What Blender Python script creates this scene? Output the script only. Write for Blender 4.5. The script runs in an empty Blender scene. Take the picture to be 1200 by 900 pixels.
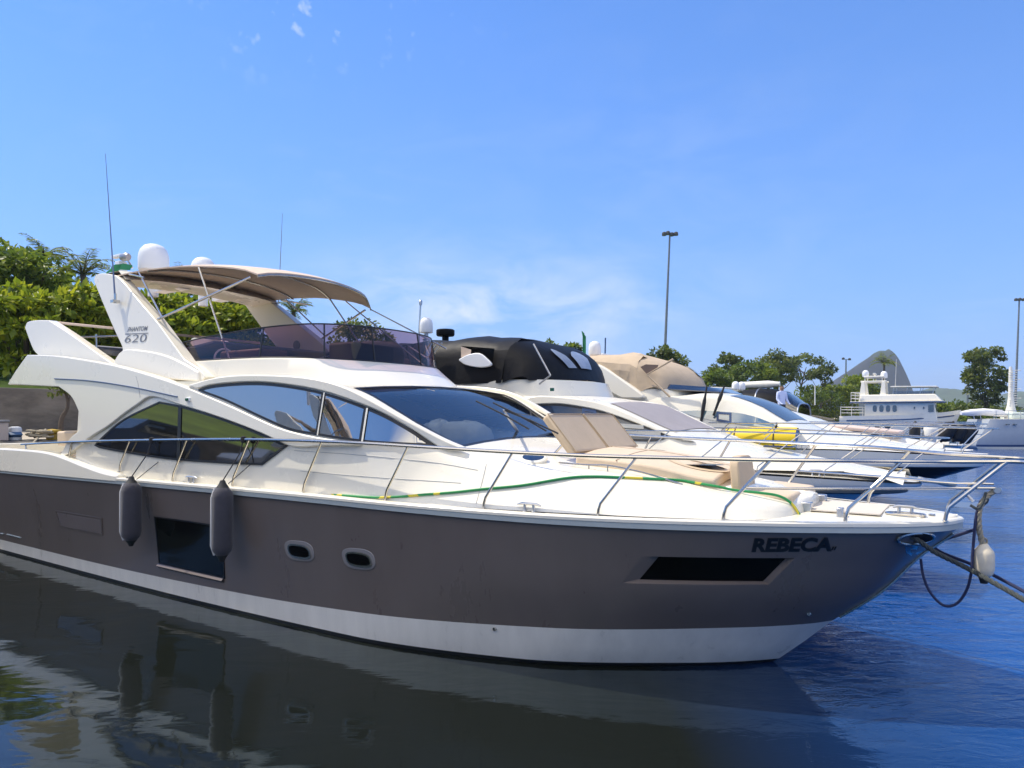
import bpy, bmesh, math, random
import numpy as np
from mathutils import Vector, Matrix
from mathutils.geometry import delaunay_2d_cdt

R = math.radians
scene = bpy.context.scene
COL = scene.collection
rng = random.Random(7)

# ------------------------------------------------------------------ camera
FPX, VH, HC = 820.0, 487.0, 2.8          # focal length and horizon row for a 1200 px wide frame, eye height (m)
cam_d = bpy.data.cameras.new('camera')
cam = bpy.data.objects.new('camera', cam_d)
COL.objects.link(cam)
cam.location = (0, 0, HC)
cam.rotation_euler = (R(90), 0, 0)
cam_d.sensor_width = 36
cam_d.lens = FPX / 1200 * 36
cam_d.shift_y = (VH - 450) / 1200
cam_d.clip_end = 12000
scene.camera = cam

# ------------------------------------------------------------------ sun, sky, exposure
SUN = Vector((-0.834*.50-.552*.12, .552*.50-.834*.12, 0.85)).normalized()   # from astern of the moored yachts, high
sun_d = bpy.data.lights.new('sun', 'SUN')
sun_d.energy = 3.7
sun_d.angle = R(0.5)
sun_d.color = (1.0, 0.915, 0.76)
sun = bpy.data.objects.new('sun', sun_d)
COL.objects.link(sun)
sun.rotation_euler = SUN.to_track_quat('Z', 'Y').to_euler()
sun.location = (0, 0, 60)

world = bpy.data.worlds.new('World')
scene.world = world
world.use_nodes = True
wt = world.node_tree
for nd in list(wt.nodes):
    wt.nodes.remove(nd)
def wn(t, **kw):
    nd = wt.nodes.new(t)
    for k, v in kw.items():
        setattr(nd, k, v)
    return nd
w_out = wn('ShaderNodeOutputWorld')
w_bg = wn('ShaderNodeBackground')
w_bg.inputs['Strength'].default_value = 0.112
sky = wn('ShaderNodeTexSky', sky_type='NISHITA', sun_disc=False)
sky.sun_elevation = math.asin(SUN.z)
sky.sun_rotation = math.atan2(SUN.x, SUN.y)
sky.altitude = 0
sky.air_density = 1.0
sky.dust_density = 0.0
sky.ozone_density = 1.6
w_hs = wn('ShaderNodeHueSaturation')
w_hs.inputs['Saturation'].default_value = 1.15
w_hs.inputs['Value'].default_value = 1.25
w_tc = wn('ShaderNodeTexCoord')
# thin cirrus: noise on a flat layer high above, so wisps converge at the horizon
w_sep = wn('ShaderNodeSeparateXYZ')
wt.links.new(w_tc.outputs['Generated'], w_sep.inputs[0])
def wmath(op, a, b=None, c=None, clamp=False):
    nd = wn('ShaderNodeMath', operation=op)
    nd.use_clamp = clamp
    for i, v in enumerate((a, b, c)):
        if v is None: continue
        if isinstance(v, (int, float)): nd.inputs[i].default_value = v
        else: wt.links.new(v, nd.inputs[i])
    return nd.outputs[0]
zc = wmath('MAXIMUM', w_sep.outputs[2], 0.02)
zden = wmath('ADD', zc, 0.12)
px = wmath('DIVIDE', w_sep.outputs[0], zden)
py = wmath('DIVIDE', w_sep.outputs[1], zden)
w_cmb = wn('ShaderNodeCombineXYZ')
wt.links.new(px, w_cmb.inputs[0]); wt.links.new(py, w_cmb.inputs[1])
w_n1 = wn('ShaderNodeTexNoise')
w_n1.inputs['Scale'].default_value = 2.1; w_n1.inputs['Detail'].default_value = 9; w_n1.inputs['Roughness'].default_value = 0.62
w_n1.inputs['Distortion'].default_value = 0.7
w_n2 = wn('ShaderNodeTexNoise')
w_n2.inputs['Scale'].default_value = 0.62; w_n2.inputs['Detail'].default_value = 2
w_map = wn('ShaderNodeMapping')
w_map.inputs['Location'].default_value = (3.1, 1.7, 0); w_map.inputs['Scale'].default_value = (1.0, 1.5, 1)
wt.links.new(w_cmb.outputs[0], w_map.inputs[0])
wt.links.new(w_map.outputs[0], w_n1.inputs['Vector']); wt.links.new(w_map.outputs[0], w_n2.inputs['Vector'])
cl = wmath('MULTIPLY', wmath('MULTIPLY', wmath('SUBTRACT', w_n1.outputs[0], 0.50, clamp=True), 4.0, clamp=True),
           wmath('MULTIPLY', wmath('SUBTRACT', w_n2.outputs[0], 0.46, clamp=True), 5.0, clamp=True), clamp=True)
# one bank of cirrus low in the sky to the left of the lamp mast
bd = Vector((-0.05, 1.0, 0.145)).normalized()
def lobe(dirv, sx, sz):
    ax = wmath('DIVIDE', w_sep.outputs[0], wmath('MAXIMUM', w_sep.outputs[1], 0.05))
    az = wmath('DIVIDE', w_sep.outputs[2], wmath('MAXIMUM', w_sep.outputs[1], 0.05))
    dx = wmath('DIVIDE', wmath('SUBTRACT', ax, dirv.x / dirv.y), sx)
    dz = wmath('DIVIDE', wmath('SUBTRACT', az, dirv.z / dirv.y), sz)
    r2 = wmath('ADD', wmath('MULTIPLY', dx, dx), wmath('MULTIPLY', dz, dz))
    front = wmath('GREATER_THAN', w_sep.outputs[1], 0.1)
    return wmath('MULTIPLY', wmath('POWER', 2.718, wmath('MULTIPLY', r2, -1.0)), front)
bank = lobe(bd, 0.25, 0.07)
w_n3 = wn('ShaderNodeTexNoise')
w_n3.inputs['Scale'].default_value = 7.0; w_n3.inputs['Detail'].default_value = 8; w_n3.inputs['Roughness'].default_value = 0.6; w_n3.inputs['Distortion'].default_value = 0.5
w_m3 = wn('ShaderNodeMapping'); w_m3.inputs['Rotation'].default_value = (0, R(14), 0); w_m3.inputs['Scale'].default_value = (1, 1, 2.6)
wt.links.new(w_tc.outputs['Generated'], w_m3.inputs[0]); wt.links.new(w_m3.outputs[0], w_n3.inputs['Vector'])
bankc = wmath('MULTIPLY', wmath('MULTIPLY', wmath('SUBTRACT', w_n3.outputs[0], 0.38, clamp=True), 3.6, clamp=True), bank, clamp=True)
# faint high haze streaks to the right and a few tiny puffs overhead left
streak = wmath('MULTIPLY', wmath('MULTIPLY', wmath('SUBTRACT', w_n3.outputs[0], 0.44, clamp=True), 2.0, clamp=True), lobe(Vector((0.28, 1, 0.33)).normalized(), 0.34, 0.2), clamp=True)
w_n4 = wn('ShaderNodeTexNoise')
w_n4.inputs['Scale'].default_value = 52.0; w_n4.inputs['Detail'].default_value = 5
wt.links.new(w_tc.outputs['Generated'], w_n4.inputs['Vector'])
puff = wmath('MULTIPLY', wmath('MULTIPLY', wmath('SUBTRACT', w_n4.outputs[0], 0.60, clamp=True), 9.0, clamp=True), lobe(Vector((-0.28, 1, 0.565)).normalized(), 0.16, 0.06), clamp=True)
csum = wmath('ADD', wmath('ADD', wmath('MULTIPLY', cl, 0.10), wmath('MULTIPLY', bankc, 0.9)),
             wmath('ADD', wmath('MULTIPLY', streak, 0.16), wmath('MULTIPLY', puff, 0.42)), clamp=True)
w_mix = wn('ShaderNodeMix', data_type='RGBA')
wt.links.new(csum, w_mix.inputs['Factor'])
w_tint = wn('ShaderNodeMix', data_type='RGBA', blend_type='MULTIPLY')
w_tint.inputs['Factor'].default_value = 1.0; w_tint.inputs['B'].default_value = (0.76, 0.86, 1.13, 1)
wt.links.new(sky.outputs[0], w_tint.inputs['A']); wt.links.new(w_tint.outputs['Result'], w_hs.inputs['Color'])
# the low sky over the bay is a pale clear blue, not yellow: thin the horizon band of the sky model
hz = wmath('POWER', 2.718, wmath('MULTIPLY', wmath('MAXIMUM', w_sep.outputs[2], 0.0), -2.6))
w_hzm = wn('ShaderNodeMix', data_type='RGBA')
wt.links.new(wmath('MULTIPLY', hz, 0.93), w_hzm.inputs['Factor'])
wt.links.new(w_hs.outputs[0], w_hzm.inputs['A'])
w_hzm.inputs['B'].default_value = (1.55, 3.0, 6.5, 1)
wt.links.new(w_hzm.outputs['Result'], w_mix.inputs['A'])
w_mix.inputs['B'].default_value = (5.3, 5.9, 6.6, 1)
# bright cumulus added behind the viewpoint, unseen, as fill light on the shaded sides
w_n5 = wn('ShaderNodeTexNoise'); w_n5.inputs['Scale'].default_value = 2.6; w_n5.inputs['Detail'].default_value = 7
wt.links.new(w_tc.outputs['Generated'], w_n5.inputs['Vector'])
cum_fill = wmath('MULTIPLY', wmath('MULTIPLY', wmath('SUBTRACT', w_n5.outputs[0], 0.40, clamp=True), 7.0, clamp=True),
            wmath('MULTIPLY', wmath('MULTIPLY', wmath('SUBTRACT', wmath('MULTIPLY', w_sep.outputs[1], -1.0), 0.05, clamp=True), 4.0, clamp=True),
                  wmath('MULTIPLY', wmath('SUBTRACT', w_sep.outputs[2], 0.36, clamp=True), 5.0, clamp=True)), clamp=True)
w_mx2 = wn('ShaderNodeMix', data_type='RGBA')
wt.links.new(cum_fill, w_mx2.inputs['Factor']); wt.links.new(w_mix.outputs['Result'], w_mx2.inputs['A'])
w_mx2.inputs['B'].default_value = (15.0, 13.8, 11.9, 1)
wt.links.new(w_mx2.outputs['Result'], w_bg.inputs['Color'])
wt.links.new(w_bg.outputs[0], w_out.inputs['Surface'])

scene.view_settings.view_transform = 'Standard'
scene.view_settings.look = 'None'
scene.view_settings.exposure = 0.50
scene.view_settings.gamma = 1
scene.cycles.use_denoising = True
scene.cycles.max_bounces = 10
scene.cycles.transparent_max_bounces = 16
scene.cycles.glossy_bounces = 6
scene.cycles.sample_clamp_indirect = 6
scene.cycles.caustics_reflective = False
scene.cycles.caustics_refractive = False

# ------------------------------------------------------------------ moorings: all the yachts lie parallel
HEAD = R(-33.5)
CD, SD = math.cos(HEAD), -math.sin(HEAD)      # d = (CD, -SD) towards the bows, n = (SD, CD) across, away from the camera

def px_local(u, v, y, nc):
    """boat-local (s, y, z) of the picture ray (u, v) where it meets the boat's lengthwise plane at lateral y"""
    a = (u - 600) / FPX
    Y = (nc + y) / (SD * a + CD)
    X = a * Y
    return (CD * X - SD * Y, y, HC - (v - VH) / FPX * Y)

def on_side(u, v, tf, nc, it=30):
    """same, on a side surface whose half breadth is tf(s, z)"""
    t = 2.0
    for _ in range(it):
        s, y, z = px_local(u, v, -t, nc)
        t = 0.5 * t + 0.5 * tf(s, z)
    s, y, z = px_local(u, v, -t, nc)
    return (s, z)

def world_px(u, v, Y):
    """world point of a picture ray at depth Y"""
    return Vector(((u - 600) / FPX * Y, Y, HC - (v - VH) / FPX * Y))

def pchip(xs, ys):
    xs = list(xs); ys = list(ys); n = len(xs)
    h = [xs[i+1]-xs[i] for i in range(n-1)]
    dl = [(ys[i+1]-ys[i])/h[i] for i in range(n-1)]
    m = [dl[0]] + [0]*(n-2) + [dl[-1]]
    for i in range(1, n-1):
        if dl[i-1]*dl[i] > 0:
            w1 = 2*h[i]+h[i-1]; w2 = h[i]+2*h[i-1]
            m[i] = (w1+w2)/(w1/dl[i-1]+w2/dl[i])
    def f(x):
        if x <= xs[0]: return ys[0]
        if x >= xs[-1]: return ys[-1]
        i = 0
        while x > xs[i+1]: i += 1
        t = (x-xs[i])/h[i]
        return ((1+2*t)*(1-t)**2*ys[i] + t*(1-t)**2*h[i]*m[i] + t*t*(3-2*t)*ys[i+1] + t*t*(t-1)*h[i]*m[i+1])
    return f

def spl(pts, k=6):
    """open Catmull-Rom through pts (any dimension)"""
    P = [np.array(p, float) for p in pts]
    if len(P) < 3: return [tuple(p) for p in P]
    Q = [2*P[0]-P[1]] + P + [2*P[-1]-P[-2]]
    out = []
    for i in range(1, len(Q)-2):
        for j in range(k):
            t = j/k
            out.append(tuple(0.5*((2*Q[i]) + (-Q[i-1]+Q[i+1])*t + (2*Q[i-1]-5*Q[i]+4*Q[i+1]-Q[i+2])*t*t + (-Q[i-1]+3*Q[i]-3*Q[i+1]+Q[i+2])*t**3)))
    out.append(tuple(P[-1]))
    return out

# ------------------------------------------------------------------ mesh builder
class MB:
    def __init__(self):
        self.v = []; self.f = []; self.mi = []
    def face(self, pts, m=0):
        b = len(self.v); self.v += [tuple(p) for p in pts]
        self.f.append(tuple(range(b, b+len(pts)))); self.mi.append(m)
    def mesh(self, vs, fs, m=0):
        b = len(self.v); self.v += [tuple(p) for p in vs]
        for f in fs:
            self.f.append(tuple(b+i for i in f)); self.mi.append(m)
    def box(self, c, sz, M=None, m=0):
        x, y, z = [a/2 for a in sz]
        vs = [Vector((sx*x, sy*y, sz_*z)) for sz_ in (-1, 1) for sy in (-1, 1) for sx in (-1, 1)]
        if M is not None: vs = [M @ p for p in vs]
        vs = [p + Vector(c) for p in vs]
        self.mesh(vs, [(0,2,3,1),(4,5,7,6),(0,1,5,4),(2,6,7,3),(0,4,6,2),(1,3,7,5)], m)
    def hexa(self, lo, hi, m=0):
        """eight corners: four below, four above, both counter-clockwise from above"""
        self.mesh(list(lo)+list(hi), [(3,2,1,0),(4,5,6,7),(0,1,5,4),(1,2,6,5),(2,3,7,6),(3,0,4,7)], m)
    def grid(self, rows, m=0, close=False, mf=None):
        nr, nc = len(rows), len(rows[0]); b = len(self.v)
        for r in rows: self.v += [tuple(p) for p in r]
        for i in range(nr-1):
            for j in range(nc if close else nc-1):
                j2 = (j+1) % nc
                self.f.append((b+i*nc+j, b+i*nc+j2, b+(i+1)*nc+j2, b+(i+1)*nc+j))
                self.mi.append(mf(i, j) if mf else m)
    def tube(self, path, r, n=8, m=0, caps=True):
        P = [Vector(p) for p in path]
        rr = r if isinstance(r, (list, tuple)) else [r]*len(P)
        up = None; rows = []
        for i, p in enumerate(P):
            a = P[max(i-1, 0)]; c = P[min(i+1, len(P)-1)]
            t = (c-a)
            if t.length < 1e-9: t = Vector((0, 0, 1))
            t.normalize()
            if up is None:
                up = Vector((0, 0, 1)) if abs(t.z) < 0.9 else Vector((1, 0, 0))
            x = (up - t*up.dot(t)); x.normalize(); y = t.cross(x); up = x
            rows.append([p + x*rr[i]*math.cos(2*math.pi*k/n) + y*rr[i]*math.sin(2*math.pi*k/n) for k in range(n)])
        b = len(self.v)
        self.grid(rows, m, close=True)
        if caps:
            self.f.append(tuple(b+k for k in range(n))[::-1]); self.mi.append(m)
            e = b+(len(rows)-1)*n
            self.f.append(tuple(e+k for k in range(n))); self.mi.append(m)
    def lathe(self, prof, c=(0,0,0), n=20, m=0, M=None):
        """prof: (r, z) from bottom to top, about a vertical axis at c"""
        rows = []
        for r, z in prof:
            row = [Vector((r*math.cos(2*math.pi*k/n), r*math.sin(2*math.pi*k/n), z)) for k in range(n)]
            if M is not None: row = [M @ p for p in row]
            rows.append([p+Vector(c) for p in row])
        self.grid(rows, m, close=True)
    def build(self, name, mats, parent=None, smooth=40, bevel=0, segs=2, merge=True):
        me = bpy.data.meshes.new(name)
        me.from_pydata(self.v, [], self.f)
        if not isinstance(mats, (list, tuple)): mats = [mats]
        for mt in mats: me.materials.append(mt)
        if len(mats) > 1:
            me.polygons.foreach_set('material_index', self.mi)
        if merge:
            bm = bmesh.new(); bm.from_mesh(me)
            bmesh.ops.remove_doubles(bm, verts=bm.verts, dist=0.0004)
            bmesh.ops.recalc_face_normals(bm, faces=bm.faces)
            bm.to_mesh(me); bm.free()
        if smooth:
            me.polygons.foreach_set('use_smooth', [True]*len(me.polygons))
            me.set_sharp_from_angle(angle=R(smooth))
        me.update()
        o = bpy.data.objects.new(name, me)
        COL.objects.link(o)
        if parent is not None: o.parent = parent
        if bevel:
            bv = o.modifiers.new('bevel', 'BEVEL'); bv.width = bevel; bv.segments = segs
            bv.limit_method = 'ANGLE'; bv.angle_limit = R(40); bv.harden_normals = False
        return o

def empty(name, loc=(0,0,0), rz=0.0):
    o = bpy.data.objects.new(name, None); COL.objects.link(o)
    o.location = loc; o.rotation_euler = (0, 0, rz)
    o.empty_display_size = 0.3
    return o
def tag(o, label=None, cat=None, group=None, kind=None):
    if label: o['label'] = label
    if cat: o['category'] = cat
    if group: o['group'] = group
    if kind: o['kind'] = kind
    return o
def copy_tree(o, parent=None):
    c = o.copy(); COL.objects.link(c)
    if parent is not None: c.parent = parent
    for ch in list(o.children): copy_tree(ch, c)
    return c

def triangulate(poly, step):
    """fill a closed 2-D outline with small triangles; returns verts2d, faces, boundary index list"""
    P = [Vector(p) for p in poly]
    n = len(P)
    edges = [(i, (i+1) % n) for i in range(n)]
    xs = [p.x for p in P]; ys = [p.y for p in P]
    pts = list(P)
    def inside(x, y):
        c = False; j = n-1
        for i in range(n):
            if ((P[i].y > y) != (P[j].y > y)) and (x < (P[j].x-P[i].x)*(y-P[i].y)/(P[j].y-P[i].y)+P[i].x): c = not c
            j = i
        return c
    def dist(x, y):
        d = 1e9; q = Vector((x, y))
        for i in range(n):
            a = P[i]; b = P[(i+1) % n]; ab = b-a
            t = max(0, min(1, (q-a).dot(ab)/max(ab.length_squared, 1e-12)))
            d = min(d, (a+ab*t-q).length)
        return d
    x = min(xs)+step/2
    while x < max(xs):
        y = min(ys)+step/2
        while y < max(ys):
            if inside(x, y) and dist(x, y) > step*0.35: pts.append(Vector((x, y)))
            y += step
        x += step
    res = delaunay_2d_cdt(pts, edges, [], 1, 1e-6)
    return res[0], res[2]

def resample(poly, d):
    out = []
    n = len(poly)
    for i in range(n):
        a = Vector(poly[i]); b = Vector(poly[(i+1) % n])
        k = max(1, int((b-a).length/d))
        for j in range(k): out.append(a + (b-a)*j/k)
    # drop near duplicates
    res = []
    for p in out:
        if not res or (p-res[-1]).length > 1e-4: res.append(p)
    if (res[0]-res[-1]).length < 1e-4: res.pop()
    return res

def side_panel(mb, poly, tf, off, thick=0.0, side=-1, step=0.25, m=0):
    """outline (s, z) laid on the side surface y = side*(tf+off), closed to a slab of given thickness"""
    P = resample(poly, step)
    vs, fs = triangulate(P, step)
    def pos(p, o): return (p.x, side*(tf(p.x, p.y)+o), p.y)
    mb.mesh([pos(p, off) for p in vs], fs, m)
    if thick:
        mb.mesh([pos(p, off-thick) for p in vs], [tuple(reversed(f)) for f in fs], m)
        n = len(P)
        for i in range(n):
            a, b = P[i], P[(i+1) % n]
            mb.face([pos(a, off), pos(b, off), pos(b, off-thick), pos(a, off-thick)], m)

def inset(poly, d):
    """move a closed outline inwards by d (either winding)"""
    P = [Vector(p) for p in poly]; n = len(P)
    A = sum(P[i].x*P[(i+1) % n].y-P[(i+1) % n].x*P[i].y for i in range(n))
    sg = 1 if A > 0 else -1
    out = []
    for i in range(n):
        a = (P[i]-P[i-1]); b = (P[(i+1) % n]-P[i])
        if a.length < 1e-7: a = b
        if b.length < 1e-7: b = a
        a = a.normalized(); b = b.normalized()
        na = Vector((-a.y, a.x))*sg; nb = Vector((-b.y, b.x))*sg
        nn = na+nb
        if nn.length < 1e-6: nn = na
        nn.normalize()
        k = 1/max(0.45, nn.dot(na))
        out.append(P[i]+nn*d*k)
    return out

def side_frame(mb, poly, tf, off, width, thick, side=-1, m=0, step=0.25):
    """a flat frame ring of given width along the inside of an outline"""
    P = resample(poly, step); Q = inset(P, width)
    n = len(P)
    def pos(p, o): return (p.x, side*(tf(p.x, p.y)+o), p.y)
    for i in range(n):
        j = (i+1) % n
        mb.face([pos(P[i], off), pos(P[j], off), pos(Q[j], off), pos(Q[i], off)], m)
        mb.face([pos(Q[i], off), pos(Q[j], off), pos(Q[j], off-thick), pos(Q[i], off-thick)], m)
        mb.face([pos(P[i], off-thick), pos(P[j], off-thick), pos(P[j], off), pos(P[i], off)], m)

# ------------------------------------------------------------------ materials
def new_mat(name):
    mt = bpy.data.materials.new(name); mt.use_nodes = True
    nt = mt.node_tree
    b = nt.nodes['Principled BSDF']
    return mt, nt, b
def node(nt, t, **kw):
    nd = nt.nodes.new(t)
    for k, v in kw.items(): setattr(nd, k, v)
    return nd
def mat(name, col, rough=0.5, metal=0.0, var=0.0, scale=3.0, bump=0.0, bscale=60.0, coat=0.0, spec=0.5, ior=1.5, rvar=0.0, trans=0.0, stretch=None, sheen=0.0):
    mt, nt, b = new_mat(name)
    b.inputs['Base Color'].default_value = (*col, 1)
    b.inputs['Roughness'].default_value = rough
    b.inputs['Metallic'].default_value = metal
    b.inputs['Coat Weight'].default_value = coat
    b.inputs['Coat Roughness'].default_value = 0.08
    b.inputs['Specular IOR Level'].default_value = spec
    b.inputs['IOR'].default_value = ior
    b.inputs['Transmission Weight'].default_value = trans
    if sheen: b.inputs['Sheen Weight'].default_value = sheen
    if var or bump or rvar:
        tc = node(nt, 'ShaderNodeTexCoord')
        vec = tc.outputs['Object']
        if stretch:
            mp = node(nt, 'ShaderNodeMapping'); mp.inputs['Scale'].default_value = stretch
            nt.links.new(vec, mp.inputs[0]); vec = mp.outputs[0]
    if var or rvar:
        nz = node(nt, 'ShaderNodeTexNoise')
        nz.inputs['Scale'].default_value = scale; nz.inputs['Detail'].default_value = 6; nz.inputs['Roughness'].default_value = 0.65
        nt.links.new(vec, nz.inputs['Vector'])
    if var:
        rp = node(nt, 'ShaderNodeMapRange')
        rp.inputs[1].default_value = 0.3; rp.inputs[2].default_value = 0.7
        rp.inputs[3].default_value = 1-var; rp.inputs[4].default_value = 1+var
        nt.links.new(nz.outputs[0], rp.inputs[0])
        mx = node(nt, 'ShaderNodeVectorMath', operation='SCALE')
        mx.inputs[0].default_value = col
        nt.links.new(rp.outputs[0], mx.inputs['Scale'])
        nt.links.new(mx.outputs[0], b.inputs['Base Color'])
    if rvar:
        r2 = node(nt, 'ShaderNodeMapRange')
        r2.inputs[1].default_value = 0.3; r2.inputs[2].default_value = 0.7
        r2.inputs[3].default_value = max(0.0, rough-rvar); r2.inputs[4].default_value = rough+rvar
        nt.links.new(nz.outputs[0], r2.inputs[0]); nt.links.new(r2.outputs[0], b.inputs['Roughness'])
    if bump:
        n2 = node(nt, 'ShaderNodeTexNoise')
        n2.inputs['Scale'].default_value = bscale; n2.inputs['Detail'].default_value = 4
        nt.links.new(vec, n2.inputs['Vector'])
        bp = node(nt, 'ShaderNodeBump'); bp.inputs['Strength'].default_value = bump; bp.inputs['Distance'].default_value = 0.02
        nt.links.new(n2.outputs[0], bp.inputs['Height']); nt.links.new(bp.outputs[0], b.inputs['Normal'])
    return mt

def film_glass(name, tint, gloss=0.12, dark=0.0, rough=0.03):
    """a thin tinted sheet: coloured see-through plus a mirror coat that grows at grazing angles"""
    mt = bpy.data.materials.new(name); mt.use_nodes = True
    nt = mt.node_tree; nt.nodes.clear()
    out = node(nt, 'ShaderNodeOutputMaterial')
    tr = node(nt, 'ShaderNodeBsdfTransparent'); tr.inputs[0].default_value = (*tint, 1)
    gl = node(nt, 'ShaderNodeBsdfGlossy'); gl.inputs['Roughness'].default_value = rough; gl.inputs[0].default_value = (1, 1, 1, 1)
    lw = node(nt, 'ShaderNodeLayerWeight'); lw.inputs[0].default_value = 0.28
    ad = node(nt, 'ShaderNodeMath', operation='MULTIPLY_ADD'); ad.inputs[1].default_value = 0.75; ad.inputs[2].default_value = gloss
    ad.use_clamp = True
    nt.links.new(lw.outputs['Fresnel'], ad.inputs[0])
    mx = node(nt, 'ShaderNodeMixShader')
    nt.links.new(ad.outputs[0], mx.inputs[0]); nt.links.new(tr.outputs[0], mx.inputs[1]); nt.links.new(gl.outputs[0], mx.inputs[2])
    nt.links.new(mx.outputs[0], out.inputs[0])
    return mt

M = {}
M['gelcoat'] = mat('white_gelcoat', (0.82, 0.77, 0.645), 0.28, var=0.012, scale=.8, coat=0.35, rvar=0.06)
M['gelcoat_cool'] = mat('cool_white_gelcoat', (0.79, 0.75, 0.645), 0.3, var=0.015, scale=.8, coat=0.3, rvar=0.06)
M['boot'] = mat('white_boot_stripe', (0.86, 0.82, 0.745), 0.35, var=0.07, scale=3.0, coat=0.2, rvar=0.10, stretch=(1.5, 1.5, .3))
M['brown'] = mat('taupe_hull_paint', (0.160, 0.130, 0.117), 0.34, var=0.07, scale=1.6, coat=0.28, rvar=0.10, stretch=(1.2, 1.2, .35), bump=0.035, bscale=1.1)
M['antifoul'] = mat('black_antifouling', (0.012, 0.013, 0.016), 0.6, var=0.3, scale=4)
M['rub'] = mat('grey_rubbing_strip', (0.42, 0.46, 0.45), 0.45, var=0.05, scale=5)
M['steel'] = mat('polished_steel', (0.60, 0.565, 0.51), 0.24, metal=1.0, rvar=0.05, scale=6)
M['steel_dull'] = mat('dull_steel', (0.55, 0.55, 0.55), 0.35, metal=1.0)
M['black'] = mat('black_plastic', (0.012, 0.012, 0.014), 0.4, rvar=0.1)
M['rubber'] = mat('black_rubber', (0.02, 0.02, 0.022), 0.65, bump=0.2)
M['glass_dark'] = mat('dark_window_glass', (0.010, 0.011, 0.012), 0.03, spec=0.8, ior=1.95)
M['glass_mirror'] = mat('mirror_tinted_glass', (0.02, 0.026, 0.032), 0.02, spec=1.0, ior=2.6)
M['glass_blue'] = mat('blue_tinted_glass', (0.10, 0.17, 0.21), 0.04, spec=1.0, ior=2.0)
M['glass_hull'] = mat('hull_window_glass', (0.004, 0.006, 0.006), 0.05, spec=0.35, ior=1.45)
M['glass_black'] = mat('black_porthole_glass', (0.002, 0.002, 0.0025), 0.12, spec=0.12)
M['glass_navy'] = mat('navy_window_glass', (0.012, 0.03, 0.06), 0.04, spec=0.6, ior=1.7)
M['screen'] = film_glass('purple_smoked_acrylic', (0.50, 0.32, 0.375), gloss=0.015)
M['windshield'] = film_glass('blue_smoked_windshield', (0.62, 0.68, 0.74), gloss=0.10)
M['canvas_tan'] = mat('tan_canvas', (0.62, 0.485, 0.38), 0.85, var=0.06, scale=6, bump=0.15, bscale=250)
M['cushion'] = mat('sand_vinyl_cushion', (0.56, 0.43, 0.285), 0.6, var=0.06, scale=4, bump=0.22, bscale=6)
M['cushion_light'] = mat('pale_sand_cushion', (0.63, 0.50, 0.355), 0.6, var=0.06, scale=4, bump=0.22, bscale=6)
M['fender'] = mat('navy_fender_cover', (0.046, 0.044, 0.058), 0.9, var=0.12, scale=12, bump=0.3, bscale=160, sheen=0.3)
M['fender_trim'] = mat('grey_fender_seam', (0.62, 0.60, 0.58), 0.8)
M['teak'] = mat('bleached_teak', (0.52, 0.43, 0.33), 0.7, var=0.1, scale=8, stretch=(1, 14, 1))
M['interior'] = mat('dark_interior', (0.035, 0.034, 0.036), 0.8)
M['dash'] = mat('grey_dashboard', (0.13, 0.13, 0.14), 0.75, var=.1, scale=3)
M['grey_cover'] = mat('grey_fabric_cover', (0.22, 0.22, 0.23), 0.85, var=0.08, scale=8, bump=0.3, bscale=12)
M['plastic_white'] = mat('white_plastic', (0.78, 0.79, 0.80), 0.35, var=0.02, scale=4)
M['letter'] = mat('black_lettering', (0.008, 0.009, 0.014), 0.35)
M['letter_grey'] = mat('grey_lettering', (0.16, 0.165, 0.18), 0.35)
M['navyblue'] = mat('navy_stripe', (0.03, 0.07, 0.17), 0.4)
M['green_light'] = mat('green_lens', (0.01, 0.11, 0.07), 0.2)
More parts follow.
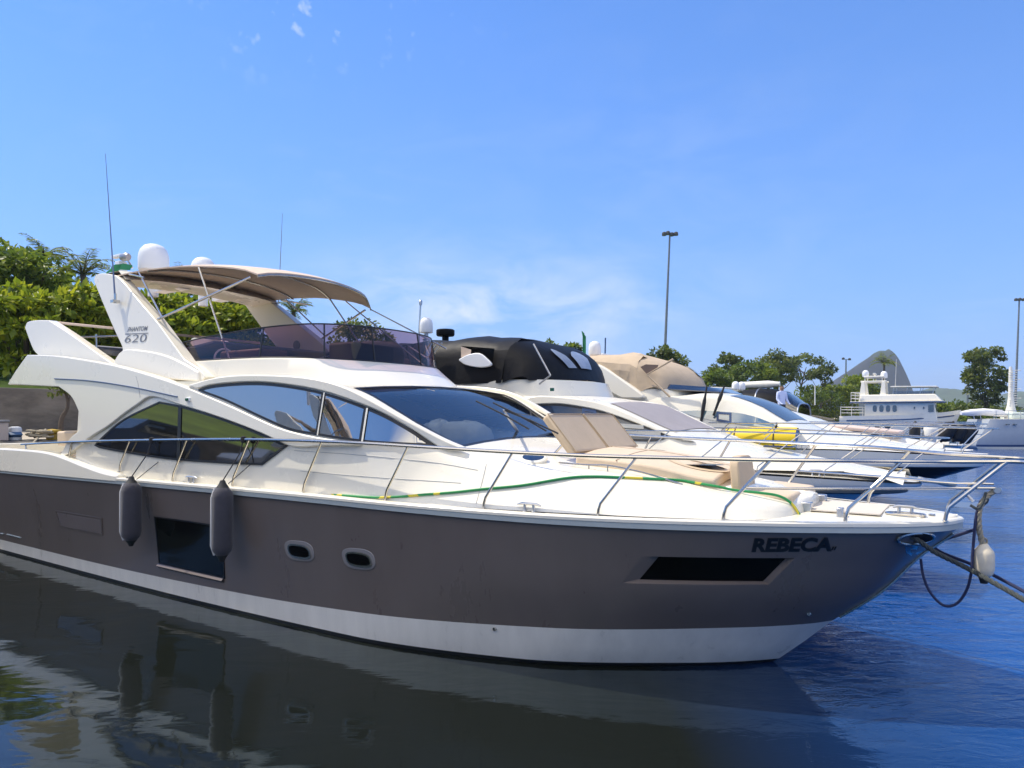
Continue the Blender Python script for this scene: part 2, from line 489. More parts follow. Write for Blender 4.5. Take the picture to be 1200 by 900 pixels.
# ------------------------------------------------------------------ hull form shared by the yachts
class Hull:
    def __init__(self, tip=-0.12, tr=-17.6, zg=((-18, 1.66), (-8, 1.71), (-3.5, 1.66), (0.3, 1.69)), beam=2.35, k=1.0, stem=None, zscale=1.0):
        self.tr = tr; self.zgf = pchip([a for a, b in zg], [b for a, b in zg])
        st = stem or ((-0.7, -3.6), (0, -1.92), (.53, -1.34), (.98, -.80), (1.37, -.47), (1.7, -.12), (2.2, .1))
        self.stemf = pchip([a*zscale for a, b in st], [b+tip+0.12 for a, b in st])
        f = beam/2.35
        self.wl = pchip([0, .3, .81, 2.48, 4.73, 8.42, 16], [b*f for b in (0, .3, .70, 1.64, 2.10, 2.18, 2.05)])
        self.dk = pchip([0, .12, .4, 1, 2, 3, 4, 6, 8, 12, 17.5], [b*f for b in (0, .30, .60, .98, 1.44, 1.78, 2.0, 2.25, 2.34, 2.38, 2.30)])
    def zg(self, s): return self.zgf(s)
    def t(self, s, z):
        d = max(0.0, self.stemf(z)-s)
        w = max(0.0, min(1.0, z/self.zg(s)))
        wl, dk = self.wl(d), self.dk(d)
        if z < 0: return wl*max(0.0, 1+z/1.6)
        e = 1.25
        return wl + (dk-wl)*w**e
    def bg(self, s):
        return self.t(s, self.zg(s))
    def build(self, name, mats, parent, zpaint, n=70, anti=0.045, cap=False):
        """mats: antifouling, boot stripe, topsides"""
        mb = MB()
        qs = [(i/n)**1.7 for i in range(n+1)]
        fr = [('z', -0.75), ('z', -0.2), ('z', 0.0), ('a', 0), ('p', 0.5), ('p', 1.0), ('t', .12), ('t', .28), ('t', .44), ('t', .6), ('t', .74), ('t', .87), ('t', 1.0)]
        def zrow(kind, x, s):
            g = self.zg(s); p = zpaint(s)
            if kind == 'z': return x
            if kind == 'a': return anti
            if kind == 'p': return anti+(p-anti)*x
            return p+(g-p)*x
        for sd in (-1, 1):
            rows = []
            for kind, x in fr:
                row = []
                for q in qs:
                    z = zrow(kind, x, -1.0 if q < .01 else -8)
                    for _ in range(8):
                        s = self.stemf(z) - q*(self.stemf(z)-self.tr)
                        z = zrow(kind, x, s)
                    row.append((s, sd*self.t(s, z), z))
                rows.append(row)
            mb.grid(rows, mf=lambda i, j: 0 if i < 3 else (1 if i < 5 else 2))
        # transom
        tr = [(self.tr, self.t(self.tr, z), z) for z in (-0.75, 0, .5, 1.0, self.zg(self.tr))]
        mb.grid([tr, [(a, -b, c) for a, b, c in tr]], 2)
        if cap:      # close the shell so that openings can be cut into it
            for zz in (-0.75, None):
                ring = []
                for q in qs:
                    z = zz if zz is not None else self.zg(-1)
                    for _ in range(8):
                        s = self.stemf(z) - q*(self.stemf(z)-self.tr)
                        if zz is None: z = self.zg(s)
                    ring.append((s, self.t(s, z), z))
                mb.grid([[(a, -b, c) for a, b, c in ring], ring], 2)
        return mb.build(name, mats, parent, smooth=50)
    def deck(self, name, m, parent, dz=0.09, n=60, inset_=0.015, s0=None):
        mb = MB(); rows = []
        for i in range(n+1):
            q = (i/n)**1.7
            z0 = self.zg(-1)
            tip = self.stemf(z0)
            s = tip - 0.01 - q*(tip-0.01-self.tr)
            b = max(0.004, self.bg(s)-inset_); z = self.zg(s)+dz
            rows.append([(s, -b, z), (s, -b*.97, z+.004), (s, -b*.5, z+.03), (s, 0, z+.04), (s, b*.5, z+.03), (s, b*.97, z+.004), (s, b, z)])
        mb.grid(rows)
        return mb.build(name, m, parent, smooth=30)
    def rub(self, name, mats, parent, n=80, h=0.10, out=0.045, low=0.055):
        """the white cap with a grey strip below it, both sides, round the stem head"""
        mb = MB()
        z0 = self.zg(-1); tip = self.stemf(z0)
        path = []
        for i in range(n, -1, -1):
            q = (i/n)**2.0
            s = tip - q*(tip-self.tr); path.append((s, -self.bg(s) if i else 0.0))
        path = path + [(a, -b) for a, b in path[-2::-1]]
        prof = [(-.03, 0.0), (out*.8, 0.0), (out*.8, low), (out, low+.004), (out, h-.012), (out-.012, h), (-.05, h+.003)]
        rows = []
        for i, (s, y) in enumerate(path):
            a = Vector(path[max(i-1, 0)]); b = Vector(path[min(i+1, len(path)-1)])
            t = (b-a).normalized(); nn = Vector((-t.y, t.x))
            # outward: to port for the near run, ahead at the tip
            if i <= len(path)//2 and nn.y > 0 and abs(t.y) < .99: nn = -nn
            nn = Vector((t.y, -t.x))
            zz = self.zg(s)
            rows.append([(s+nn.x*o, y+nn.y*o, zz+dz) for o, dz in prof])
        mb.grid(rows, mf=lambda i, j: 1 if j < 2 else 0)
        return mb.build(name, mats, parent, smooth=35)

# ------------------------------------------------------------------ the taupe flybridge yacht in front
NC = 8.29
H1 = Hull()
def zpaint1(s): return ZP1(s)
ZP1 = pchip([-17.6, -14, -8.5, -4, -2, 0], [.25, .25, .30, .46, .54, .62])
yacht = empty('motor_yacht', (SD*NC, CD*NC, 0), HEAD)
tag(yacht, 'taupe hulled flybridge motor yacht nearest the camera, with tan bimini top and white superstructure', 'motor yacht', 'motor yachts moored side by side')
hull1 = H1.build('hull', [M['antifoul'], M['boot'], M['brown']], yacht, zpaint1, cap=True)
H1.deck('deck', M['gelcoat'], yacht)
H1.rub('rub_rail', [M['gelcoat'], M['rub']], yacht)

def P1(u, v, y): return px_local(u, v, y, NC)

# ---- superstructure side surface
kf = pchip([-18, -16, -13, -11, -9, -7, -5.9, -5.25, -4.27, -3.1, -2.5, -1.75, -1.2], [.05, .05, .06, .07, .08, .11, .26, .58, .78, .88, 1.1, 1.5, 2.0])
def tside(s, z): return H1.bg(s) - .10 - kf(s)*(z-1.80)
ztop = pchip([-13.4, -12.0, -9.5, -8.0, -7.0, -6.7, -6.05, -5.25, -4.6, -4.27, -3.05, -2.55, -1.75, -1.3], [3.30, 3.30, 3.30, 3.27, 3.18, 3.10, 2.79, 2.40, 2.27, 2.20, 2.09, 2.0, 1.89, 1.84])
WS_A, WS_B = -6.82, -5.22            # windshield runs between these stations
def house_profile(s):
    zt = ztop(s)
    z0 = 1.77
    te = max(0.03, tside(s, zt))
    pts = []
    for w in (0, .2, .4, .6, .8, .93):
        z = z0+(zt-.03-z0)*w
        pts.append((max(0.03, tside(s, z)), z))
    cr = 0.10*min(1, te/1.2)
    for f in (.985, .95, .90, .87, .6, .3, 0):
        pts.append((te*f, zt+cr*(1-f*f)*1.0 - (.012 if f > .98 else 0)))
    if s > -2.1:
        f = max(0.02, 1-min(1, (s+2.1)/.62)**3)**.33
        pts = [(t*f, z) for t, z in pts]
    return pts
def house():
    mb = MB(); gl = MB()
    ss = []
    s = -13.2
    while s < WS_A-.01: ss.append(s); s += .22
    ss += [WS_A + (WS_B-WS_A)*i/10 for i in range(11)]
    s = WS_B+.2
    while s < -2.1: ss.append(s); s += .18
    ss += [-2.1, -1.95, -1.82, -1.72, -1.64, -1.58, -1.53, -1.50, -1.485, -1.48]
    profs = [house_profile(s) for s in ss]
    for sd in (-1, 1):
        rows = [[(s, sd*t, z) for t, z in pr] for s, pr in zip(ss, profs)]
        n = len(rows[0])
        for i in range(len(rows)-1):
            for j in range(n-1):
                quad = [rows[i][j], rows[i][j+1], rows[i+1][j+1], rows[i+1][j]]
                hole = WS_A-.001 <= ss[i] and ss[i+1] <= WS_B+.001 and j >= 9
                if hole: gl.face([(a, b, c-.012) for a, b, c in quad])
                else: mb.face(quad)
    pr = profs[-1]; mb.face([(ss[-1], -t, z) for t, z in pr] + [(ss[-1], t, z) for t, z in reversed(pr[:-1])])
    # aft bulkhead
    pr = profs[0]
    mb.face([(ss[0], -t, z) for t, z in pr] + [(ss[0], t, z) for t, z in reversed(pr[:-1])])
    mb.build('deckhouse', M['gelcoat'], yacht, smooth=45)
    w = gl.build('windshield', M['windshield'], yacht, smooth=60)
    # black band round the glass
    fr = MB()
    for sd in (-1, 1):
        i0 = ss.index(WS_A); 
        rowi = [[(s, sd*t, z) for t, z in house_profile(s)] for s in ss if WS_A-.001 <= s <= WS_B+.001]
        def lift(p, d=.006): return (p[0], p[1], p[2]+d)
        for a, b in zip(rowi[:-1], rowi[1:]):
            for (p, q) in ((a, b),):
                i1 = Vector(p[9]).lerp(Vector(p[10]), .10); i2 = Vector(q[9]).lerp(Vector(q[10]), .10)
                fr.face([lift(p[9]), lift(i1), lift(i2), lift(q[9])])
        for r0, r1 in ((rowi[0], rowi[1]), (rowi[-1], rowi[-2])):
            for j in range(9, 12):
                a, b = Vector(r0[j]), Vector(r0[j+1]); c, d = Vector(r1[j+1]), Vector(r1[j])
                fr.face([lift(a), lift(b), lift(b.lerp(c, .28), .007), lift(a.lerp(d, .28), .007)])
    fr.build('windshield_seal', M['black'], w, smooth=0)
    return w
wsh = house()

# things seen through the windshield: dashboard and a covered helm
mb = MB()
mb.hexa([(-6.9, -1.45, 2.2), (-5.35, -1.35, 2.2), (-5.35, 1.35, 2.2), (-6.9, 1.45, 2.2)], [(-6.9, -1.4, 2.42), (-5.4, -1.3, 2.36), (-5.4, 1.3, 2.36), (-6.9, 1.4, 2.42)])
mb.build('dashboard', M['dash'], yacht, smooth=0)
mb = MB()
def lump(mb, c, r, seed, n=18, m=8, amp=.12):
    rg = random.Random(seed); ph = [rg.uniform(0, 6.28) for _ in range(6)]
    rows = []
    for i in range(m+1):
        a = math.pi*i/m
        row = []
        for k in range(n):
            b = 2*math.pi*k/n
            w = 1+amp*(math.sin(3*b+ph[0]+2*a)+.6*math.sin(5*b+ph[1]-3*a)+.5*math.sin(2*b+4*a+ph[2]))/2
            p = 2.6
            ca, sa = math.cos(a), math.sin(a)
            ex = lambda x: math.copysign(abs(x)**(2/p), x)
            row.append((c[0]+r[0]*ex(sa)*ex(math.cos(b))*w, c[1]+r[1]*ex(sa)*ex(math.sin(b))*w, c[2]+r[2]*ex(ca)*(w if i < m/2 else 1)))
        rows.append(row)
    mb.grid(rows, close=True)
cx = P1(558, 512, -1.0)
lump(mb, (-6.0, -.42, 2.50), (.40, .30, .22), 3)
lump(mb, (-6.42, -.46, 2.55), (.22, .28, .17), 8, amp=.3)
mb.build('helm_cover', mat('cream_cotton_cover', (0.66, 0.62, 0.50), 0.9, var=.06, scale=9, bump=.3, bscale=16), yacht, smooth=60)

# ---- side sweep: the white wing that runs down from the flybridge overhang to the side deck
def uv1(pts): return [on_side(u, v, tside, NC) for u, v in pts]
upper = spl(uv1([(12, 450.5), (22, 434), (35, 416)]), 2)[:-1] + spl(uv1([(35, 416), (58, 416.5), (80, 418.5), (131, 427), (173, 438), (213, 451), (250, 466), (280, 479), (308, 492), (335, 503), (373, 512), (425, 519)]), 4)
lower = spl(uv1([(425, 522), (385, 522.5), (345, 523), (313, 509), (280, 496), (247, 484.5), (213, 474), (188, 466), (176, 466), (164, 474), (148, 485), (130, 499), (108, 513), (84, 531)]), 4)
aft = spl(uv1([(72, 537), (84, 515), (97, 503), (98, 492), (94, 479), (86, 464), (72, 453.5)]), 4)
sweep_poly = upper + lower + aft
for sd in (-1, 1):
    mb = MB()
    side_panel(mb, sweep_poly, tside, .05, .16, sd, .28)
    mb.build('side_sweep', M['gelcoat_cool'], yacht, smooth=35, bevel=.022)
# inner frame rib round the lower window
win_lo = spl(uv1([(112, 522), (121, 512), (147, 490.5), (188, 470.5)]), 4)[:-1] + spl(uv1([(188, 470.5), (213, 475.5), (247, 485.5), (280, 497), (313, 510.5), (338, 522)]), 4)[:-1] + uv1([(338, 522), (308, 545)])[:1] + spl(uv1([(308, 545), (263, 543), (197, 538), (145, 530), (118, 525)]), 4)
win_up = spl(uv1([(233, 457), (253, 452), (293, 449), (330, 451), (380, 460), (430, 477), (470, 496), (513, 522.5)]), 5)[:-1] + spl(uv1([(513, 523), (470, 521), (427, 518), (373, 510), (340, 503.5), (307, 489.5), (267, 470.5), (238, 459.5)]), 5)
for sd in (-1, 1):
    for poly, nm in ((win_lo, 'side_window'), (win_up, 'side_window')):
        mb = MB(); side_panel(mb, inset(resample(poly, .2), .012), tside, .018, .03, sd, .3)
        g = mb.build(nm, M['glass_mirror'] if poly is win_up else M['glass_dark'], yacht, smooth=60)
        mb = MB(); side_frame(mb, poly, tside, .026, .03, .03, sd)
        mb.build('frame', M['black'], g, smooth=0)
        if poly is win_up: bars = (((381, 460), (373, 510), .035), ((431, 478), (425, 517.5), .045))
        else: bars = (((213, 475.5), (211, 541), .05),)
        for a, b, w in bars:
            A, B = uv1([a, b])
            mb = MB(); pts = []
            for k in range(7):
                p = (A[0]+(B[0]-A[0])*k/6, A[1]+(B[1]-A[1])*k/6); pts.append(p)
            for p, q in zip(pts[:-1], pts[1:]):
                for w0, w1, mi in ((-w, 0, 0), (0, w*.7, 1)):
                    mb.face([(p[0]+w0, sd*(tside(*p)+.027), p[1]), (p[0]+w1, sd*(tside(*p)+.027), p[1]), (q[0]+w1, sd*(tside(*q)+.027), q[1]), (q[0]+w0, sd*(tside(*q)+.027), q[1])], mi)
            mb.build('mullion', [M['black'], M['gelcoat_cool']] if poly is win_up else [M['black'], M['black']], g, smooth=0)
# raised rib over the upper window, sweeping down the windshield pillar
rib_top = spl(uv1([(220, 452), (250, 443.5), (283, 439.5), (333, 440), (372, 444), (405, 453), (440, 470), (480, 492), (520, 512), (548, 524.5)]), 5)
rib_bot = spl(uv1([(540, 527), (515, 523.5), (472, 495.5), (430, 475.5), (380, 458.5), (330, 449.8), (293, 447.8), (252, 451), (233, 456)]), 5)
def t_rib(s, z): return tside(s, min(z, ztop(s)))
for sd in (-1, 1):
    mb = MB(); side_panel(mb, rib_top+rib_bot, t_rib, .035, .09, sd, .25)
    mb.build('pillar_trim', M['gelcoat'], yacht, smooth=35, bevel=.02)

# caulked joints and the crease along the cabin side
m_seam = mat('grey_caulk_line', (.42, .42, .41), .6)
for pts in (((345, 528), (420, 533), (500, 541), (560, 551)), ((352, 552), (450, 560), (540, 566)), ((570, 544), (565, 565), (558, 590)), ((163, 441), (166, 452), (168, 466))):
    q = spl(uv1(pts), 4)
    for sd in (-1, 1):
        mb = MB(); o_ = .052 if pts[0][0] == 163 else .001
        mb.tube([(s, sd*(tside(s, z)+o_), z) for s, z in q], .0045, 5); mb.build('seam_line', m_seam, yacht)
# blue trim line and starboard light on the sweep
mb = MB()
ln = spl(uv1([(68, 444), (110, 446.5), (160, 454), (212, 465)]), 5)
mb.tube([(s, -(tside(s, z)+.058), z) for s, z in ln], .011, 6)
mb.build('trim_line', M['navyblue'], yacht)
s_, z_ = uv1([(225, 468.3)])[0]
mb = MB(); mb.box((s_, -(tside(s_, z_)+.06), z_), (.09, .03, .065)); mb.build('side_light_housing', M['plastic_white'], yacht, bevel=.01)
mb = MB(); mb.box((s_, -(tside(s_, z_)+.085), z_), (.055, .03, .042)); mb.build('side_light', M['green_light'], yacht, bevel=.008)

# ---- white raised bulwark aft
top = spl([on_side(u, v, lambda s, z: H1.bg(s)-.03*(z-1.7), NC) for u, v in ((0, 525), (40, 527.5), (62, 531), (80, 537), (100, 545), (123, 553), (140, 556.5))], 4)
top = [(-17.55, 1.98), (-17.0, 2.12)] + top
botm = [(s, H1.zg(s)+.02) for s in [top[-1][0]-.1*k for k in range(0, 200) if top[-1][0]-.1*k > -17.55]] + [(-17.55, 1.68)]
def tb(s, z): return H1.bg(s) - .05*(z-1.7)
for sd in (-1, 1):
    mb = MB(); side_panel(mb, top+botm, tb, .05, .20, sd, .3)
    mb.build('bulwark', M['gelcoat_cool'], yacht, smooth=35, bevel=.03)
mb = MB()
mb.box((-17.5, 0, 1.95), (.18, 4.3, .5)); mb.build('transom_wall', M['gelcoat'], yacht, bevel=.03)
mb = MB()
mb.box((-18.1, 0, .42), (1.3, 4.2, .1)); mb.build('swim_platform', M['teak'], yacht, bevel=.02)
# cockpit seat seen under the overhang
for i, (uu, vv, sz, yy) in enumerate((((82, 512), None, (.9, .5, .36), -1.45), ((80, 528), None, (1.6, .6, .12), -1.7))) if False else []: pass
p = P1(81, 514, -1.3)
mb = MB(); mb.box((p[0], -1.0, p[2]), (.75, .75, .30)); mb.build('cockpit_seat', M['cushion_light'], yacht, bevel=.04)
p = P1(75, 531, -1.9)
mb = MB(); mb.box((p[0]+.1, -1.70, p[2]-.06), (1.3, .5, .12)); mb.build('cockpit_cushion', M['cushion_light'], yacht, bevel=.04)
mb = MB(); mb.box((-15.2, 0, 1.60), (4.4, 3.8, .08)); mb.build('cockpit_floor', M['teak'], yacht)

# ---- hull openings, port side and starboard alike
def hull_uv(pts): return [on_side(u, v, H1.t, NC) for u, v in pts]
def rrect(pts, r=.25, k=5):
    out = []
    n = len(pts)
    for i in range(n):
        a, b, c = Vector(pts[i-1]), Vector(pts[i]), Vector(pts[(i+1) % n])
        p0 = b.lerp(a, r); p1 = b.lerp(c, r)
        for j in range(k+1):
            t = j/k
            q = (1-t)**2*p0 + 2*t*(1-t)*b + t*t*p1
            out.append((q.x, q.y))
    return out
def hull_window(poly, sill, sd, frame_m, fw=.03, glass=None, recess=None):
    mb = MB(); side_panel(mb, poly, H1.t, .006, 0, sd, .15)
    g = mb.build('hull_window', glass or M['glass_hull'], yacht, smooth=60)
    mb = MB(); side_frame(mb, inset(resample(poly, .1), -fw*.4), H1.t, .014, fw, .014, sd, step=.1)
    mb.build('frame', frame_m, g, smooth=30)
    return g
big = hull_uv([(181.5, 605.5), (222, 611), (261, 617), (263.5, 677.5), (224, 669), (187, 660)])
m_sill = mat('taupe_sill', (0.13, 0.105, 0.098), .4)
for sd in (-1, 1):
    g = hull_window(big, None, sd, M['black'], .02)
    a, b = hull_uv([(187, 660)])[0], hull_uv([(263.5, 677.5)])[0]
    mb = MB()
    A = [(a[0]+(b[0]-a[0])*k/8-.02, a[1]+(b[1]-a[1])*k/8) for k in range(9)]
    for p_, q_ in zip(A[:-1], A[1:]):
        f_ = lambda p, o, dz: (p[0], sd*(H1.t(p[0], p[1])+o), p[1]+dz)
        mb.face([f_(p_, .010, 0), f_(q_, .010, 0), f_(q_, .045, -.035), f_(p_, .045, -.035)])
        mb.face([f_(p_, .045, -.035), f_(q_, .045, -.035), f_(q_, .0, -.07), f_(p_, .0, -.07)])
    mb.build('sill', m_sill, g, smooth=0)
    # small opening pane in the upper part
    op = hull_uv([(205, 609.5), (231, 613.5), (231.5, 627), (206, 623.5)])
    mb = MB(); side_panel(mb, op, H1.t, .011, 0, sd, .15); mb.build('opening_pane', M['glass_black'], g, smooth=0)
m_port = mat('taupe_grey_porthole_frame', (.27, .25, .245), .35)
for cu, cv, hw, hh in ((351, 645.5, 19, 14.5), (420.5, 655, 21.5, 15)):
    outer = rrect(hull_uv([(cu-hw, cv-hh+1), (cu+hw*.78, cv-hh+4), (cu+hw, cv+hh*.95), (cu-hw*.72, cv+hh*.72)]), .42)
    glass = rrect(hull_uv([(cu-hw*.68, cv-hh*.66+1), (cu+hw*.60, cv-hh*.58+3.2), (cu+hw*.80, cv+hh*.62+.5), (cu-hw*.50, cv+hh*.42)]), .4)
    for sd in (-1, 1):
        mb = MB(); side_panel(mb, outer, H1.t, .012, .03, sd, .05)
        o = mb.build('porthole', m_port, yacht, smooth=30, bevel=.006)
        mb = MB(); side_panel(mb, glass, H1.t, .026, 0, sd, .06); mb.build('pane', M['glass_black'], o, smooth=0)
        mb = MB(); side_frame(mb, inset(resample(glass, .04), -.012), H1.t, .028, .022, .03, sd, step=.04); mb.build('rim', M['steel'], o, smooth=30)
# long bow window in its wedge-shaped recess
rec = hull_uv([(759, 652), (931.5, 654), (901.5, 685), (728, 683.5)])
gls = hull_uv([(771, 653.5), (917, 655.5), (891, 682), (749, 679.5)])
def pt(p, o, sd=-1): return (p[0], sd*(H1.t(p[0], p[1])+o), p[1])
def lerp2(a, b, t): return (a[0]+(b[0]-a[0])*t, a[1]+(b[1]-a[1])*t)
DEP = .075
cut = MB()
for sd in (-1, 1):
    N = 12; outr = []; inn = []
    for i in range(4):
        a, b = rec[i], rec[(i+1) % 4]; c, d = gls[i], gls[(i+1) % 4]
        for k in range(N):
            p, q = lerp2(a, b, k/N), lerp2(c, d, k/N)
            e_ = lerp2(q, p, 1+.04/DEP)
            o_ = pt(p, 0, sd); i_ = pt(q, -DEP, sd)
            outr.append(tuple(Vector(i_).lerp(Vector(o_), 1.5))); inn.append(i_)
    cut.grid([outr, inn], 2, close=True)
    cut.face(outr, 2); 
    for k in range(N): pass
    # floor and mouth as strips so that they follow the curve of the side
    cut.face(inn, 2)
cutter = cut.build('cutter', [M['antifoul'], M['boot'], M['brown']], None, smooth=0)
bo_ = hull1.modifiers.new('cut', 'BOOLEAN'); bo_.operation = 'DIFFERENCE'; bo_.solver = 'EXACT'; bo_.object = cutter
cutter.parent = yacht
dg_ = bpy.context.evaluated_depsgraph_get(); dg_.update()
me_ = bpy.data.meshes.new_from_object(hull1.evaluated_get(dg_), depsgraph=dg_)
print('hull cut', len(hull1.data.polygons), len(me_.polygons))
hull1.modifiers.clear(); hull1.data = me_
me_.set_sharp_from_angle(angle=R(32))
bpy.data.objects.remove(cutter)
for sd in (-1, 1):
    mb = MB(); side_panel(mb, inset(resample(gls, .1), -.01), H1.t, -DEP+.014, 0, sd, .12); mb.build('bow_window', M['glass_black'], yacht, smooth=60)
# engine room vent
vp = hull_uv([(65, 598), (120, 607), (121, 627), (71, 617)])
for sd in (-1, 1):
    mb = MB(); side_frame(mb, vp, H1.t, .012, .022, .012, sd, step=.2)
    for k in range(1, 9):
        t = k/9
        a = lerp2(vp[0], vp[3], t); b = lerp2(vp[1], vp[2], t)
        for j in range(6):
            p0 = lerp2(a, b, .03+.94*j/6); p1 = lerp2(a, b, .03+.94*(j+1)/6)
            mb.face([pt(p0, .003, sd), pt(p1, .003, sd), (p1[0], sd*(H1.t(p1[0], p1[1])+.009), p1[1]-.03), (p0[0], sd*(H1.t(p0[0], p0[1])+.009), p0[1]-.03)])
    mb.build('vent_grille', M['brown'], yacht, smooth=0)
# small vent slots near the stern
a, b = hull_uv([(9, 626)])[0], hull_uv([(25, 630)])[0]
mb = MB(); mb.tube([(a[0], -(H1.t(*a)+.01), a[1]), (b[0], -(H1.t(*b)+.01), b[1])], .014, 6); mb.build('vent_slot', M['rub'], yacht)
a, b = hull_uv([(0, 625)])[0], hull_uv([(5, 625.5)])[0]
mb = MB(); mb.tube([(a[0], -(H1.t(*a)+.01), a[1]), (b[0], -(H1.t(*b)+.01), b[1])], .014, 6); mb.build('vent_slot', M['rub'], yacht)
for u, v in ((948, 719), (580, 737), (150, 560)):
    a = hull_uv([(u, v)])[0]
    mb = MB(); mb.lathe([(.001, .02), (.02, .02), (.024, 0)], n=10, M=Matrix.Rotation(R(90), 4, 'X'), c=(a[0], -(H1.t(*a)), a[1]))
    mb.build('drain_fitting', M['steel'], yacht)

# ---- lettering
def text_flat(txt, size, shear=0.0, off=0.0, space=1.0):
    cu = bpy.data.curves.new('txt', 'FONT'); cu.body = txt; cu.size = size; cu.shear = shear; cu.offset = off; cu.space_character = space
    cu.resolution_u = 3
    ob = bpy.data.objects.new('txt', cu); COL.objects.link(ob)
    dg = bpy.context.evaluated_depsgraph_get()
    me = bpy.data.meshes.new_from_object(ob.evaluated_get(dg))
    vs = [tuple(v.co) for v in me.vertices]; fs = [tuple(p.vertices) for p in me.polygons]
    bpy.data.objects.remove(ob); bpy.data.curves.remove(cu); bpy.data.meshes.remove(me)
    return vs, fs
def letters_on(name, txt, a, b, h, tf, off, m, parent, shear=.25, bold=.0, sd=-1):
    """set txt between (s, z) points a and b (its base line), letter height h"""
    vs, fs = text_flat(txt, 1.0, shear, bold)
    x0 = min(v[0] for v in vs); x1 = max(v[0] for v in vs); y0 = min(v[1] for v in vs); y1 = max(v[1] for v in vs)
    mb = MB(); out = []
    for x, y, _ in vs:
        fx = (x-x0)/(x1-x0); fy = (y-y0)/(y1-y0)
        s = a[0]+(b[0]-a[0])*fx; z = a[1]+(b[1]-a[1])*fx + h*fy
        out.append((s, sd*(tf(s, z)+off), z))
    mb.mesh(out, fs)
    return mb.build(name, m, parent, smooth=0, merge=False)
A, B, T = hull_uv([(882, 646.5), (973, 645.5), (890, 631.5)])
letters_on('name_outline', 'REBECA', (A[0]-.012, A[1]-.008), (B[0]+.012, B[1]-.008), T[1]-A[1]+.016, H1.t, .004, mat('dark_outline', (.024, .024, .028), .35), yacht, .34, .05)
letters_on('name_lettering', 'REBECA', A, B, T[1]-A[1], H1.t, .008, M['letter'], yacht, .34, .022)
A, B, T = hull_uv([(974, 644.5), (981.5, 644.3), (976, 640.5)])
letters_on('name_numeral', 'II', A, B, T[1]-A[1], H1.t, .006, M['letter'], yacht, .3, .03)
# ---- radar arch legs, fins, cross beam
def t_arch(s, z): return 1.90 - .11*(z-3.4)
def uvA(pts, tf=t_arch): return [on_side(u, v, tf, NC) for u, v in pts]
arch = spl(uvA([(134, 428), (141, 417), (145, 409), (138, 393), (130, 375), (119, 349), (111, 329)]), 3)[:-1] + spl(uvA([(111, 329), (114, 322), (124, 320.5), (137, 323)]), 3)[:-1] + spl(uvA([(137, 323), (146, 331), (165, 354), (184, 376), (201, 399), (217, 421)]), 4)[:-1] + spl(uvA([(217, 421), (228, 428), (238, 436), (238, 446), (185, 443)]), 2)
t_fin = lambda s, z: 2.0 - .10*(z-3.4)
fin = spl(uvA([(46, 418), (39, 410), (34, 398), (29, 384)], t_fin), 3)[:-1] + spl(uvA([(29, 384), (32, 377.5), (42, 375.3), (57, 375.2)], t_fin), 3)[:-1] + spl(uvA([(57, 375.2), (80, 390), (107, 409), (134, 428)], t_fin), 4) + uvA([(120, 431)], t_fin)
for sd in (-1, 1):
    mb = MB(); side_panel(mb, arch, t_arch, .02, .20, sd, .3)
    leg = mb.build('arch_leg', M['gelcoat_cool'], yacht, smooth=35, bevel=.03)
    mb = MB(); side_panel(mb, fin, t_fin, .0, .16, sd, .3)
    mb.build('aft_fin', M['gelcoat_cool'], yacht, smooth=35, bevel=.03)
    # speaker disc on the inside of the leg
    mb = MB(); c = uvA([(160, 385)])[0]
    mb.lathe([(.10, 0), (.10, .02), (.085, .03), (.001, .03)], n=20, M=Matrix.Rotation(R(90*sd), 4, 'X'), c=(c[0], sd*(t_arch(*c)-.18), c[1]))
    mb.build('speaker', M['grey_cover'], leg)
# fairing at the foot of the leg
fair = spl(uvA([(134, 428.5), (147, 411), (170, 411), (195, 416), (216, 425), (236, 436)]), 4) + uvA([(236, 447), (190, 444), (150, 435)])
for sd in (-1, 1):
    mb = MB(); side_panel(mb, fair, t_arch, .055, .12, sd, .25); mb.build('arch_fairing', M['gelcoat_cool'], yacht, smooth=35, bevel=.02)
at = uvA([(113, 326), (140, 325)])
zt_ = at[0][1]
mb = MB()
beam = [(at[0][0]+.02, zt_-.05), (at[0][0]+.1, zt_+.05), (at[1][0]-.1, zt_+.06), (at[1][0]+.15, zt_-.12), (at[0][0]+.25, zt_-.16)]
ys = [-1.66, -1.0, 0, 1.0, 1.66]
mb.grid([[(s, y, z+.10*(1-(y/1.66)**2)) for s, z in beam] for y in ys], close=True)
mb.build('arch_beam', M['gelcoat'], yacht, smooth=40)
# lettering on the near leg
A, B, T = uvA([(151, 389), (174.5, 387.5), (152.5, 383.5)])
letters_on('model_word', 'PHANTOM', A, B, T[1]-A[1], t_arch, .025, M['letter_grey'], yacht, .35, .02)
A, B, C, D = uvA([(148.5, 391.2), (175.5, 390), (175.5, 391), (148.5, 392.2)])
mb = MB(); mb.face([(s, -(t_arch(s, z)+.026), z) for s, z in (D, C, B, A)]); mb.build('model_line', M['letter_grey'], yacht, smooth=0)
A, B, T = uvA([(147.5, 402), (173, 400.8), (150, 392.6)])
letters_on('model_number', '620', A, B, T[1]-A[1], t_arch, .026, M['letter_grey'], yacht, .12, -.005)

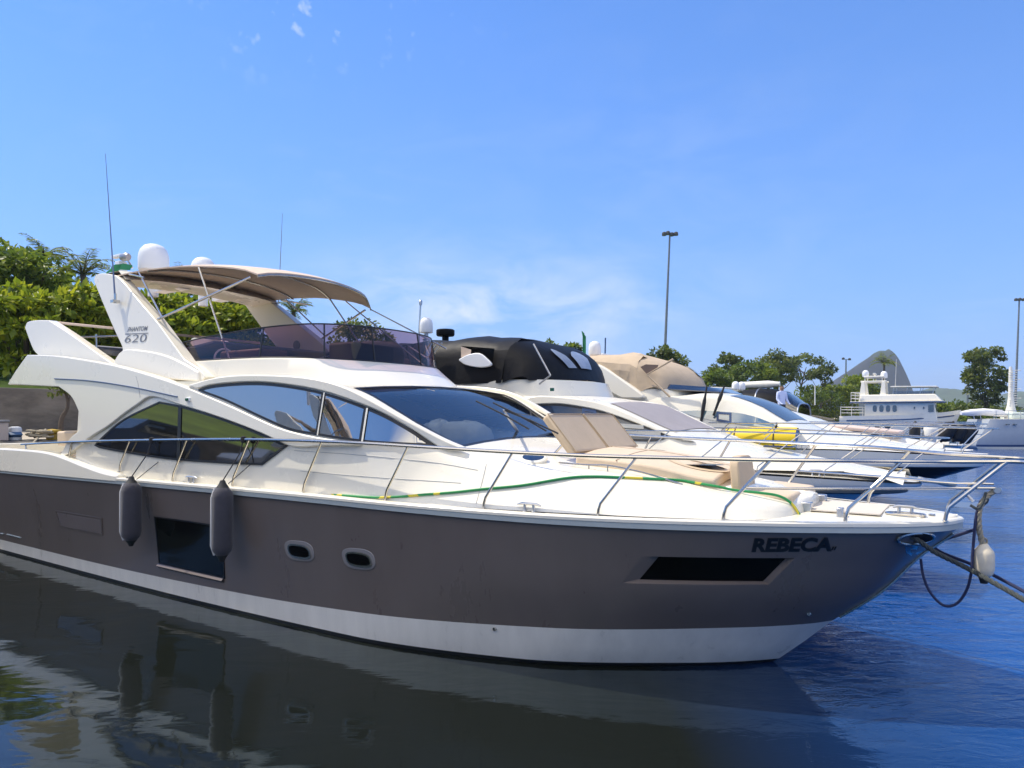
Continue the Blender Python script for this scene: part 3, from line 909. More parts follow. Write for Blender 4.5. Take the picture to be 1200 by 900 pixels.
# ---- overhang deck and coaming of the flybridge
mb = MB()
rows = []
for s in (-16.2, -15.4, -14.4, -13.2, -12.2, -11, -9.8, -9.2, -8.8):
    b = max(.4, tside(s, 3.3)-.02-(.25 if s > -9 else 0))
    up_ = .20 if s < -14 else (.12 if s < -12 else 0)
    rows.append([(s, -b, 3.22+up_), (s, -b, 3.325+up_), (s, b, 3.325+up_), (s, b, 3.22+up_)])
mb.grid(rows, close=True)
for e in (rows[0], rows[-1]): mb.face(e)
mb.build('flybridge_floor', M['gelcoat'], yacht, smooth=30)
path_b = [(-11.2, 1.74), (-10.4, 1.76), (-9.5, 1.75), (-8.9, 1.71), (-8.35, 1.60), (-8.02, 1.42), (-7.80, 1.15), (-7.64, .75), (-7.57, .35), (-7.55, 0)]
path_b = spl(path_b, 4); path_b = [(s, -y) for s, y in path_b] + [(s, y) for s, y in path_b[-2::-1]]
zb = pchip([-11.2, -10.4, -9, -7.7, -7.1], [3.66, 3.67, 3.66, 3.62, 3.60])
def off_path(path, d):
    out = []
    for i, p in enumerate(path):
        a = Vector(path[max(i-1, 0)]); b = Vector(path[min(i+1, len(path)-1)])
        t = (b-a).normalized(); out.append((p[0]+t.y*d, p[1]-t.x*d))
    return out
def coaming():
    mb = MB(); rows = []
    fw = pchip([-11.2, -9, -8.2, -7.5], [.02, .04, .14, .52])
    p0 = [(s, y) for s, y in path_b]
    lo = []
    for i, (s, y) in enumerate(p0):
        a = Vector(p0[max(i-1, 0)]); b = Vector(p0[min(i+1, len(p0)-1)])
        t = (b-a).normalized(); nn = Vector((t.y, -t.x)); lo.append((s+nn.x*fw(s)*1.3, y+nn.y*fw(s)*.6))
    inn = off_path(p0, -.16)
    rows = [[(s, y, 3.26) for s, y in lo], [(s+(q[0]-s)*.55, y+(q[1]-y)*.55, 3.46) for (s, y), q in zip(lo, p0)], [(s, y, zb(s)-.02) for s, y in p0], [(s, y, zb(s)) for s, y in off_path(p0, -.03)], [(s, y, zb(s)) for s, y in inn], [(s, y, 3.40) for s, y in inn]]
    mb.grid(rows)
    return mb.build('flybridge_coaming', M['gelcoat_cool'], yacht, smooth=40)
coaming()
# smoked wind screen
ztop_s = pchip([-11.2, -10.2, -8.8, -7.6, -7.1], [3.99, 4.06, 4.12, 4.15, 4.15])
tp = off_path(path_b, -.13)
bt = off_path(path_b, -.045)
mb = MB()
rows = [[(b[0]+(t[0]-b[0])*k/3, b[1]+(t[1]-b[1])*k/3, zb(b[0])+(ztop_s(b[0])-zb(b[0]))*k/3) for b, t in zip(bt, tp)] for k in range(4)]
mb.grid(rows)
scr = mb.build('wind_screen', M['screen'], yacht, smooth=60)
mb = MB(); mb.tube([(p[0], p[1], p[2]+.006) for p in rows[3]], .011, 6); mb.build('screen_edge', M['black'], scr)
mb = MB(); mb.tube([(p[0], p[1], p[2]+.004) for p in rows[0]], .014, 6); mb.build('screen_base', M['black'], scr)
for i in (12, 22, 30):
    for j in (i, len(path_b)-1-i):
        mb = MB(); mb.tube([rows[0][j], rows[3][j]], .013, 6); mb.build('screen_post', M['black'], scr)
for i in (20,):
    a = Vector(rows[3][i])
# flybridge seats, covered console and wheel behind the screen
def rbox(name, c, sz, m, parent, bev=.04, M_=None):
    mb = MB(); mb.box(c, sz, M_); return mb.build(name, m, parent, bevel=bev, segs=3)
def quad_box(mb, q, th):
    """slab from four corner points (top side) and a thickness downwards along its normal"""
    P = [Vector(p) for p in q]; nn = (P[1]-P[0]).cross(P[3]-P[0]).normalized()
    mb.hexa([p-nn*th for p in P], P)
dark_seat = mat('brown_seat_vinyl', (0.10, 0.065, 0.05), .55)
rbox('fly_seat', (-9.6, -1.25, 3.62), (1.0, .55, .42), dark_seat, yacht)
rbox('fly_seat', (-8.9, .7, 3.62), (.7, 1.2, .42), dark_seat, yacht)
rbox('fly_seat_back', (-9.2, .7, 3.85), (.14, 1.2, .45), dark_seat, yacht)
rbox('fly_console', (-8.0, -.45, 3.66), (.55, .9, .5), M['interior'], yacht)
mb = MB(); lump(mb, (-8.35, .25, 3.80), (.35, .5, .24), 5, amp=.15); mb.build('console_cover', M['interior'], yacht, smooth=60)
mb = MB(); lump(mb, (-8.9, 1.05, 3.78), (.3, .35, .2), 9, amp=.2); mb.build('seat_cover', M['interior'], yacht, smooth=60)
mb = MB(); c = P1(263, 417, -1.2)
mb.tube([(c[0]+.02*math.cos(a), -1.2+.17*math.cos(a), 3.74+.17*math.sin(a)) for a in [2*math.pi*k/20 for k in range(21)]], .018, 6)
mb.tube([(c[0], -1.2-.17, 3.74), (c[0], -1.2+.17, 3.74)], .012, 6); mb.tube([(c[0], -1.2, 3.74), (c[0]+.25, -1.2, 3.66)], .025, 6)
mb.build('steering_wheel', M['plastic_white'], yacht)
mb = MB(); quad_box(mb, [(-12.3, -1.3, 3.9), (-10.6, -1.3, 4.06), (-10.6, 1.3, 4.06), (-12.3, 1.3, 3.9)], .06)
mb.build('table_cover', M['grey_cover'], yacht, bevel=.03)
rbox('wet_bar', (-11.5, 0, 3.63), (1.3, 1.6, .45), M['grey_cover'], yacht)
# rail, table and covered lounge aft of the arch
mb = MB()
q = [P1(60, 376, -1.75), P1(132, 383, -1.6), P1(132, 383, 1.6), P1(60, 376, 1.75)]
quad_box(mb, [(q[0][0], -1.72, q[0][2]), (q[1][0], -1.6, q[1][2]), (q[1][0], 1.6, q[1][2]), (q[0][0], 1.72, q[0][2])], .05)
mb.build('aft_hardtop', M['canvas_tan'], yacht, bevel=.01)
p = P1(113, 393, -1.5)
mb = MB(); mb.tube([(p[0], -1.5, 3.42), (p[0], -1.5, p[2]+.02)], .02, 8); mb.tube([(p[0]+1.2, -1.5, p[2]-.08), (p[0]-1.0, -1.5, p[2]+.02)], .02, 8)
mb.build('aft_rail', M['steel'], yacht)
p = P1(122, 408, -1.2)
mb = MB(); quad_box(mb, [(p[0]-1.2, -1.4, p[2]+.16), (p[0]+.7, -1.4, p[2]-.1), (p[0]+.7, 1.2, p[2]-.1), (p[0]-1.2, 1.2, p[2]+.16)], .10)
mb.build('lounge_cover', M['grey_cover'], yacht, bevel=.03)

# ---- bimini
def bimini():
    near_f = P1(285, 322, -1.62); 
    s_f = pchip([-1.7, -.85, 0, .85, 1.7], [-8.95, -9.02, -9.12, -9.35, -9.95])
    rows = []; rows2 = []
    ys = [-1.66+3.32*k/16 for k in range(17)]
    zc = pchip([0, .15, .45, .75, .93, 1], [5.38, 5.39, 5.34, 5.20, 5.06, 4.96])
    for k in range(15):
        w = k/14
        row = []
        for y in ys:
            s0 = -13.15; s1 = s_f(y)
            s = s0+(s1-s0)*w
            cr = .13*(1-(y/1.66)**2) - .04*(abs(y)/1.66)**8
            fd = 0.0
            row.append((s, y, zc(w)+cr-.02*math.sin(w*math.pi*3)**2*(1-(y/1.66)**2)))
        rows.append(row)
    mb = MB(); mb.grid(rows)
    low = [[(s, y, z-.022) for s, y, z in r] for r in rows]
    mb.grid(low)
    edge = lambda L: [L[0]] + [r[-1] for r in L[1:-1]] 
    # hem
    for a, b in ((rows[0], low[0]), (rows[-1], low[-1])): mb.grid([a, b])
    for j in (0, -1): mb.grid([[r[j] for r in rows], [r[j] for r in low]])
    o = mb.build('bimini_top', M['canvas_tan'], yacht, smooth=50, merge=True)
    for k in (4, 9, 14):
        bow = MB(); bow.tube([(p[0], p[1], p[2]-.04) for p in rows[k]], .016, 8); bow.build('bow_tube', M['steel'], o)
    return rows
br = bimini()
def strut(name, a, b, r=.016):
    mb = MB(); mb.tube([a, b], r, 8); return mb.build(name, M['steel'], yacht)
for sd, j in ((-1, 0), (1, -1)):
    foot = uvA([(184, 374)])[0]; fp = Vector((foot[0], sd*(t_arch(*foot)-.02), foot[1]))
    strut('bimini_strut', fp, Vector(br[14][j])-Vector((0.15, 0, .03)), .02)
    strut('bimini_strut', fp+Vector((.12, 0, .03)), Vector(br[3][j])-Vector((0, 0, .03)))
    k = 8
    base = Vector((-9.7, sd*1.62, 3.68))
    strut('bimini_strut', base, Vector(br[9][j])-Vector((0, 0, .03)))
    fb = Vector((-8.35, sd*1.45, 3.7)); 
    if sd > 0: strut('bimini_strut', fb, Vector(br[11][j])-Vector((0, 0, .03)), .013)
    strut('bimini_strut', Vector((-7.6, sd*1.15, 3.95)) if sd > 0 else Vector((-8.0, sd*1.45, 3.9)), Vector(br[14][j])-Vector((0, 0, .03)), .013) if sd > 0 else None
    strut('bimini_strut', fp+Vector((-.45, 0, .75)), Vector(br[1][j])+Vector((.3, 0, -.03)), .016)

# ---- domes, radar, aerials, flag
def dome(c, r, h, name='satellite_dome', parent=None):
    mb = MB()
    mb.lathe([(.001, 0), (r*.96, 0), (r, .03), (r*1.0, h*.45), (r*.97, h*.6), (r*.86, h*.78), (r*.62, h*.92), (r*.3, h*.985), (.001, h)], c, 28)
    return mb.build(name, M['plastic_white'], parent, smooth=50)
c = P1(179.5, 312, -.35); dome((c[0]+.02, -.35, 5.78), .292, .55, parent=yacht)
c = P1(238, 312, .95); dome((c[0], .95, 5.82), .262, .52, parent=yacht)
for yy, ss in ((-.35, P1(179.5, 312, -.35)[0]), (.95, P1(238, 312, .95)[0])):
    mb = MB(); mb.lathe([(.10, 5.25), (.10, 5.83)], (ss, yy, 0), 12); mb.hexa([(-13.9, yy-.12, 5.3), (-13.0, yy-.12, 5.3), (-13.0, yy+.12, 5.3), (-13.9, yy+.12, 5.3)], [(-13.9, yy-.12, 5.42), (-13.0, yy-.12, 5.42), (-13.0, yy+.12, 5.42), (-13.9, yy+.12, 5.42)]) ; mb.build('dome_mount', M['plastic_white'], yacht)
p = P1(142, 316, -1.25)
rbox('lamp_mount', (p[0], -1.25, p[2]-.02), (.16, .16, .34), M['plastic_white'], yacht, .01)
p = P1(140, 300, -1.25); rbox('lamp_bracket', (p[0]-.05, -1.25, p[2]), (.34, .10, .05), M['plastic_white'], yacht, .01)
p = P1(146, 301.5, -1.3)
mb = MB(); mb.tube([(p[0]-.10, -1.3, p[2]-.01), (p[0]-.05, -1.3, p[2]), (p[0]+.10, -1.3, p[2]), (p[0]+.14, -1.3, p[2]-.01)], [.05, .075, .075, .055], 12); mb.build('search_light', mat('grey_metal_lamp', (.35, .36, .38), .35, metal=.6), yacht)
a, b = P1(150, 305, -1.2), P1(155, 314, -1.2)
mb = MB(); mb.tube([a, b], .02, 6); mb.build('mast_stay', M['steel'], yacht)
# aerials
a, b, c = P1(135, 352, -1.86), P1(131.5, 300, -1.86), P1(123.5, 180, -1.75)
mb = MB(); mb.tube([a, b, c], [.016, .011, .004], 6); mb.build('whip_aerial', mat('blue_grey_aerial', (.12, .17, .3), .4), yacht)
mb = MB(); mb.box((a[0], a[1], a[2]-.02), (.10, .12, .05)); mb.tube([(a[0], a[1], a[2]-.05), (a[0], a[1]-.0, a[2]+.12)], .024, 8); mb.build('aerial_mount', M['steel'], yacht)
a, c = P1(326.5, 352, 1.75), P1(331, 250, 1.75)
mb = MB(); mb.tube([(a[0], a[1], a[2]-1.0), a, c], [.014, .01, .004], 6); mb.build('whip_aerial', M['letter_grey'], yacht)
# flag draped from the arch
fl = MB(); rows = []
m_flag, nt, b_ = new_mat('green_flag_cloth')
b_.inputs['Base Color'].default_value = (.03, .22, .10, 1); b_.inputs['Roughness'].default_value = .8
q0 = [P1(126, 318, -1.5), P1(140, 309, -1.45), P1(152, 310, -1.3)]; q1 = [P1(121, 322, -1.5), P1(138, 317, -1.45), P1(153, 316, -1.3)]
for i in range(7):
    t = i/6; row = []
    for k, (a, b) in enumerate(zip(spl(q0, 5), spl(q1, 5))):
        p = Vector(a).lerp(Vector(b), t); row.append((p.x, p.y+.05*math.sin(k*1.4+t*2), p.z))
    rows.append(row)
fl.grid(rows); fl.build('flag', m_flag, yacht, smooth=60)

# ---- guard rails
def bgin(s, z): return H1.bg(min(s, -.35))-.06 if s < -.35 else max(.02, H1.bg(-.35)-.06-(s+.35)*.25)
rail_uv = [(25, 521), (60, 519), (110, 517), (160, 516), (230, 515), (300, 515), (400, 518), (500, 524), (600, 530), (700, 534.5), (800, 537), (900, 539), (1000, 540.2), (1100, 541), (1190, 541)]
rail = [on_side(u, v, bgin, NC) for u, v in rail_uv]
rail_n = [(s, -bgin(s, z), z) for s, z in rail]
print('rail tip', rail_n[-1], rail_n[0])
def zfix(s, z): return z
tipr = rail_n[-1]
curve_n = spl(rail_n, 5)
zt0 = tipr[2]
nose = [(tipr[0]+.22, -.28, zt0), (tipr[0]+.30, 0, zt0+.01)]
near_path = curve_n + [nose[0]]
far_z = pchip([-15, -6, -3, -1, .6], [.0, .06, .08, .07, 0.0])
far_path = [(s, -y, z+far_z(s)) for s, y, z in near_path]
full = spl(near_path[-3:]+[nose[1]]+far_path[::-1][:3], 4)
mb = MB(); mb.tube(near_path[:-3]+full+far_path[::-1][3:], .021, 8)
hr = mb.build('guard_rail', M['steel'], yacht)
def rail_at(s, far=False):
    P = far_path if far else near_path
    for a, b in zip(P[:-1], P[1:]):
        if (a[0]-s)*(b[0]-s) <= 0 and a[0] != b[0]:
            t = (s-a[0])/(b[0]-a[0]); return Vector(a).lerp(Vector(b), t)
    return Vector(P[-1])
zd = lambda s: H1.zg(s)+.09
st_uv = [((31, 527), (30, 521)), ((80, 537), (84, 518.5)), ((140, 553), (152, 516)), ((202, 560), (219, 515)), ((272, 568), (292, 515)), ((355, 577), (377, 517)), ((451, 586), (478, 523)), ((566, 596), (601, 530)), ((700, 604), (746, 536)), ((847, 609), (903, 539)), ((990, 610), (1056, 541)), ((1107, 607), (1180, 541))]
for i, ((fu, fv), (tu, tv)) in enumerate(st_uv):
    fs = on_side(fu, fv, bgin, NC); ts = on_side(tu, tv, bgin, NC)
    fz = max(zd(fs[0]), fs[1]) if i < 3 else zd(fs[0])
    for far in (False, True):
        sg = 1 if far else -1
        foot = Vector((fs[0], sg*bgin(*fs), fz-.01)); t_ = rail_at(ts[0], far)
        if t_.y*sg < 0: t_.y = -t_.y
        k = foot + Vector((.02, 0, .13 if i > 1 else .02))
        mb = MB(); mb.tube([foot, foot.lerp(k, .6), k+Vector((.015, 0, .02)), t_] if i > 1 else [foot, t_], .015 if i < 9 else .018, 8)
        mb.lathe([(.035, 0), (.035, .008), (.016, .014)], (foot.x, foot.y, foot.z+.008), 10)
        mb.build('stanchion', M['steel'], hr)
# lower rail of the pulpit
lowr = [on_side(u, v, lambda s, z: bgin(s, z)+.0, NC) for u, v in ((872, 572), (940, 572.5), (1000, 572.5), (1060, 572.3), (1120, 572), (1166, 572))]
lp = spl([(s, -bgin(s, z), z) for s, z in lowr], 4)
for sd in (1, -1):
    mb = MB(); mb.tube([(a, sd*b, c) for a, b, c in lp], .013, 8); mb.build('lower_rail', M['steel'], hr)
e = lp[-1]
mb = MB(); mb.lathe([(.001, -.02), (.03, -.02), (.038, 0), (.03, .02), (.001, .02)], (0, 0, 0), 14, M=Matrix.Translation(Vector((e[0]+.02, e[1]+.02, e[2]-.02))) @ Matrix.Rotation(R(90), 4, 'X')); mb.build('bow_roller', M['steel_dull'], yacht)

from mathutils.bvhtree import BVHTree
def hits(names, parent):
    vs = []; fs = []
    for o in parent.children:
        if o.name.split('.')[0] in names:
            b = len(vs); vs += [v.co.copy() for v in o.data.vertices]; fs += [tuple(b+i for i in p.vertices) for p in o.data.polygons]
    return BVHTree.FromPolygons(vs, fs)
def ray1(bvh, u, v):
    a, b = Vector(P1(u, v, -6.0)), Vector(P1(u, v, 2.0))
    return bvh.ray_cast(a, (b-a).normalized())[:2]
# ---- foredeck: hatch, sun pads, seats, cleats, wipers
def top_z(s, y):
    pr = house_profile(s)
    pts = sorted([(t, z) for t, z in pr if True], key=lambda q: q[0])
    ya = abs(y)
    for (a, za), (b, zb_) in zip(pts[:-1], pts[1:]):
        if a <= ya <= b and b > a: return za+(zb_-za)*(ya-a)/(b-a)
    return zd(s)
def on_top(u, v):
    y = -1.2
    for _ in range(40):
        s, _, z = P1(u, v, y)
        # move y so that z matches
        zz = top_z(s, y)
        y += (z-zz)*-.8 if abs(z-zz) < 1 else 0
        y = max(-2.3, min(2.3, y))
    return s, y, top_z(s, y)
hs, hy, hz = P1(625, 540, -1.18)
hz = top_z(hs, hy)
Mh = Matrix.Rotation(R(15), 4, 'X') @ Matrix.Rotation(R(8), 4, 'Y')
mb = MB(); mb.lathe([(.17, 0), (.17, .03), (.155, .042), (.13, .042)], (hs, hy, hz), 28, M=Mh); h_ = mb.build('deck_hatch', M['gelcoat'], yacht)
mb = MB(); mb.lathe([(.13, .038), (.001, .045)], (hs, hy, hz), 28, M=Mh); mb.build('pane', M['glass_dark'], h_)

def pad(name, q, th, m, bev=.035, lbl=None):
    mb = MB(); quad_box(mb, q, th); o = mb.build(name, m, yacht, bevel=bev, segs=3)
    return o
m_pipe = mat('sand_piping', (.44, .33, .215), .6)
# raised back rests: two cushions side by side
b_n, b_f = P1(675, 530, -.92), P1(747, 528, .92)
t_n, t_f = P1(641, 484.5, -.92), P1(708, 482, .92)
b_n = Vector(b_n); b_f = Vector((b_n.x, .92, b_n.z)); t_n = Vector(t_n); t_f = Vector((t_n.x, .92, t_n.z))
bm_, tm_ = (b_n+b_f)/2, (t_n+t_f)/2
g_ = Vector((0, .008, 0))
for a, b, c, d in ((b_n, bm_-g_, tm_-g_, t_n), (bm_+g_, b_f, t_f, tm_+g_)):
    o_ = pad('sunbed_backrest', [a, b, c, d], .11, M['cushion'], .035)
    n_ = (b-a).cross(d-a).normalized(); mb = MB(); ctr = (a+b+c+d)/4
    e4 = [p.lerp(ctr, .025)+n_*.002 for p in (a, b, c, d)]
    mb.tube(e4+[e4[0]], .008, 6); mb.build('piping', m_pipe, o_)
# prop behind the back rest
mb = MB(); mb.tube([Vector((t_n.x*.5+b_n.x*.5-.05, -.7, (t_n.z+b_n.z)/2-.1)), Vector((b_n.x-.55, -.7, 2.2))], .016, 8); mb.build('backrest_strut', M['steel'], yacht)
# flat pad following the crown of the trunk
def flat_pad():
    mb = MB(); rows = []; lows = []
    s0, s1 = b_n.x+.02, -2.32
    N = 16
    for i in range(N+1):
        s = s0+(s1-s0)*i/N; hw = .98-.14*(i/N)
        ys = [-hw+2*hw*j/14 for j in range(15)]
        rows.append([(s, y, top_z(s, min(abs(y), .8)*.9)+.085+.05*(1-(y/hw)**2)) for y in ys])
    mb.grid(rows)
    lw = [[(s, y, z-.12) for s, y, z in r] for r in rows]
    mb.grid(lw)
    for a, b in ((rows[0], lw[0]), (rows[-1], lw[-1])): mb.grid([a, b])
    for j in (0, -1): mb.grid([[r[j] for r in rows], [r[j] for r in lw]])
    o = mb.build('sunbed_pad', M['cushion_light'], yacht, smooth=50, bevel=.03, segs=3)
    # stitched seam in darker thread, across and along
    sm = MB()
    sm.tube([(p[0], p[1], p[2]+.0) for p in rows[5]], .006, 5)
    sm.tube([(r[7][0], r[7][1], r[7][2]) for r in rows], .006, 5)
    sm.build('pad_seam', mat('dark_seam_thread', (.34, .26, .18), .9), o)
    return rows
fp_rows = flat_pad()
def pad_z(s, y): return top_z(s, min(abs(y), .8)*.9)+.085+.05*(1-(y/.92)**2)
# round skylight let into the pad
c = P1(817, 555, -.45)
cs, cy = c[0], -.42
mb = MB()
el = [(cs+.36*math.cos(a), cy+.21*math.sin(a)) for a in [2*math.pi*k/36 for k in range(36)]]
el2 = [(cs+.30*math.cos(a), cy+.165*math.sin(a)) for a in [2*math.pi*k/36 for k in range(36)]]
ro = [(s, y, pad_z(s, y)+.004) for s, y in el]; ri = [(s, y, pad_z(s, y)+.012) for s, y in el2]; rd = [(s, y, pad_z(s, y)+.006) for s, y in el2]
mb.grid([ro, ri, rd], close=True)
sk = mb.build('skylight', M['cushion'], yacht)
mb = MB(); mb.face([(s, y, pad_z(cs, cy)+.011) for s, y in [(cs+.30*math.cos(a), cy+.165*math.sin(a)) for a in [2*math.pi*k/36 for k in range(36)]]]); mb.build('pane', M['glass_mirror'], sk, smooth=0)
# bow seat with its back rest
q0 = P1(855, 581, -.74); 
sb = q0[0]
mb = MB()
prof = rrect([(-.74, 1.93), (-.10, 1.93), (-.12, 2.36), (-.70, 2.36)], .28, 5)
for dx in (0, .10):
    pass
A_ = [(sb+.02+(z-1.93)*-.10, y, z) for y, z in prof]; B_ = [(x+.10, y, z) for x, y, z in A_]
mb.face(A_); mb.face(B_[::-1]); mb.grid([A_, B_], close=True)
mb.build('bow_seat_backrest', M['cushion'], yacht, smooth=40, bevel=.02, segs=3)
mb = MB(); mb.box((sb+.0, -.42, 1.93), (.30, .5, .2)); mb.build('seat_hinge', M['plastic_white'], yacht, bevel=.03)
seat = [(sb+.12, -.74, 2.00), (sb+.62, -.66, 1.97), (sb+.62, -.12, 1.97), (sb+.12, -.14, 2.00)]
seat2 = [(sb+.12, .14, 2.00), (sb+.62, .12, 1.97), (sb+.62, .66, 1.97), (sb+.12, .74, 2.00)]
pad('bow_seat_cushion', seat2, .13, M['cushion_light'], .045)
pad('bow_seat_cushion', seat, .13, M['cushion_light'], .045)
mb = MB(); mb.hexa([(sb-.1, -.68, 1.72), (sb+.60, -.60, 1.72), (sb+.60, .60, 1.72), (sb-.1, .68, 1.72)], [(sb-.1, -.68, 1.90), (sb+.58, -.60, 1.86), (sb+.58, .60, 1.86), (sb-.1, .68, 1.90)])
mb.build('bow_seat_base', M['gelcoat'], yacht, bevel=.04, segs=3)
mb = MB(); mb.box((sb+1.05, 0, zd(sb+1.05)+.047), (.72, .95, .012)); mb.build('teak_tread', mat('pale_teak', (.60, .54, .46), .7, var=.08, scale=6, stretch=(1, 14, 1)), yacht)
for y in (-.42, .42):
    mb = MB(); mb.box((sb+.72, y, 1.84), (.10, .12, .10)); mb.build('deck_locker', M['steel_dull'], yacht, bevel=.01)
# windlass and anchor fairlead
def cleat(s, y, z, L=.24, parent=None):
    mb = MB()
    mb.tube([(s-L/2, y, z+.075), (s-L*.3, y, z+.09), (s+L*.3, y, z+.09), (s+L/2, y, z+.075)], [.009, .016, .016, .009], 8)
    for dx in (-.055, .055):
        mb.tube([(s+dx, y, z-.01), (s+dx, y, z+.088)], .016, 8)
        mb.lathe([(.026, 0), (.026, .008), (.014, .014)], (s+dx, y, z), 10)
    return mb.build('cleat', M['steel_dull'], parent)
for u, v in ((620, 600), (224, 562.5)):
    p = on_side(u, v, bgin, NC)
    for sd in (-1, 1): cleat(p[0], sd*(bgin(*p)-.0), zd(p[0])+.01, .30, yacht)
p = P1(1061, 605, -.28); cleat(p[0], -.28, zd(p[0])+.03, .22, yacht)
mb = MB()
pz = zd(p[0])+.045
mb.tube([(p[0]+.17*math.cos(a), -.28+.075*math.sin(a), pz) for a in [2*math.pi*k/24 for k in range(25)]], .014, 8); mb.build('fairlead', M['steel'], yacht)
for u, v in ((983, 599), (981, 586), (1091, 604)):
    q = P1(u, v, -.35); z = zd(q[0])+.035; mb = MB(); mb.lathe([(.03, 0), (.03, .012), (.001, .016)], (q[0], -.35 if u < 1000 else -.18, z), 14); mb.build('deck_filler', M['steel_dull'], yacht)
p = P1(985, 603, -.62); mb = MB(); mb.box((p[0], -.62, zd(p[0])+.05), (.06, .10, .12)); mb.build('gate_post', M['steel_dull'], yacht, bevel=.01)
# hawse hole near the stem with its polished plate
hw = hull_uv([(1073, 631)])[0]
mb = MB(); ring = [(hw[0]+.14*math.cos(a)+.03*math.sin(a), hw[1]+.062*math.sin(a)) for a in [2*math.pi*k/28 for k in range(29)]]
mb.tube([(s, -(H1.t(s, z)+.012), z) for s, z in ring], .018, 8); ho = mb.build('hawse_pipe', M['steel'], yacht)
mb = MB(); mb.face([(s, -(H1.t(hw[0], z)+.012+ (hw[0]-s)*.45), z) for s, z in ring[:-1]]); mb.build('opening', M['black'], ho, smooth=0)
pl = hull_uv([(1060, 637), (1075, 640), (1090, 637), (1083, 645), (1070, 655), (1062, 648)])
mb = MB(); side_panel(mb, pl, H1.t, .008, 0, -1, .06); mb.build('chafe_plate', M['steel'], yacht, smooth=60)
# polished strip down the stem
mb = MB(); zz = [0.62+.05*k for k in range(21)]
mb.tube([(H1.stemf(z)+.004, 0, z) for z in zz], .02, 8); mb.build('stem_strip', M['steel'], yacht)
# wind screen wipers
piv = Vector((WS_B-.02, -.12, 2.50))
for (a, b, y0) in (((617, 525), (590, 480), -.1), ((612, 524), (560, 470), -.2)):
    pass
def on_ws(u, v, lift=.03):
    y = 0.0
    p = P1(u, v, y)
    for _ in range(60):
        s, _, z = P1(u, v, y)
        zz = top_z(s, y) if WS_A-.3 < s < WS_B+.6 else 2.4
        y += max(-.1, min(.1, (zz+lift-z)*.5))
        y = max(-1.5, min(1.5, y))
    return Vector(P1(u, v, y))
for pa in (((617, 524), (590, 480)), ((614, 522), (592, 485))):
    A_, B_ = on_ws(*pa[0]), on_ws(*pa[1])
    mb = MB(); mb.tube([A_, A_.lerp(B_, .5)+Vector((0, 0, .03)), B_], [.020, .014, .010], 6); mb.build('wiper_arm', M['steel_dull'], yacht)
for pa in (((558, 470), (620, 503)), ((578, 472), (640, 505)), ((592, 481), (654, 508))):
    A_, B_ = on_ws(*pa[0]), on_ws(*pa[1])
    mb = MB(); mb.tube([A_, A_.lerp(B_, .5)+Vector((0, 0, .012)), B_], .010, 6); mb.build('wiper_blade', M['rubber'], yacht)
q = on_ws(616, 525, .02); mb = MB(); mb.box((q.x, q.y, q.z), (.08, .07, .07)); mb.build('wiper_motor', M['steel_dull'], yacht, bevel=.015)
# low hand rail beside the pad
hp = [P1(u, v, y) for u, v, y in ((655, 542, -1.13), (690, 545, -1.13), (712, 545.5, -1.12), (745, 552, -1.08), (775, 560, -1.03), (800, 568, -.99))]
mb = MB(); mb.tube(spl([(s, y, z) for s, y, z in hp], 4), .010, 6)
for s, y, z in (hp[1], hp[2], hp[4]): mb.tube([(s, y, z), (s, y, top_z(s, y)-.01)], .009, 6)
mb.build('hand_rail', M['steel'], yacht)
# ------------------------------------------------------------------ things hanging on or lying on the taupe yacht
def rope(name, pts, r, m, label, cat, group=None, k=8, n=6):
    mb = MB(); mb.tube(spl(pts, k), r, n); o = mb.build(name, m, None); return tag(o, label, cat, group)
def twisted(name, pts, r, m, label, cat, strands=3, pitch=.16, k=10):
    P = [Vector(p) for p in spl(pts, k)]
    # even steps along the line
    D = [0.0]
    for a, b in zip(P[:-1], P[1:]): D.append(D[-1]+(b-a).length)
    n = max(8, int(D[-1]/.02)); Q = []; j = 0
    for i in range(n+1):
        d = D[-1]*i/n
        while j < len(D)-2 and D[j+1] < d: j += 1
        t = (d-D[j])/max(1e-9, D[j+1]-D[j]); Q.append((d, P[j].lerp(P[j+1], min(1, t))))
    mb = MB()
    for h in range(strands):
        path = []
        for i, (d, p) in enumerate(Q):
            t = (Q[min(i+1, n)][1]-Q[max(i-1, 0)][1]).normalized()
            x = t.cross(Vector((.3, .9, .2))).normalized(); y = t.cross(x)
            a = 2*math.pi*(d/pitch+h/strands); path.append(p+(x*math.cos(a)+y*math.sin(a))*r*.52)
        mb.tube(path, r*.58, 6)
    return tag(mb.build(name, m, None), label, cat)
def to_world(s, y, z, nc=NC): return Vector((CD*s+SD*(nc+y), -SD*s+CD*(nc+y), z))
M['rope_black'] = mat('black_rope', (.02, .02, .024), .8, bump=.5, bscale=300)
M['rope_grey'] = mat('weathered_grey_rope', (.060, .070, .070), .9, var=.35, scale=60, bump=.6, bscale=200)
M['rope_blue'] = mat('navy_rope', (.02, .025, .075), .8, bump=.4, bscale=300)
M['rope_tan'] = mat('tan_rope', (.36, .31, .22), .9, var=.25, scale=60, bump=.5, bscale=200)
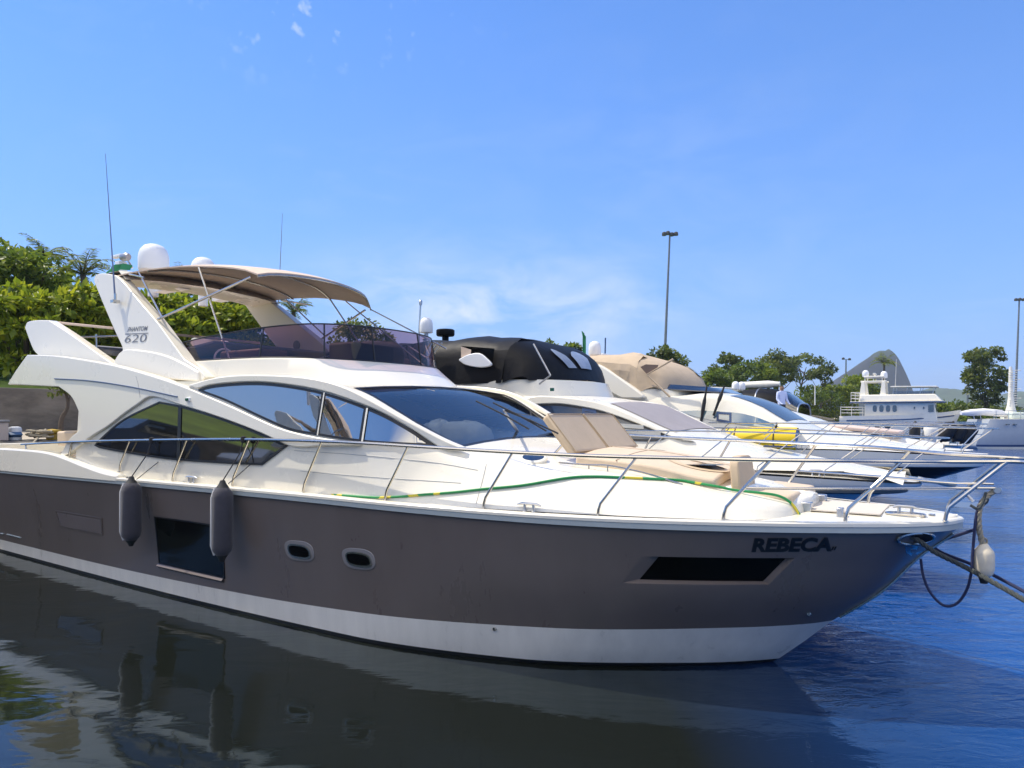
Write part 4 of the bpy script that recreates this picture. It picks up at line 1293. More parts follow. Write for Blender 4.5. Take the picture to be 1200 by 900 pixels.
def fender_body(name, top, bot, r, m, mtrim, n=22, seam=True):
    """upright sausage with coned ends and eyes"""
    L = top-bot
    root = empty(name)
    prof = [(.012, 0), (.03, .004), (r*.62, .05), (r*.93, .11), (r, .18), (r, L-.18), (r*.93, L-.11), (r*.62, L-.05), (.03, L-.004), (.012, L)]
    mb = MB(); mb.lathe(prof, (0, 0, bot), n); mb.build('body', m, root, smooth=50)
    mb = MB()
    mb.lathe([(.001, -.05), (.03, -.05), (.05, 0), (r*.60, .045), (.02, .05)], (0, 0, bot), 14)
    mb.build('end_cap', M['rubber'], root, smooth=50); mb = MB()
    mb.lathe([(.02, L-.05), (r*.60, L-.045), (.05, L), (.03, L+.05), (.001, L+.05)], (0, 0, bot), 14)
    mb.build('end_cap', M['rubber'], root, smooth=50)
    if seam:
        mb = MB(); a = R(246)
        ra = r+.002
        mb.tube([(ra*.7*math.cos(a), ra*.7*math.sin(a), bot+.05), (ra*math.cos(a), ra*math.sin(a), bot+.18), (ra*math.cos(a), ra*math.sin(a), bot+L-.18), (ra*.7*math.cos(a), ra*.7*math.sin(a), bot+L-.05)], .014, 6)
        mb.build('seam', mtrim, root)
    return root
def hang_fender(u, vt, vb, r, rail_u, lab):
    n = lambda s, z: H1.bg(s)+.05+r
    s, z1 = on_side(u, vt, n, NC); _, z0 = on_side(u, vb, n, NC)
    y = -n(s, z1)
    f = fender_body('fender', z1, z0, r, M['fender'], M['fender_trim'])
    f.location = to_world(s, y, 0); f.rotation_euler = (0, R(.8), HEAD)
    tag(f, lab, 'fender', 'covered fenders over the yacht side')
    rp = rail_at(s+.1)
    mb = MB(); mb.tube([Vector(rp)-to0, Vector((rp.x, rp.y+.0, rp.z))-to0+Vector((0, -.03, -.05))] if False else [(rp.x-s, rp.y-y, rp.z), (rp.x-s-.03, rp.y-y-.04, rp.z-.2), (0, 0, z1+.04)], .008, 6)
    mb.tube([(rp.x-s+.02, rp.y-y, rp.z), (rp.x-s+.10, rp.y-y+.10, rp.z-.3), (.05, .05, z1+.0)], .006, 6)
    mb.lathe([(.001, -.05), (.035, -.04), (.042, 0), (.035, .04), (.001, .05)], (rp.x-s, rp.y-y, rp.z), 10)
    mb.build('lanyard', M['rope_black'], f)
    return f
hang_fender(153, 562, 636, .145, 158, 'navy cloth covered fender nearest the stern, over the hull left of the square hull window')
hang_fender(259.5, 567, 654, .138, 260, 'navy cloth covered fender half covering the right edge of the square hull window')

# green and yellow striped cord along the side deck
m_cord, nt, b_ = new_mat('green_yellow_cord')
tc = node(nt, 'ShaderNodeTexCoord'); wv = node(nt, 'ShaderNodeTexNoise'); wv.inputs['Scale'].default_value = 3.2; wv.inputs['Detail'].default_value = 2
nt.links.new(tc.outputs['Object'], wv.inputs['Vector'])
cr = node(nt, 'ShaderNodeValToRGB'); cr.color_ramp.interpolation = 'CONSTANT'
cr.color_ramp.elements[0].color = (.02, .25, .07, 1); ce = cr.color_ramp.elements[1]; ce.position = .56; ce.color = (.62, .52, .04, 1)
nt.links.new(wv.outputs[0], cr.inputs[0]); nt.links.new(cr.outputs[0], b_.inputs['Base Color']); b_.inputs['Roughness'].default_value = .6
cp = []
for u, v in ((117, 547), (140, 550), (165, 553), (192, 556.5), (219, 560), (253, 565), (300, 571), (360, 577), (430, 582.5), (467, 582), (533, 577.5), (600, 570)):
    tf = (lambda s, z: H1.bg(s)-.13) if u < 420 else (lambda s, z: tside(s, z)+.015)
    s, z = on_side(u, v, tf, NC)
    cp.append(Vector((s, -tf(s, z), max(z, zd(s)+.012))))
bv_ = hits(('deckhouse', 'deck', 'sunbed_pad', 'bow_seat_cushion', 'bow_seat_base', 'bow_seat_backrest'), yacht)
cp = cp[:-2]
for u, v in ((500, 580), (533, 577.5), (566, 574), (600, 571), (620, 568.5), (640, 565), (660, 562), (680, 560), (702, 560), (725, 561), (747, 562), (770, 563), (797, 564.5), (820, 566.5)):
    q, nn = ray1(bv_, u, v)
    if q is None: continue
    if nn.y > 0 or nn.z < 0: nn = -nn
    cp.append(q+nn*.016)
for u, v, y in ((840, 570, -.86), (862, 574.5, -.80), (890, 577.5, -.78), (912, 581, -.74), (927, 589.5, -.70), (937, 603, -.68)): cp.append(Vector(P1(u, v, y)))
w = [to_world(*p) for p in cp]
rope('deck_cord', w, .014, m_cord, 'green and yellow cord lying along the side deck of the taupe yacht', 'cord')

# mooring lines at the bow
hz_ = (hw[0], -(H1.t(*hw)+.02), hw[1])
A = to_world(*hz_)
twisted('mooring_rope', [A+Vector((-.10, .1, .02)), A, A.lerp(world_px(1130, 665, 6.7), .4)+Vector((0, 0, -.02)), world_px(1130, 664, 6.7), world_px(1165, 683, 6.4), world_px(1200, 703, 6.1), world_px(1260, 738, 5.6), Vector((6.0, 4.4, .3)), Vector((7.0, 3.4, -.5))], .024, M['rope_grey'], 'thick grey mooring rope from the bow fairlead down to the right', 'rope')
rope('mooring_rope', [to_world(.02, .5, 1.62), world_px(1095, 640, 7.6), world_px(1140, 662, 7.3), world_px(1170, 677, 7.0), world_px(1200, 693, 6.7), world_px(1260, 726, 6.2), Vector((6.8, 5.0, .3)), Vector((8.0, 4.0, -.5))], .017, M['rope_blue'], 'thinner navy mooring rope running to the right above the water', 'rope')
top_ = to_world(*[e[0]+.02, e[1]+.05, e[2]])
Yl = top_.y
lp_ = [world_px(1079, 655, Yl+.3), world_px(1082, 675, Yl+.25), world_px(1090, 694, Yl+.2), world_px(1105, 709, Yl+.15), world_px(1120, 708, Yl+.1), world_px(1132, 693, Yl+.05), world_px(1138, 672, Yl), world_px(1140, 645, Yl), world_px(1144, 605, Yl), world_px(1149, 588, Yl)]
rope('rope_loop', lp_, .014, M['rope_blue'], 'navy rope hanging in a loop below the bow', 'rope')
twisted('hanging_rope', [top_, world_px(1150, 590, Yl), world_px(1147, 615, Yl), world_px(1152, 640, Yl)], .026, M['rope_tan'], 'tan rope hanging from the bow rail above the white buoy', 'rope')
rope('knotted_rope', [world_px(1137, 592, Yl), world_px(1146, 596, Yl-.03), world_px(1152, 588, Yl-.02), world_px(1155, 578, Yl), world_px(1157, 587, Yl+.02), world_px(1148, 598, Yl+.02), world_px(1146, 625, Yl+.02)], .013, M['rope_grey'], 'grey rope knotted round the hanging tan rope at the bow', 'rope')
c0, c1 = world_px(1153, 637, Yl), world_px(1154, 678, Yl)
bf = empty('fender'); L_ = c0.z-c1.z; r_b = .088
mb = MB(); mb.lathe([(.001, 0), (r_b*.5, .012), (r_b*.86, .05), (r_b, .10), (r_b, L_*.70), (r_b*.9, L_*.80), (r_b*.55, L_*.92), (r_b*.36, L_), (.001, L_+.005)], (0, 0, 0), 24)
mb.build('body', mat('cream_buoy', (.66, .58, .44), .55, var=.14, scale=8), bf, smooth=60)
mb = MB(); mb.lathe([(.001, -.05), (.03, -.045), (.04, -.01), (.045, .012)], (0, 0, 0), 12); mb.build('end_cap', M['rubber'], bf)
mb = MB(); mb.tube([(.03*math.cos(t), 0, L_+.02+.03*math.sin(t)) for t in [2*math.pi*k/14 for k in range(15)]], .010, 6); mb.build('eye', M['rope_tan'], bf)
bf.location = (c0.x, c0.y, c1.z); tag(bf, 'cream white fender buoy hanging below the bow rail over the water', 'fender')

# ------------------------------------------------------------------ the other yachts in the row
M['tarp'] = mat('mauve_grey_tarp', (.30, .275, .285), .8, var=.06, scale=2.5, bump=.35, bscale=3)
M['black_canvas'] = mat('black_canvas', (.006, .006, .0075), .55, var=.25, scale=2.5, bump=.8, bscale=3.2, spec=.2)
M['vinyl'] = film_glass('clear_vinyl_window', (.62, .64, .66), gloss=.22, rough=.12)
M['beige_canvas'] = mat('beige_canvas', (.50, .39, .27), .85, var=.07, scale=3, bump=.8, bscale=2.6)
M['brown_mesh'] = mat('brown_mesh_window', (.16, .11, .085), .6)
M['navy_hull'] = mat('black_hull_paint', (.004, .0045, .006), .25, coat=.12, spec=.3)
M['dark_rub'] = mat('dark_grey_rub_rail', (.09, .10, .095), .5)
M['pink_cushion'] = mat('faded_pink_cushion', (.62, .49, .43), .8, var=.05)

class Boat:
    def __init__(self, nc, tip, tr, beam, label, mats, zg, zp, group='motor yachts moored side by side', stem=((-.7, -5.6), (0, -4.0), (1.0, -2.0), (1.36, -1.2), (1.64, -.12), (2.2, .05))):
        self.nc = nc
        self.root = empty('motor_yacht', (SD*nc, CD*nc, 0), HEAD)
        tag(self.root, label, 'motor yacht', group)
        self.H = Hull(tip=tip, tr=tr, zg=zg, beam=beam, stem=stem)
        self.H.build('hull', mats, self.root, pchip(*zp), n=50)
        self.H.deck('deck', M['gelcoat'], self.root, dz=.03)
    def house(self, ztop, kf, s0, ws=None, wmat=None, z0=None, name='deckhouse'):
        H = self.H
        self.ztop = pchip(*ztop); k = pchip(*kf)
        zb0 = z0 if z0 is not None else H.zg(-6)-.02
        self.ts = lambda s, z: H.bg(s)-.12-k(s)*(z-zb0)
        ss = []
        s = s0; end = ztop[0][-1]
        marks = list(ws) if ws else []
        while s < end: ss.append(s); s += .3
        ss = sorted([x for x in ss if all(abs(x-q) > .1 for q in marks)] + marks + [end])
        self.prof = lambda s: self._prof(s, zb0)
        mb = MB(); gl = MB()
        for sd in (-1, 1):
            rows = [[(s, sd*t, z) for t, z in self.prof(s)] for s in ss]
            mb.grid(rows)
            if ws:
                for i in range(len(ss)-1):
                    if ss[i] >= ws[0]-1e-6 and ss[i+1] <= ws[1]+1e-6:
                        for j in range(7, len(rows[0])-1):
                            gl.face([(a, b, c+.012) for a, b, c in (rows[i][j], rows[i][j+1], rows[i+1][j+1], rows[i+1][j])])
        pr = self.prof(ss[0])
        mb.face([(ss[0], -t, z) for t, z in pr] + [(ss[0], t, z) for t, z in reversed(pr[:-1])])
        o = mb.build(name, M['gelcoat'], self.root, smooth=45)
        if ws: gl.build('windshield', wmat or M['glass_mirror'], self.root, smooth=60)
        return o
    def _prof(self, s, z0):
        zt = self.ztop(s); te = max(.03, self.ts(s, zt)); pts = []
        for w in (0, .3, .6, .93):
            z = z0+(zt-.03-z0)*w; pts.append((max(.03, self.ts(s, z)), z))
        cr = .06*min(1, te/1.2)
        for f in (.98, .94, .90, .87, .6, .3, 0): pts.append((te*f, zt+cr*(1-f*f)-(.012 if f > .97 else 0)))
        return pts
    def uv(self, pts, tf=None): return [on_side(u, v, tf or self.ts, self.nc) for u, v in pts]
    def P(self, u, v, y): return px_local(u, v, y, self.nc)
    def window(self, poly, m, off=.015, frame=True, name='side_window', both=True):
        for sd in ((-1, 1) if both else (-1,)):
            mb = MB(); side_panel(mb, poly, self.ts, off, .02, sd, .35)
            g = mb.build(name, m, self.root, smooth=60)
            if frame:
                mb = MB(); side_frame(mb, poly, self.ts, off+.008, .03, .02, sd, step=.35); mb.build('frame', M['black'], g, smooth=0)
    def rail(self, z, s0, s1, n, r=.016, over=.35, lean=.25, low=None, mid=False):
        H = self.H
        def b(s): return max(.02, H.bg(min(s, s1-.02))-.05) if s < s1-.35 else max(.02, (H.bg(s1-.35)-.05)*(1-(s-(s1-.35))/(over+.35))**.5)
        zf = z if callable(z) else (lambda s: z)
        ss = [s0+(s1+over-.01-s0)*(1-(1-i/28)**1.5) for i in range(29)]
        near = [(s, -b(s), zf(s)) for s in ss]
        path = near+[(s1+over, 0, zf(s1+over))]+[(s, -y, z_) for s, y, z_ in near[::-1]]
        mb = MB(); mb.tube(path, r, 6); rl = mb.build('guard_rail', M['steel'], self.root)
        if mid:
            mb = MB(); mb.tube([(s, y, H.zg(min(s, s1))+(z_-H.zg(min(s, s1)))*.5) for s, y, z_ in path], r*.6, 5); mb.build('lower_rail', M['steel'], rl)
        for i in range(n):
            s = s0+(s1-.25-s0)*i/(n-1); t = min(s+lean*(1+.6*i/n), s1+over-.1)
            for sd in (-1, 1):
                mb = MB(); f = Vector((s, sd*(H.bg(s)-.06), H.zg(s)+.02))
                mb.tube([f, f+Vector((.02, 0, .12)), (t, sd*b(t), zf(t))], r*.8, 6); mb.build('stanchion', M['steel'], rl)
        self.rz = zf; self.rb = b
        return rl
    def rubline(self, z, r, m, s0=None):
        H = self.H; tip = H.stemf(z)
        P = [(tip-q*q*(tip-H.tr), z) for q in [i/40 for i in range(41)]][::-1]
        near = [(s, -(H.t(s, z)+.0), z) for s, _ in P]
        mb = MB(); mb.tube(near+[(s, -y, z_) for s, y, z_ in near[-2::-1]], r, 6); mb.build('rub_rail', m, self.root)
def canopy(bt, name, m, sect, root, sm=28):
    """lofted canvas: sect = list of closed-over hoops [(s, y, z) ...]"""
    mb = MB(); mb.grid(sect); return mb.build(name, m, root, smooth=sm)

# ---- second yacht: black canopy
b2 = Boat(13.5, -.75, -15.4, 2.2, 'white motor yacht with a black canvas flybridge enclosure, just behind the taupe one', [M['antifoul'], M['gelcoat_cool'], M['gelcoat']], ((-16, 1.9), (-6, 1.9), (-2.5, 1.78), (0, 1.62)), ([-16, 0], [1.50, 1.50]))
b2.rubline(1.55, .05, M['dark_rub'])
b2.house(([-13, -8, -7.05, -6.3, -5.76, -5.2, -4.5, -3.5, -2.2, -1.2, -.95], [3.2, 3.22, 3.18, 3.1, 3.0, 2.76, 2.46, 2.16, 1.96, 1.80, 1.72]), ([-13, -8, -5.8, -4.5, -3, -1.5, -.9], [.12, .16, .3, .55, 1.2, 2.4, 3.5]), -13.2, (-5.8, -4.55), M['tarp'])
wl = spl(b2.uv([(590, 478), (615, 475.3), (650, 473.5), (675, 476), (707, 482.5), (750, 497), (785, 511)]), 4)[:-1] + spl(b2.uv([(785, 511), (770, 516.5), (735, 516), (690, 514), (640, 508), (600, 500)]), 4)
b2.window(wl, M['glass_navy'])
for a, b in (((694, 496), (755, 500.5)), ((700, 503), (775, 508.5))):
    for sd in (-1, 1):
        A, B = b2.uv([a, b]); w_ = .035
        mb = MB(); mb.hexa([(A[0], sd*(b2.ts(*A)+.01), A[1]-w_), (B[0], sd*(b2.ts(*B)+.01), B[1]-w_), (B[0], sd*(b2.ts(*B)+.05), B[1]-w_), (A[0], sd*(b2.ts(*A)+.05), A[1]-w_)], [(A[0], sd*(b2.ts(*A)+.01), A[1]+w_), (B[0], sd*(b2.ts(*B)+.01), B[1]+w_), (B[0], sd*(b2.ts(*B)+.05), B[1]+w_), (A[0], sd*(b2.ts(*A)+.05), A[1]+w_)])
        mb.build('window_slat', M['gelcoat'], b2.root, smooth=0)
fr_ = b2.uv([(683, 478), (683, 486), (699.5, 487), (699.5, 480.5)])
for sd in (-1, 1):
    mb = MB(); side_frame(mb, fr_, b2.ts, .03, .05, .02, sd); mb.build('window_frame', M['navyblue'], b2.root, smooth=0)
# white rib above the windows
rb = spl(b2.uv([(590, 471), (620, 465.5), (637, 464), (675, 467), (707, 473), (740, 486), (785, 507), (815, 517)]), 4) + spl(b2.uv([(800, 516), (785, 511), (750, 497), (707, 482), (675, 475.5), (650, 473), (615, 475), (590, 478)]), 4)
for sd in (-1, 1):
    mb = MB(); side_panel(mb, rb, lambda s, z: b2.ts(s, min(z, b2.ztop(s))), .05, .09, sd, .35); mb.build('pillar_trim', M['gelcoat'], b2.root, smooth=35, bevel=.02)
# coaming below the canopy
mb = MB()
pl_ = [(-12.8, 1.85), (-9.5, 1.85), (-8.0, 1.80), (-7.3, 1.55), (-6.95, .9), (-6.8, 0)]; pl_ = spl(pl_, 4); pl_ = [(s, -y) for s, y in pl_]+[(s, y) for s, y in pl_[-2::-1]]
mb.grid([[(s+(.15 if s > -8 else 0), y*1.03, 3.15) for s, y in pl_], [(s, y, 3.52) for s, y in pl_], [(s-.05, y*.93, 3.53) for s, y in pl_], [(s-.05, y*.93, 3.2) for s, y in pl_]]); mb.build('flybridge_coaming', M['gelcoat'], b2.root, smooth=35)
def hoop(s, w, zb_, zt_, ds=0.0, n=15, p=3.2, seed=0):
    """one bow of canvas from side to side; ds shifts the top aft"""
    rg = random.Random(seed); out = []
    for i in range(n):
        a = math.pi*i/(n-1)
        ca, sa = math.cos(a), math.sin(a)
        ex = lambda x: math.copysign(abs(x)**(2/p), x)
        out.append((s+ds*max(0, ex(sa)), -w*ex(ca), zb_+(zt_-zb_)*ex(sa)))
    return out
hs_ = [hoop(-12.2, 1.72, 3.5, 4.25, p=4.5), hoop(-11.5, 1.80, 3.5, 4.50, p=4.5), hoop(-10.6, 1.84, 3.48, 4.52, p=4.5), hoop(-9.6, 1.86, 3.46, 4.53, p=4.5), hoop(-8.6, 1.86, 3.46, 4.51, p=4.5), hoop(-7.95, 1.84, 3.46, 4.40, .1, p=4.5)]
rg = random.Random(4)
def wrinkle(hs_, amp, seed, kk=4):
    rg = random.Random(seed); out = []
    for r in spl_rows(hs_, kk):
        out.append([(s, y*(1+rg.uniform(-amp, amp)*.5+amp*.55*math.sin(7.3*s+3.1*z+y)*(abs(y) > .6)), z+amp*.8*math.sin(5.1*s+2.3*y)*(z > 4.2)+rg.uniform(-amp, amp)*(1 if .1 < i/(len(r)-1) < .9 else 0)) for i, (s, y, z) in enumerate(r)])
    return out
def spl_rows(rows, k):
    cols = [spl([r[j] for r in rows], k) for j in range(len(rows[0]))]
    return [[c[i] for c in cols] for i in range(len(cols[0]))]
cv = canopy(b2, 'canopy', M['black_canvas'], wrinkle(hs_, .03, 2, 3), b2.root)
# sloping front of the enclosure, with its clear panes
fr0 = hs_[-1]
fr1 = [(-6.95-.0*abs(y)+(-.45*(abs(y)/1.8)**2), y*.98, 3.56-.06*(abs(y)/1.8)) for s, y, z in [(0, -1.78+3.56*i/14, 0) for i in range(15)]]
mb = MB(); mb.grid([[tuple(Vector(a).lerp(Vector(b), t)+Vector((.12*math.sin(t*math.pi), 0, .10*math.sin(t*math.pi)))) for a, b in zip(fr0, fr1)] for t in (0, .2, .4, .6, .8, 1)])
cf = mb.build('canopy_front', M['black_canvas'], b2.root, smooth=40)
def on_front(fr0, fr1, x, t, off=.03):
    k = x*(len(fr0)-1); i = min(int(k), len(fr0)-2); f = k-i
    a = Vector(fr0[i]).lerp(Vector(fr0[i+1]), f); b = Vector(fr1[i]).lerp(Vector(fr1[i+1]), f)
    return a.lerp(b, t)+Vector((.12*math.sin(t*math.pi)+off*.7, 0, .10*math.sin(t*math.pi)+off))
M['vinyl_white'] = mat('cloudy_vinyl_pane', (.30, .33, .38), .12, spec=.8, var=.2, scale=3)
for x0, x1 in ((.355, .435), (.47, .56)):
    mb = MB(); rows = []
    for j in range(9):
        t = j/8
        row = []
        for i in range(9):
            x = i/8
            xx = x0+(x1-x0)*x
            w_ = math.sin(math.pi*min(1, max(0, .12+.76*x)))
            tt = .62-.26*w_ + (.80-(.62-.26*w_))*t
            row.append(on_front(fr0, fr1, xx, tt))
        rows.append(row)
    mb.grid(rows); mb.build('canopy_window', M['vinyl_white'], cf, smooth=50)
# opening in the near side with a white pillow of cover showing inside
op_t = lambda s, z: 1.885-.0*(z)
oo = [on_side(u, v, op_t, 13.5) for u, v in ((541, 405.5), (580, 408.5), (577.5, 428), (541, 421))]
mb = MB(); side_panel(mb, oo, op_t, .012, 0, -1, .2); w_ = mb.build('canopy_opening', M['glass_black'], b2.root, smooth=0)
oo = [on_side(u, v, op_t, 13.5) for u, v in ((541, 406), (553, 410), (552, 417), (541, 419))]
mb = MB(); side_panel(mb, oo, op_t, .02, 0, -1, .2); mb.build('inner_panel', M['canvas_tan'], w_, smooth=0)
c = b2.P(559, 422, -1.92)
mb = MB()
pts = spl([on_side(u, v, op_t, 13.5) for u, v in ((540, 421), (550, 416), (563, 414), (572, 420), (578, 428), (565, 431), (548, 428), (540, 423))], 3)
side_panel(mb, pts, op_t, .07, .06, -1, .2); mb.build('white_flap', M['plastic_white'], w_, smooth=60, bevel=.03)
for (a, b) in (((625, 403), (645, 440)), ((645, 440), (632, 450)), ((513, 402), (497, 424)), ((509, 402), (493, 423)), ((518, 402), (502, 424))):
    mb = MB(); mb.tube([b2.P(*a, -1.93), b2.P(*b, -1.93)], .018, 6); mb.build('canopy_pole', M['steel_dull'], b2.root)
c = b2.P(499.5, 390, .2); dome((c[0], .2, c[2]), .17, .40, parent=b2.root)
mb = MB(); mb.tube([(c[0]-.12, .2, c[2]-.55), (c[0], .2, c[2]+.02)], .05, 8); mb.lathe([(.12, -.16), (.06, -.10), (.05, 0), (.13, .01)], (c[0], .2, c[2]), 14); mb.build('dome_mast', M['plastic_white'], b2.root)
c = b2.P(491, 390, .1); c2 = b2.P(493, 353, .1); mb = MB(); mb.tube([Vector(c)+Vector((0, 0, -.4)), c, c2], .022, 6); mb.lathe([(.035, -.1), (.045, 0), (.02, .03)], c2, 8); mb.build('aerial', M['steel_dull'], b2.root)
c = b2.P(522, 390, -.4); mb = MB(); mb.lathe([(.001, -.45), (.08, -.45), (.08, -.08), (.20, -.08), (.22, -.05), (.22, .06), (.19, .08), (.001, .08)], c, 20); mb.build('round_cover', M['black_canvas'], b2.root, smooth=40)
b2.rail(pchip([-8, -4, 0], [2.50, 2.53, 2.42]), -7.0, -.85, 7, .014, .5, .5)
c = b2.P(556, 458, -1.8); mb = MB(); mb.box((c[0]+1.9, -1.86, 3.30), (.07, .04, .06)); mb.build('side_light', M['green_light'], b2.root)
# foredeck anchor gear of the second yacht
mb = MB(); mb.hexa([(-1.2, -.12, 1.72), (-.25, -.07, 1.66), (-.25, .07, 1.66), (-1.2, .12, 1.72)], [(-1.2, -.12, 1.80), (-.25, -.07, 1.72), (-.25, .07, 1.72), (-1.2, .12, 1.80)]); mb.build('bow_roller', M['steel'], b2.root, bevel=.01)
mb = MB(); mb.tube([(-.8, 0, 1.76), (-.2, 0, 1.62), (-.02, 0, 1.42)], .03, 8); mb.hexa([(-.30, -.16, 1.34), (.06, -.02, 1.30), (.06, .02, 1.30), (-.30, .16, 1.34)], [(-.30, -.13, 1.40), (.06, -.02, 1.40), (.06, .02, 1.40), (-.30, .13, 1.40)]); mb.build('anchor', M['steel_dull'], b2.root)
mb = MB(); mb.box((-3.0, -.0, 2.235), (.5, .5, .04)); mb.build('deck_hatch', M['glass_dark'], b2.root, bevel=.02)
for k in range(3):
    s = (-5.2, -3.6, -2.2)[k]; cleat(s, -(b2.H.bg(s)-.1), b2.H.zg(s)+.04, .24, b2.root)

# ---- third yacht: beige canopy, dark hull
b3 = Boat(19.3, .15, -15.8, 2.35, 'motor yacht with beige canvas flybridge enclosure and black hull, third in the row', [M['antifoul'], M['navy_hull'], M['gelcoat']], ((-16, 2.0), (-3, 2.0), (.3, 1.86)), ([-16, 0], [1.62, 1.64]))
b3.house(([-14, -9, -6.5, -5.8, -5.1, -4.4, -3.9, -3.2, -2, -1, -.6], [3.25, 3.3, 3.3, 3.36, 3.26, 2.98, 2.66, 2.35, 2.15, 2.02, 1.96]), ([-14, -8, -5.8, -4, -2.5, -1, -.6], [.15, .18, .3, .6, 1.6, 3, 4]), -14, (-5.2, -3.85), mat('olive_dark_glass', (.022, .024, .020), .12, spec=.25))
wl = spl(b3.uv([(797, 482), (820, 481), (857, 483), (880, 487), (900, 494), (914, 500.5)]), 4)[:-1] + spl(b3.uv([(914, 501), (890, 500), (860, 496.5), (825, 490.5), (797, 483)]), 4)
b3.window(wl, M['glass_blue'], frame=False)
b3.window(spl(b3.uv([(788, 489), (803, 489.5), (817, 492.5)]), 3)[:-1]+spl(b3.uv([(817, 493), (806, 497), (797, 494), (788, 490)]), 3), M['glass_blue'], frame=False)
fr_ = b3.uv([(840, 482.5), (857.5, 483.5), (857.5, 496), (840, 493)])
for sd in (-1, 1):
    mb = MB(); side_frame(mb, fr_, b3.ts, .03, .05, .02, sd); mb.build('window_frame', M['navyblue'], b3.root, smooth=0)
# arch, coaming and canopy
t3 = lambda s, z: 2.0-.12*(z-3.4)
ar = spl([on_side(u, v, t3, 19.3) for u, v in ((700, 452), (692, 440), (685, 426), (699, 427), (709, 430), (738, 450), (757, 466), (730, 467))], 3)
for sd in (-1, 1):
    mb = MB(); side_panel(mb, ar, t3, .1, .2, sd, .3); mb.build('arch_leg', M['gelcoat_cool'], b3.root, smooth=35, bevel=.04)
A = ar[8]; mb = MB(); mb.box((ar[9][0]+.2, 0, ar[9][1]-.1), (.6, 3.6, .2)); mb.build('arch_beam', M['gelcoat'], b3.root, bevel=.05)
mb = MB()
pl_ = spl([(-12.8, 1.95), (-9.5, 1.97), (-7.5, 1.92), (-6.8, 1.7), (-6.4, 1.1), (-6.25, 0)], 4); pl_ = [(s, -y) for s, y in pl_]+[(s, y) for s, y in pl_[-2::-1]]
mb.grid([[(s+(.1 if s > -8 else 0), y*1.03, 3.2) for s, y in pl_], [(s, y, 3.50) for s, y in pl_], [(s-.05, y*.93, 3.51) for s, y in pl_], [(s-.05, y*.93, 3.2) for s, y in pl_]]); mb.build('flybridge_coaming', M['gelcoat'], b3.root, smooth=35)
hs_ = [hoop(-10.4, 1.80, 3.8, 4.36, -.2, p=5), hoop(-9.6, 1.9, 3.62, 4.50, -.1, p=5), hoop(-8.8, 1.95, 3.46, 4.55, p=5), hoop(-8.0, 1.95, 3.40, 4.54, p=5), hoop(-7.5, 1.93, 3.40, 4.40, -.05, p=5)]
canopy(b3, 'canopy', M['beige_canvas'], wrinkle(hs_, .045, 5, 2), b3.root, 16)
fr0 = hs_[-1]; fr1 = [(-6.40-.5*(abs(y)/1.9)**2, y, 3.58-.08*(abs(y)/1.9)) for y in [-1.9+3.8*i/14 for i in range(15)]]
mb = MB(); mb.grid([[tuple(Vector(a).lerp(Vector(b), t)+Vector((.12*math.sin(t*math.pi), 0, .10*math.sin(t*math.pi)))) for a, b in zip(fr0, fr1)] for t in (0, .15, .3, .5, .7, .85, 1)])
cf = mb.build('canopy_front', M['beige_canvas'], b3.root, smooth=40)
mb = MB(); mb.grid([[on_front(fr0, fr1, x, t) for x in (.58, .64, .70, .76)] for t in (.12, .3, .5, .65)]); mb.build('canopy_window', M['vinyl_white'], cf, smooth=50)
mb = MB(); mb.grid([[on_front(fr0, fr1, x, t) for x in (.80, .83, .86)] for t in (.12, .3, .5, .65)]); mb.build('canopy_window', M['vinyl_white'], cf, smooth=50)
tc3 = lambda s, z: 1.96
oo = [on_side(u, v, tc3, 19.3) for u, v in ((750.5, 430), (757, 427), (771.5, 427.6), (770, 431.5), (758.5, 439))]
mb = MB(); side_panel(mb, oo, tc3, .01, .02, -1, .2); mb.build('canopy_window', M['brown_mesh'], b3.root, smooth=0)
mb = MB(); mb.tube([b3.P(789, 421, -1.97), b3.P(758, 439, -1.99), b3.P(785, 465, -1.99)], .03, 6); mb.build('canopy_seam', M['beige_canvas'], b3.root)
c = b3.P(697, 416, -.3); dome((c[0], -.3, c[2]), .19, .42, parent=b3.root)
mb = MB(); mb.lathe([(.24, -.5), (.10, -.35), (.09, -.06), (.16, 0)], c, 14); mb.build('dome_mast', M['plastic_white'], b3.root)
c = b3.P(706, 418, .4); mb = MB(); mb.box(c, (.3, .5, .16)); mb.tube([c, (c[0], c[1], c[2]-.5)], .05, 8); mb.build('radar', M['plastic_white'], b3.root, bevel=.03)
mb = MB(); mb.tube([b3.P(709, 420, .5), b3.P(709.5, 396, .5)], .025, 6); mb.build('aerial', M['navyblue'], b3.root)
mb = MB(); a_, b_2 = b3.P(686, 408, -.9), b3.P(682, 388, -.9); mb.tube([Vector(a_)+Vector((0, 0, -.5)), a_, b_2], .015, 6)
mb.grid([[(b_2[0]+.02+.12*t, -.9+.05*math.sin(6*t), b_2[2]-.02-dz-.15*t) for t in (0, .3, .6, 1)] for dz in (0, .15, .3, .45, .6)]); mb.build('flag', m_flag, b3.root, smooth=60)
mb = MB(); a, b = b3.P(800, 456, -1.5), b3.P(845, 461, -1.1)
mb.hexa([(-6.9, -1.75, 3.48), (-5.55, -1.2, 3.40), (-5.55, 1.2, 3.40), (-6.9, 1.75, 3.48)], [(-6.9, -1.6, 3.64), (-5.9, -1.05, 3.56), (-5.9, 1.05, 3.56), (-6.9, 1.6, 3.64)]); mb.build('wind_screen', M['glass_dark'], b3.root, bevel=.05)
b3.rail(pchip([-8, -4, .5], [2.62, 2.62, 2.50]), -5.5, .0, 6, .015, .45, .5, mid=False)
mb = MB()
a, b = b3.P(853, 513, -1.75), b3.P(935, 518, -1.75)
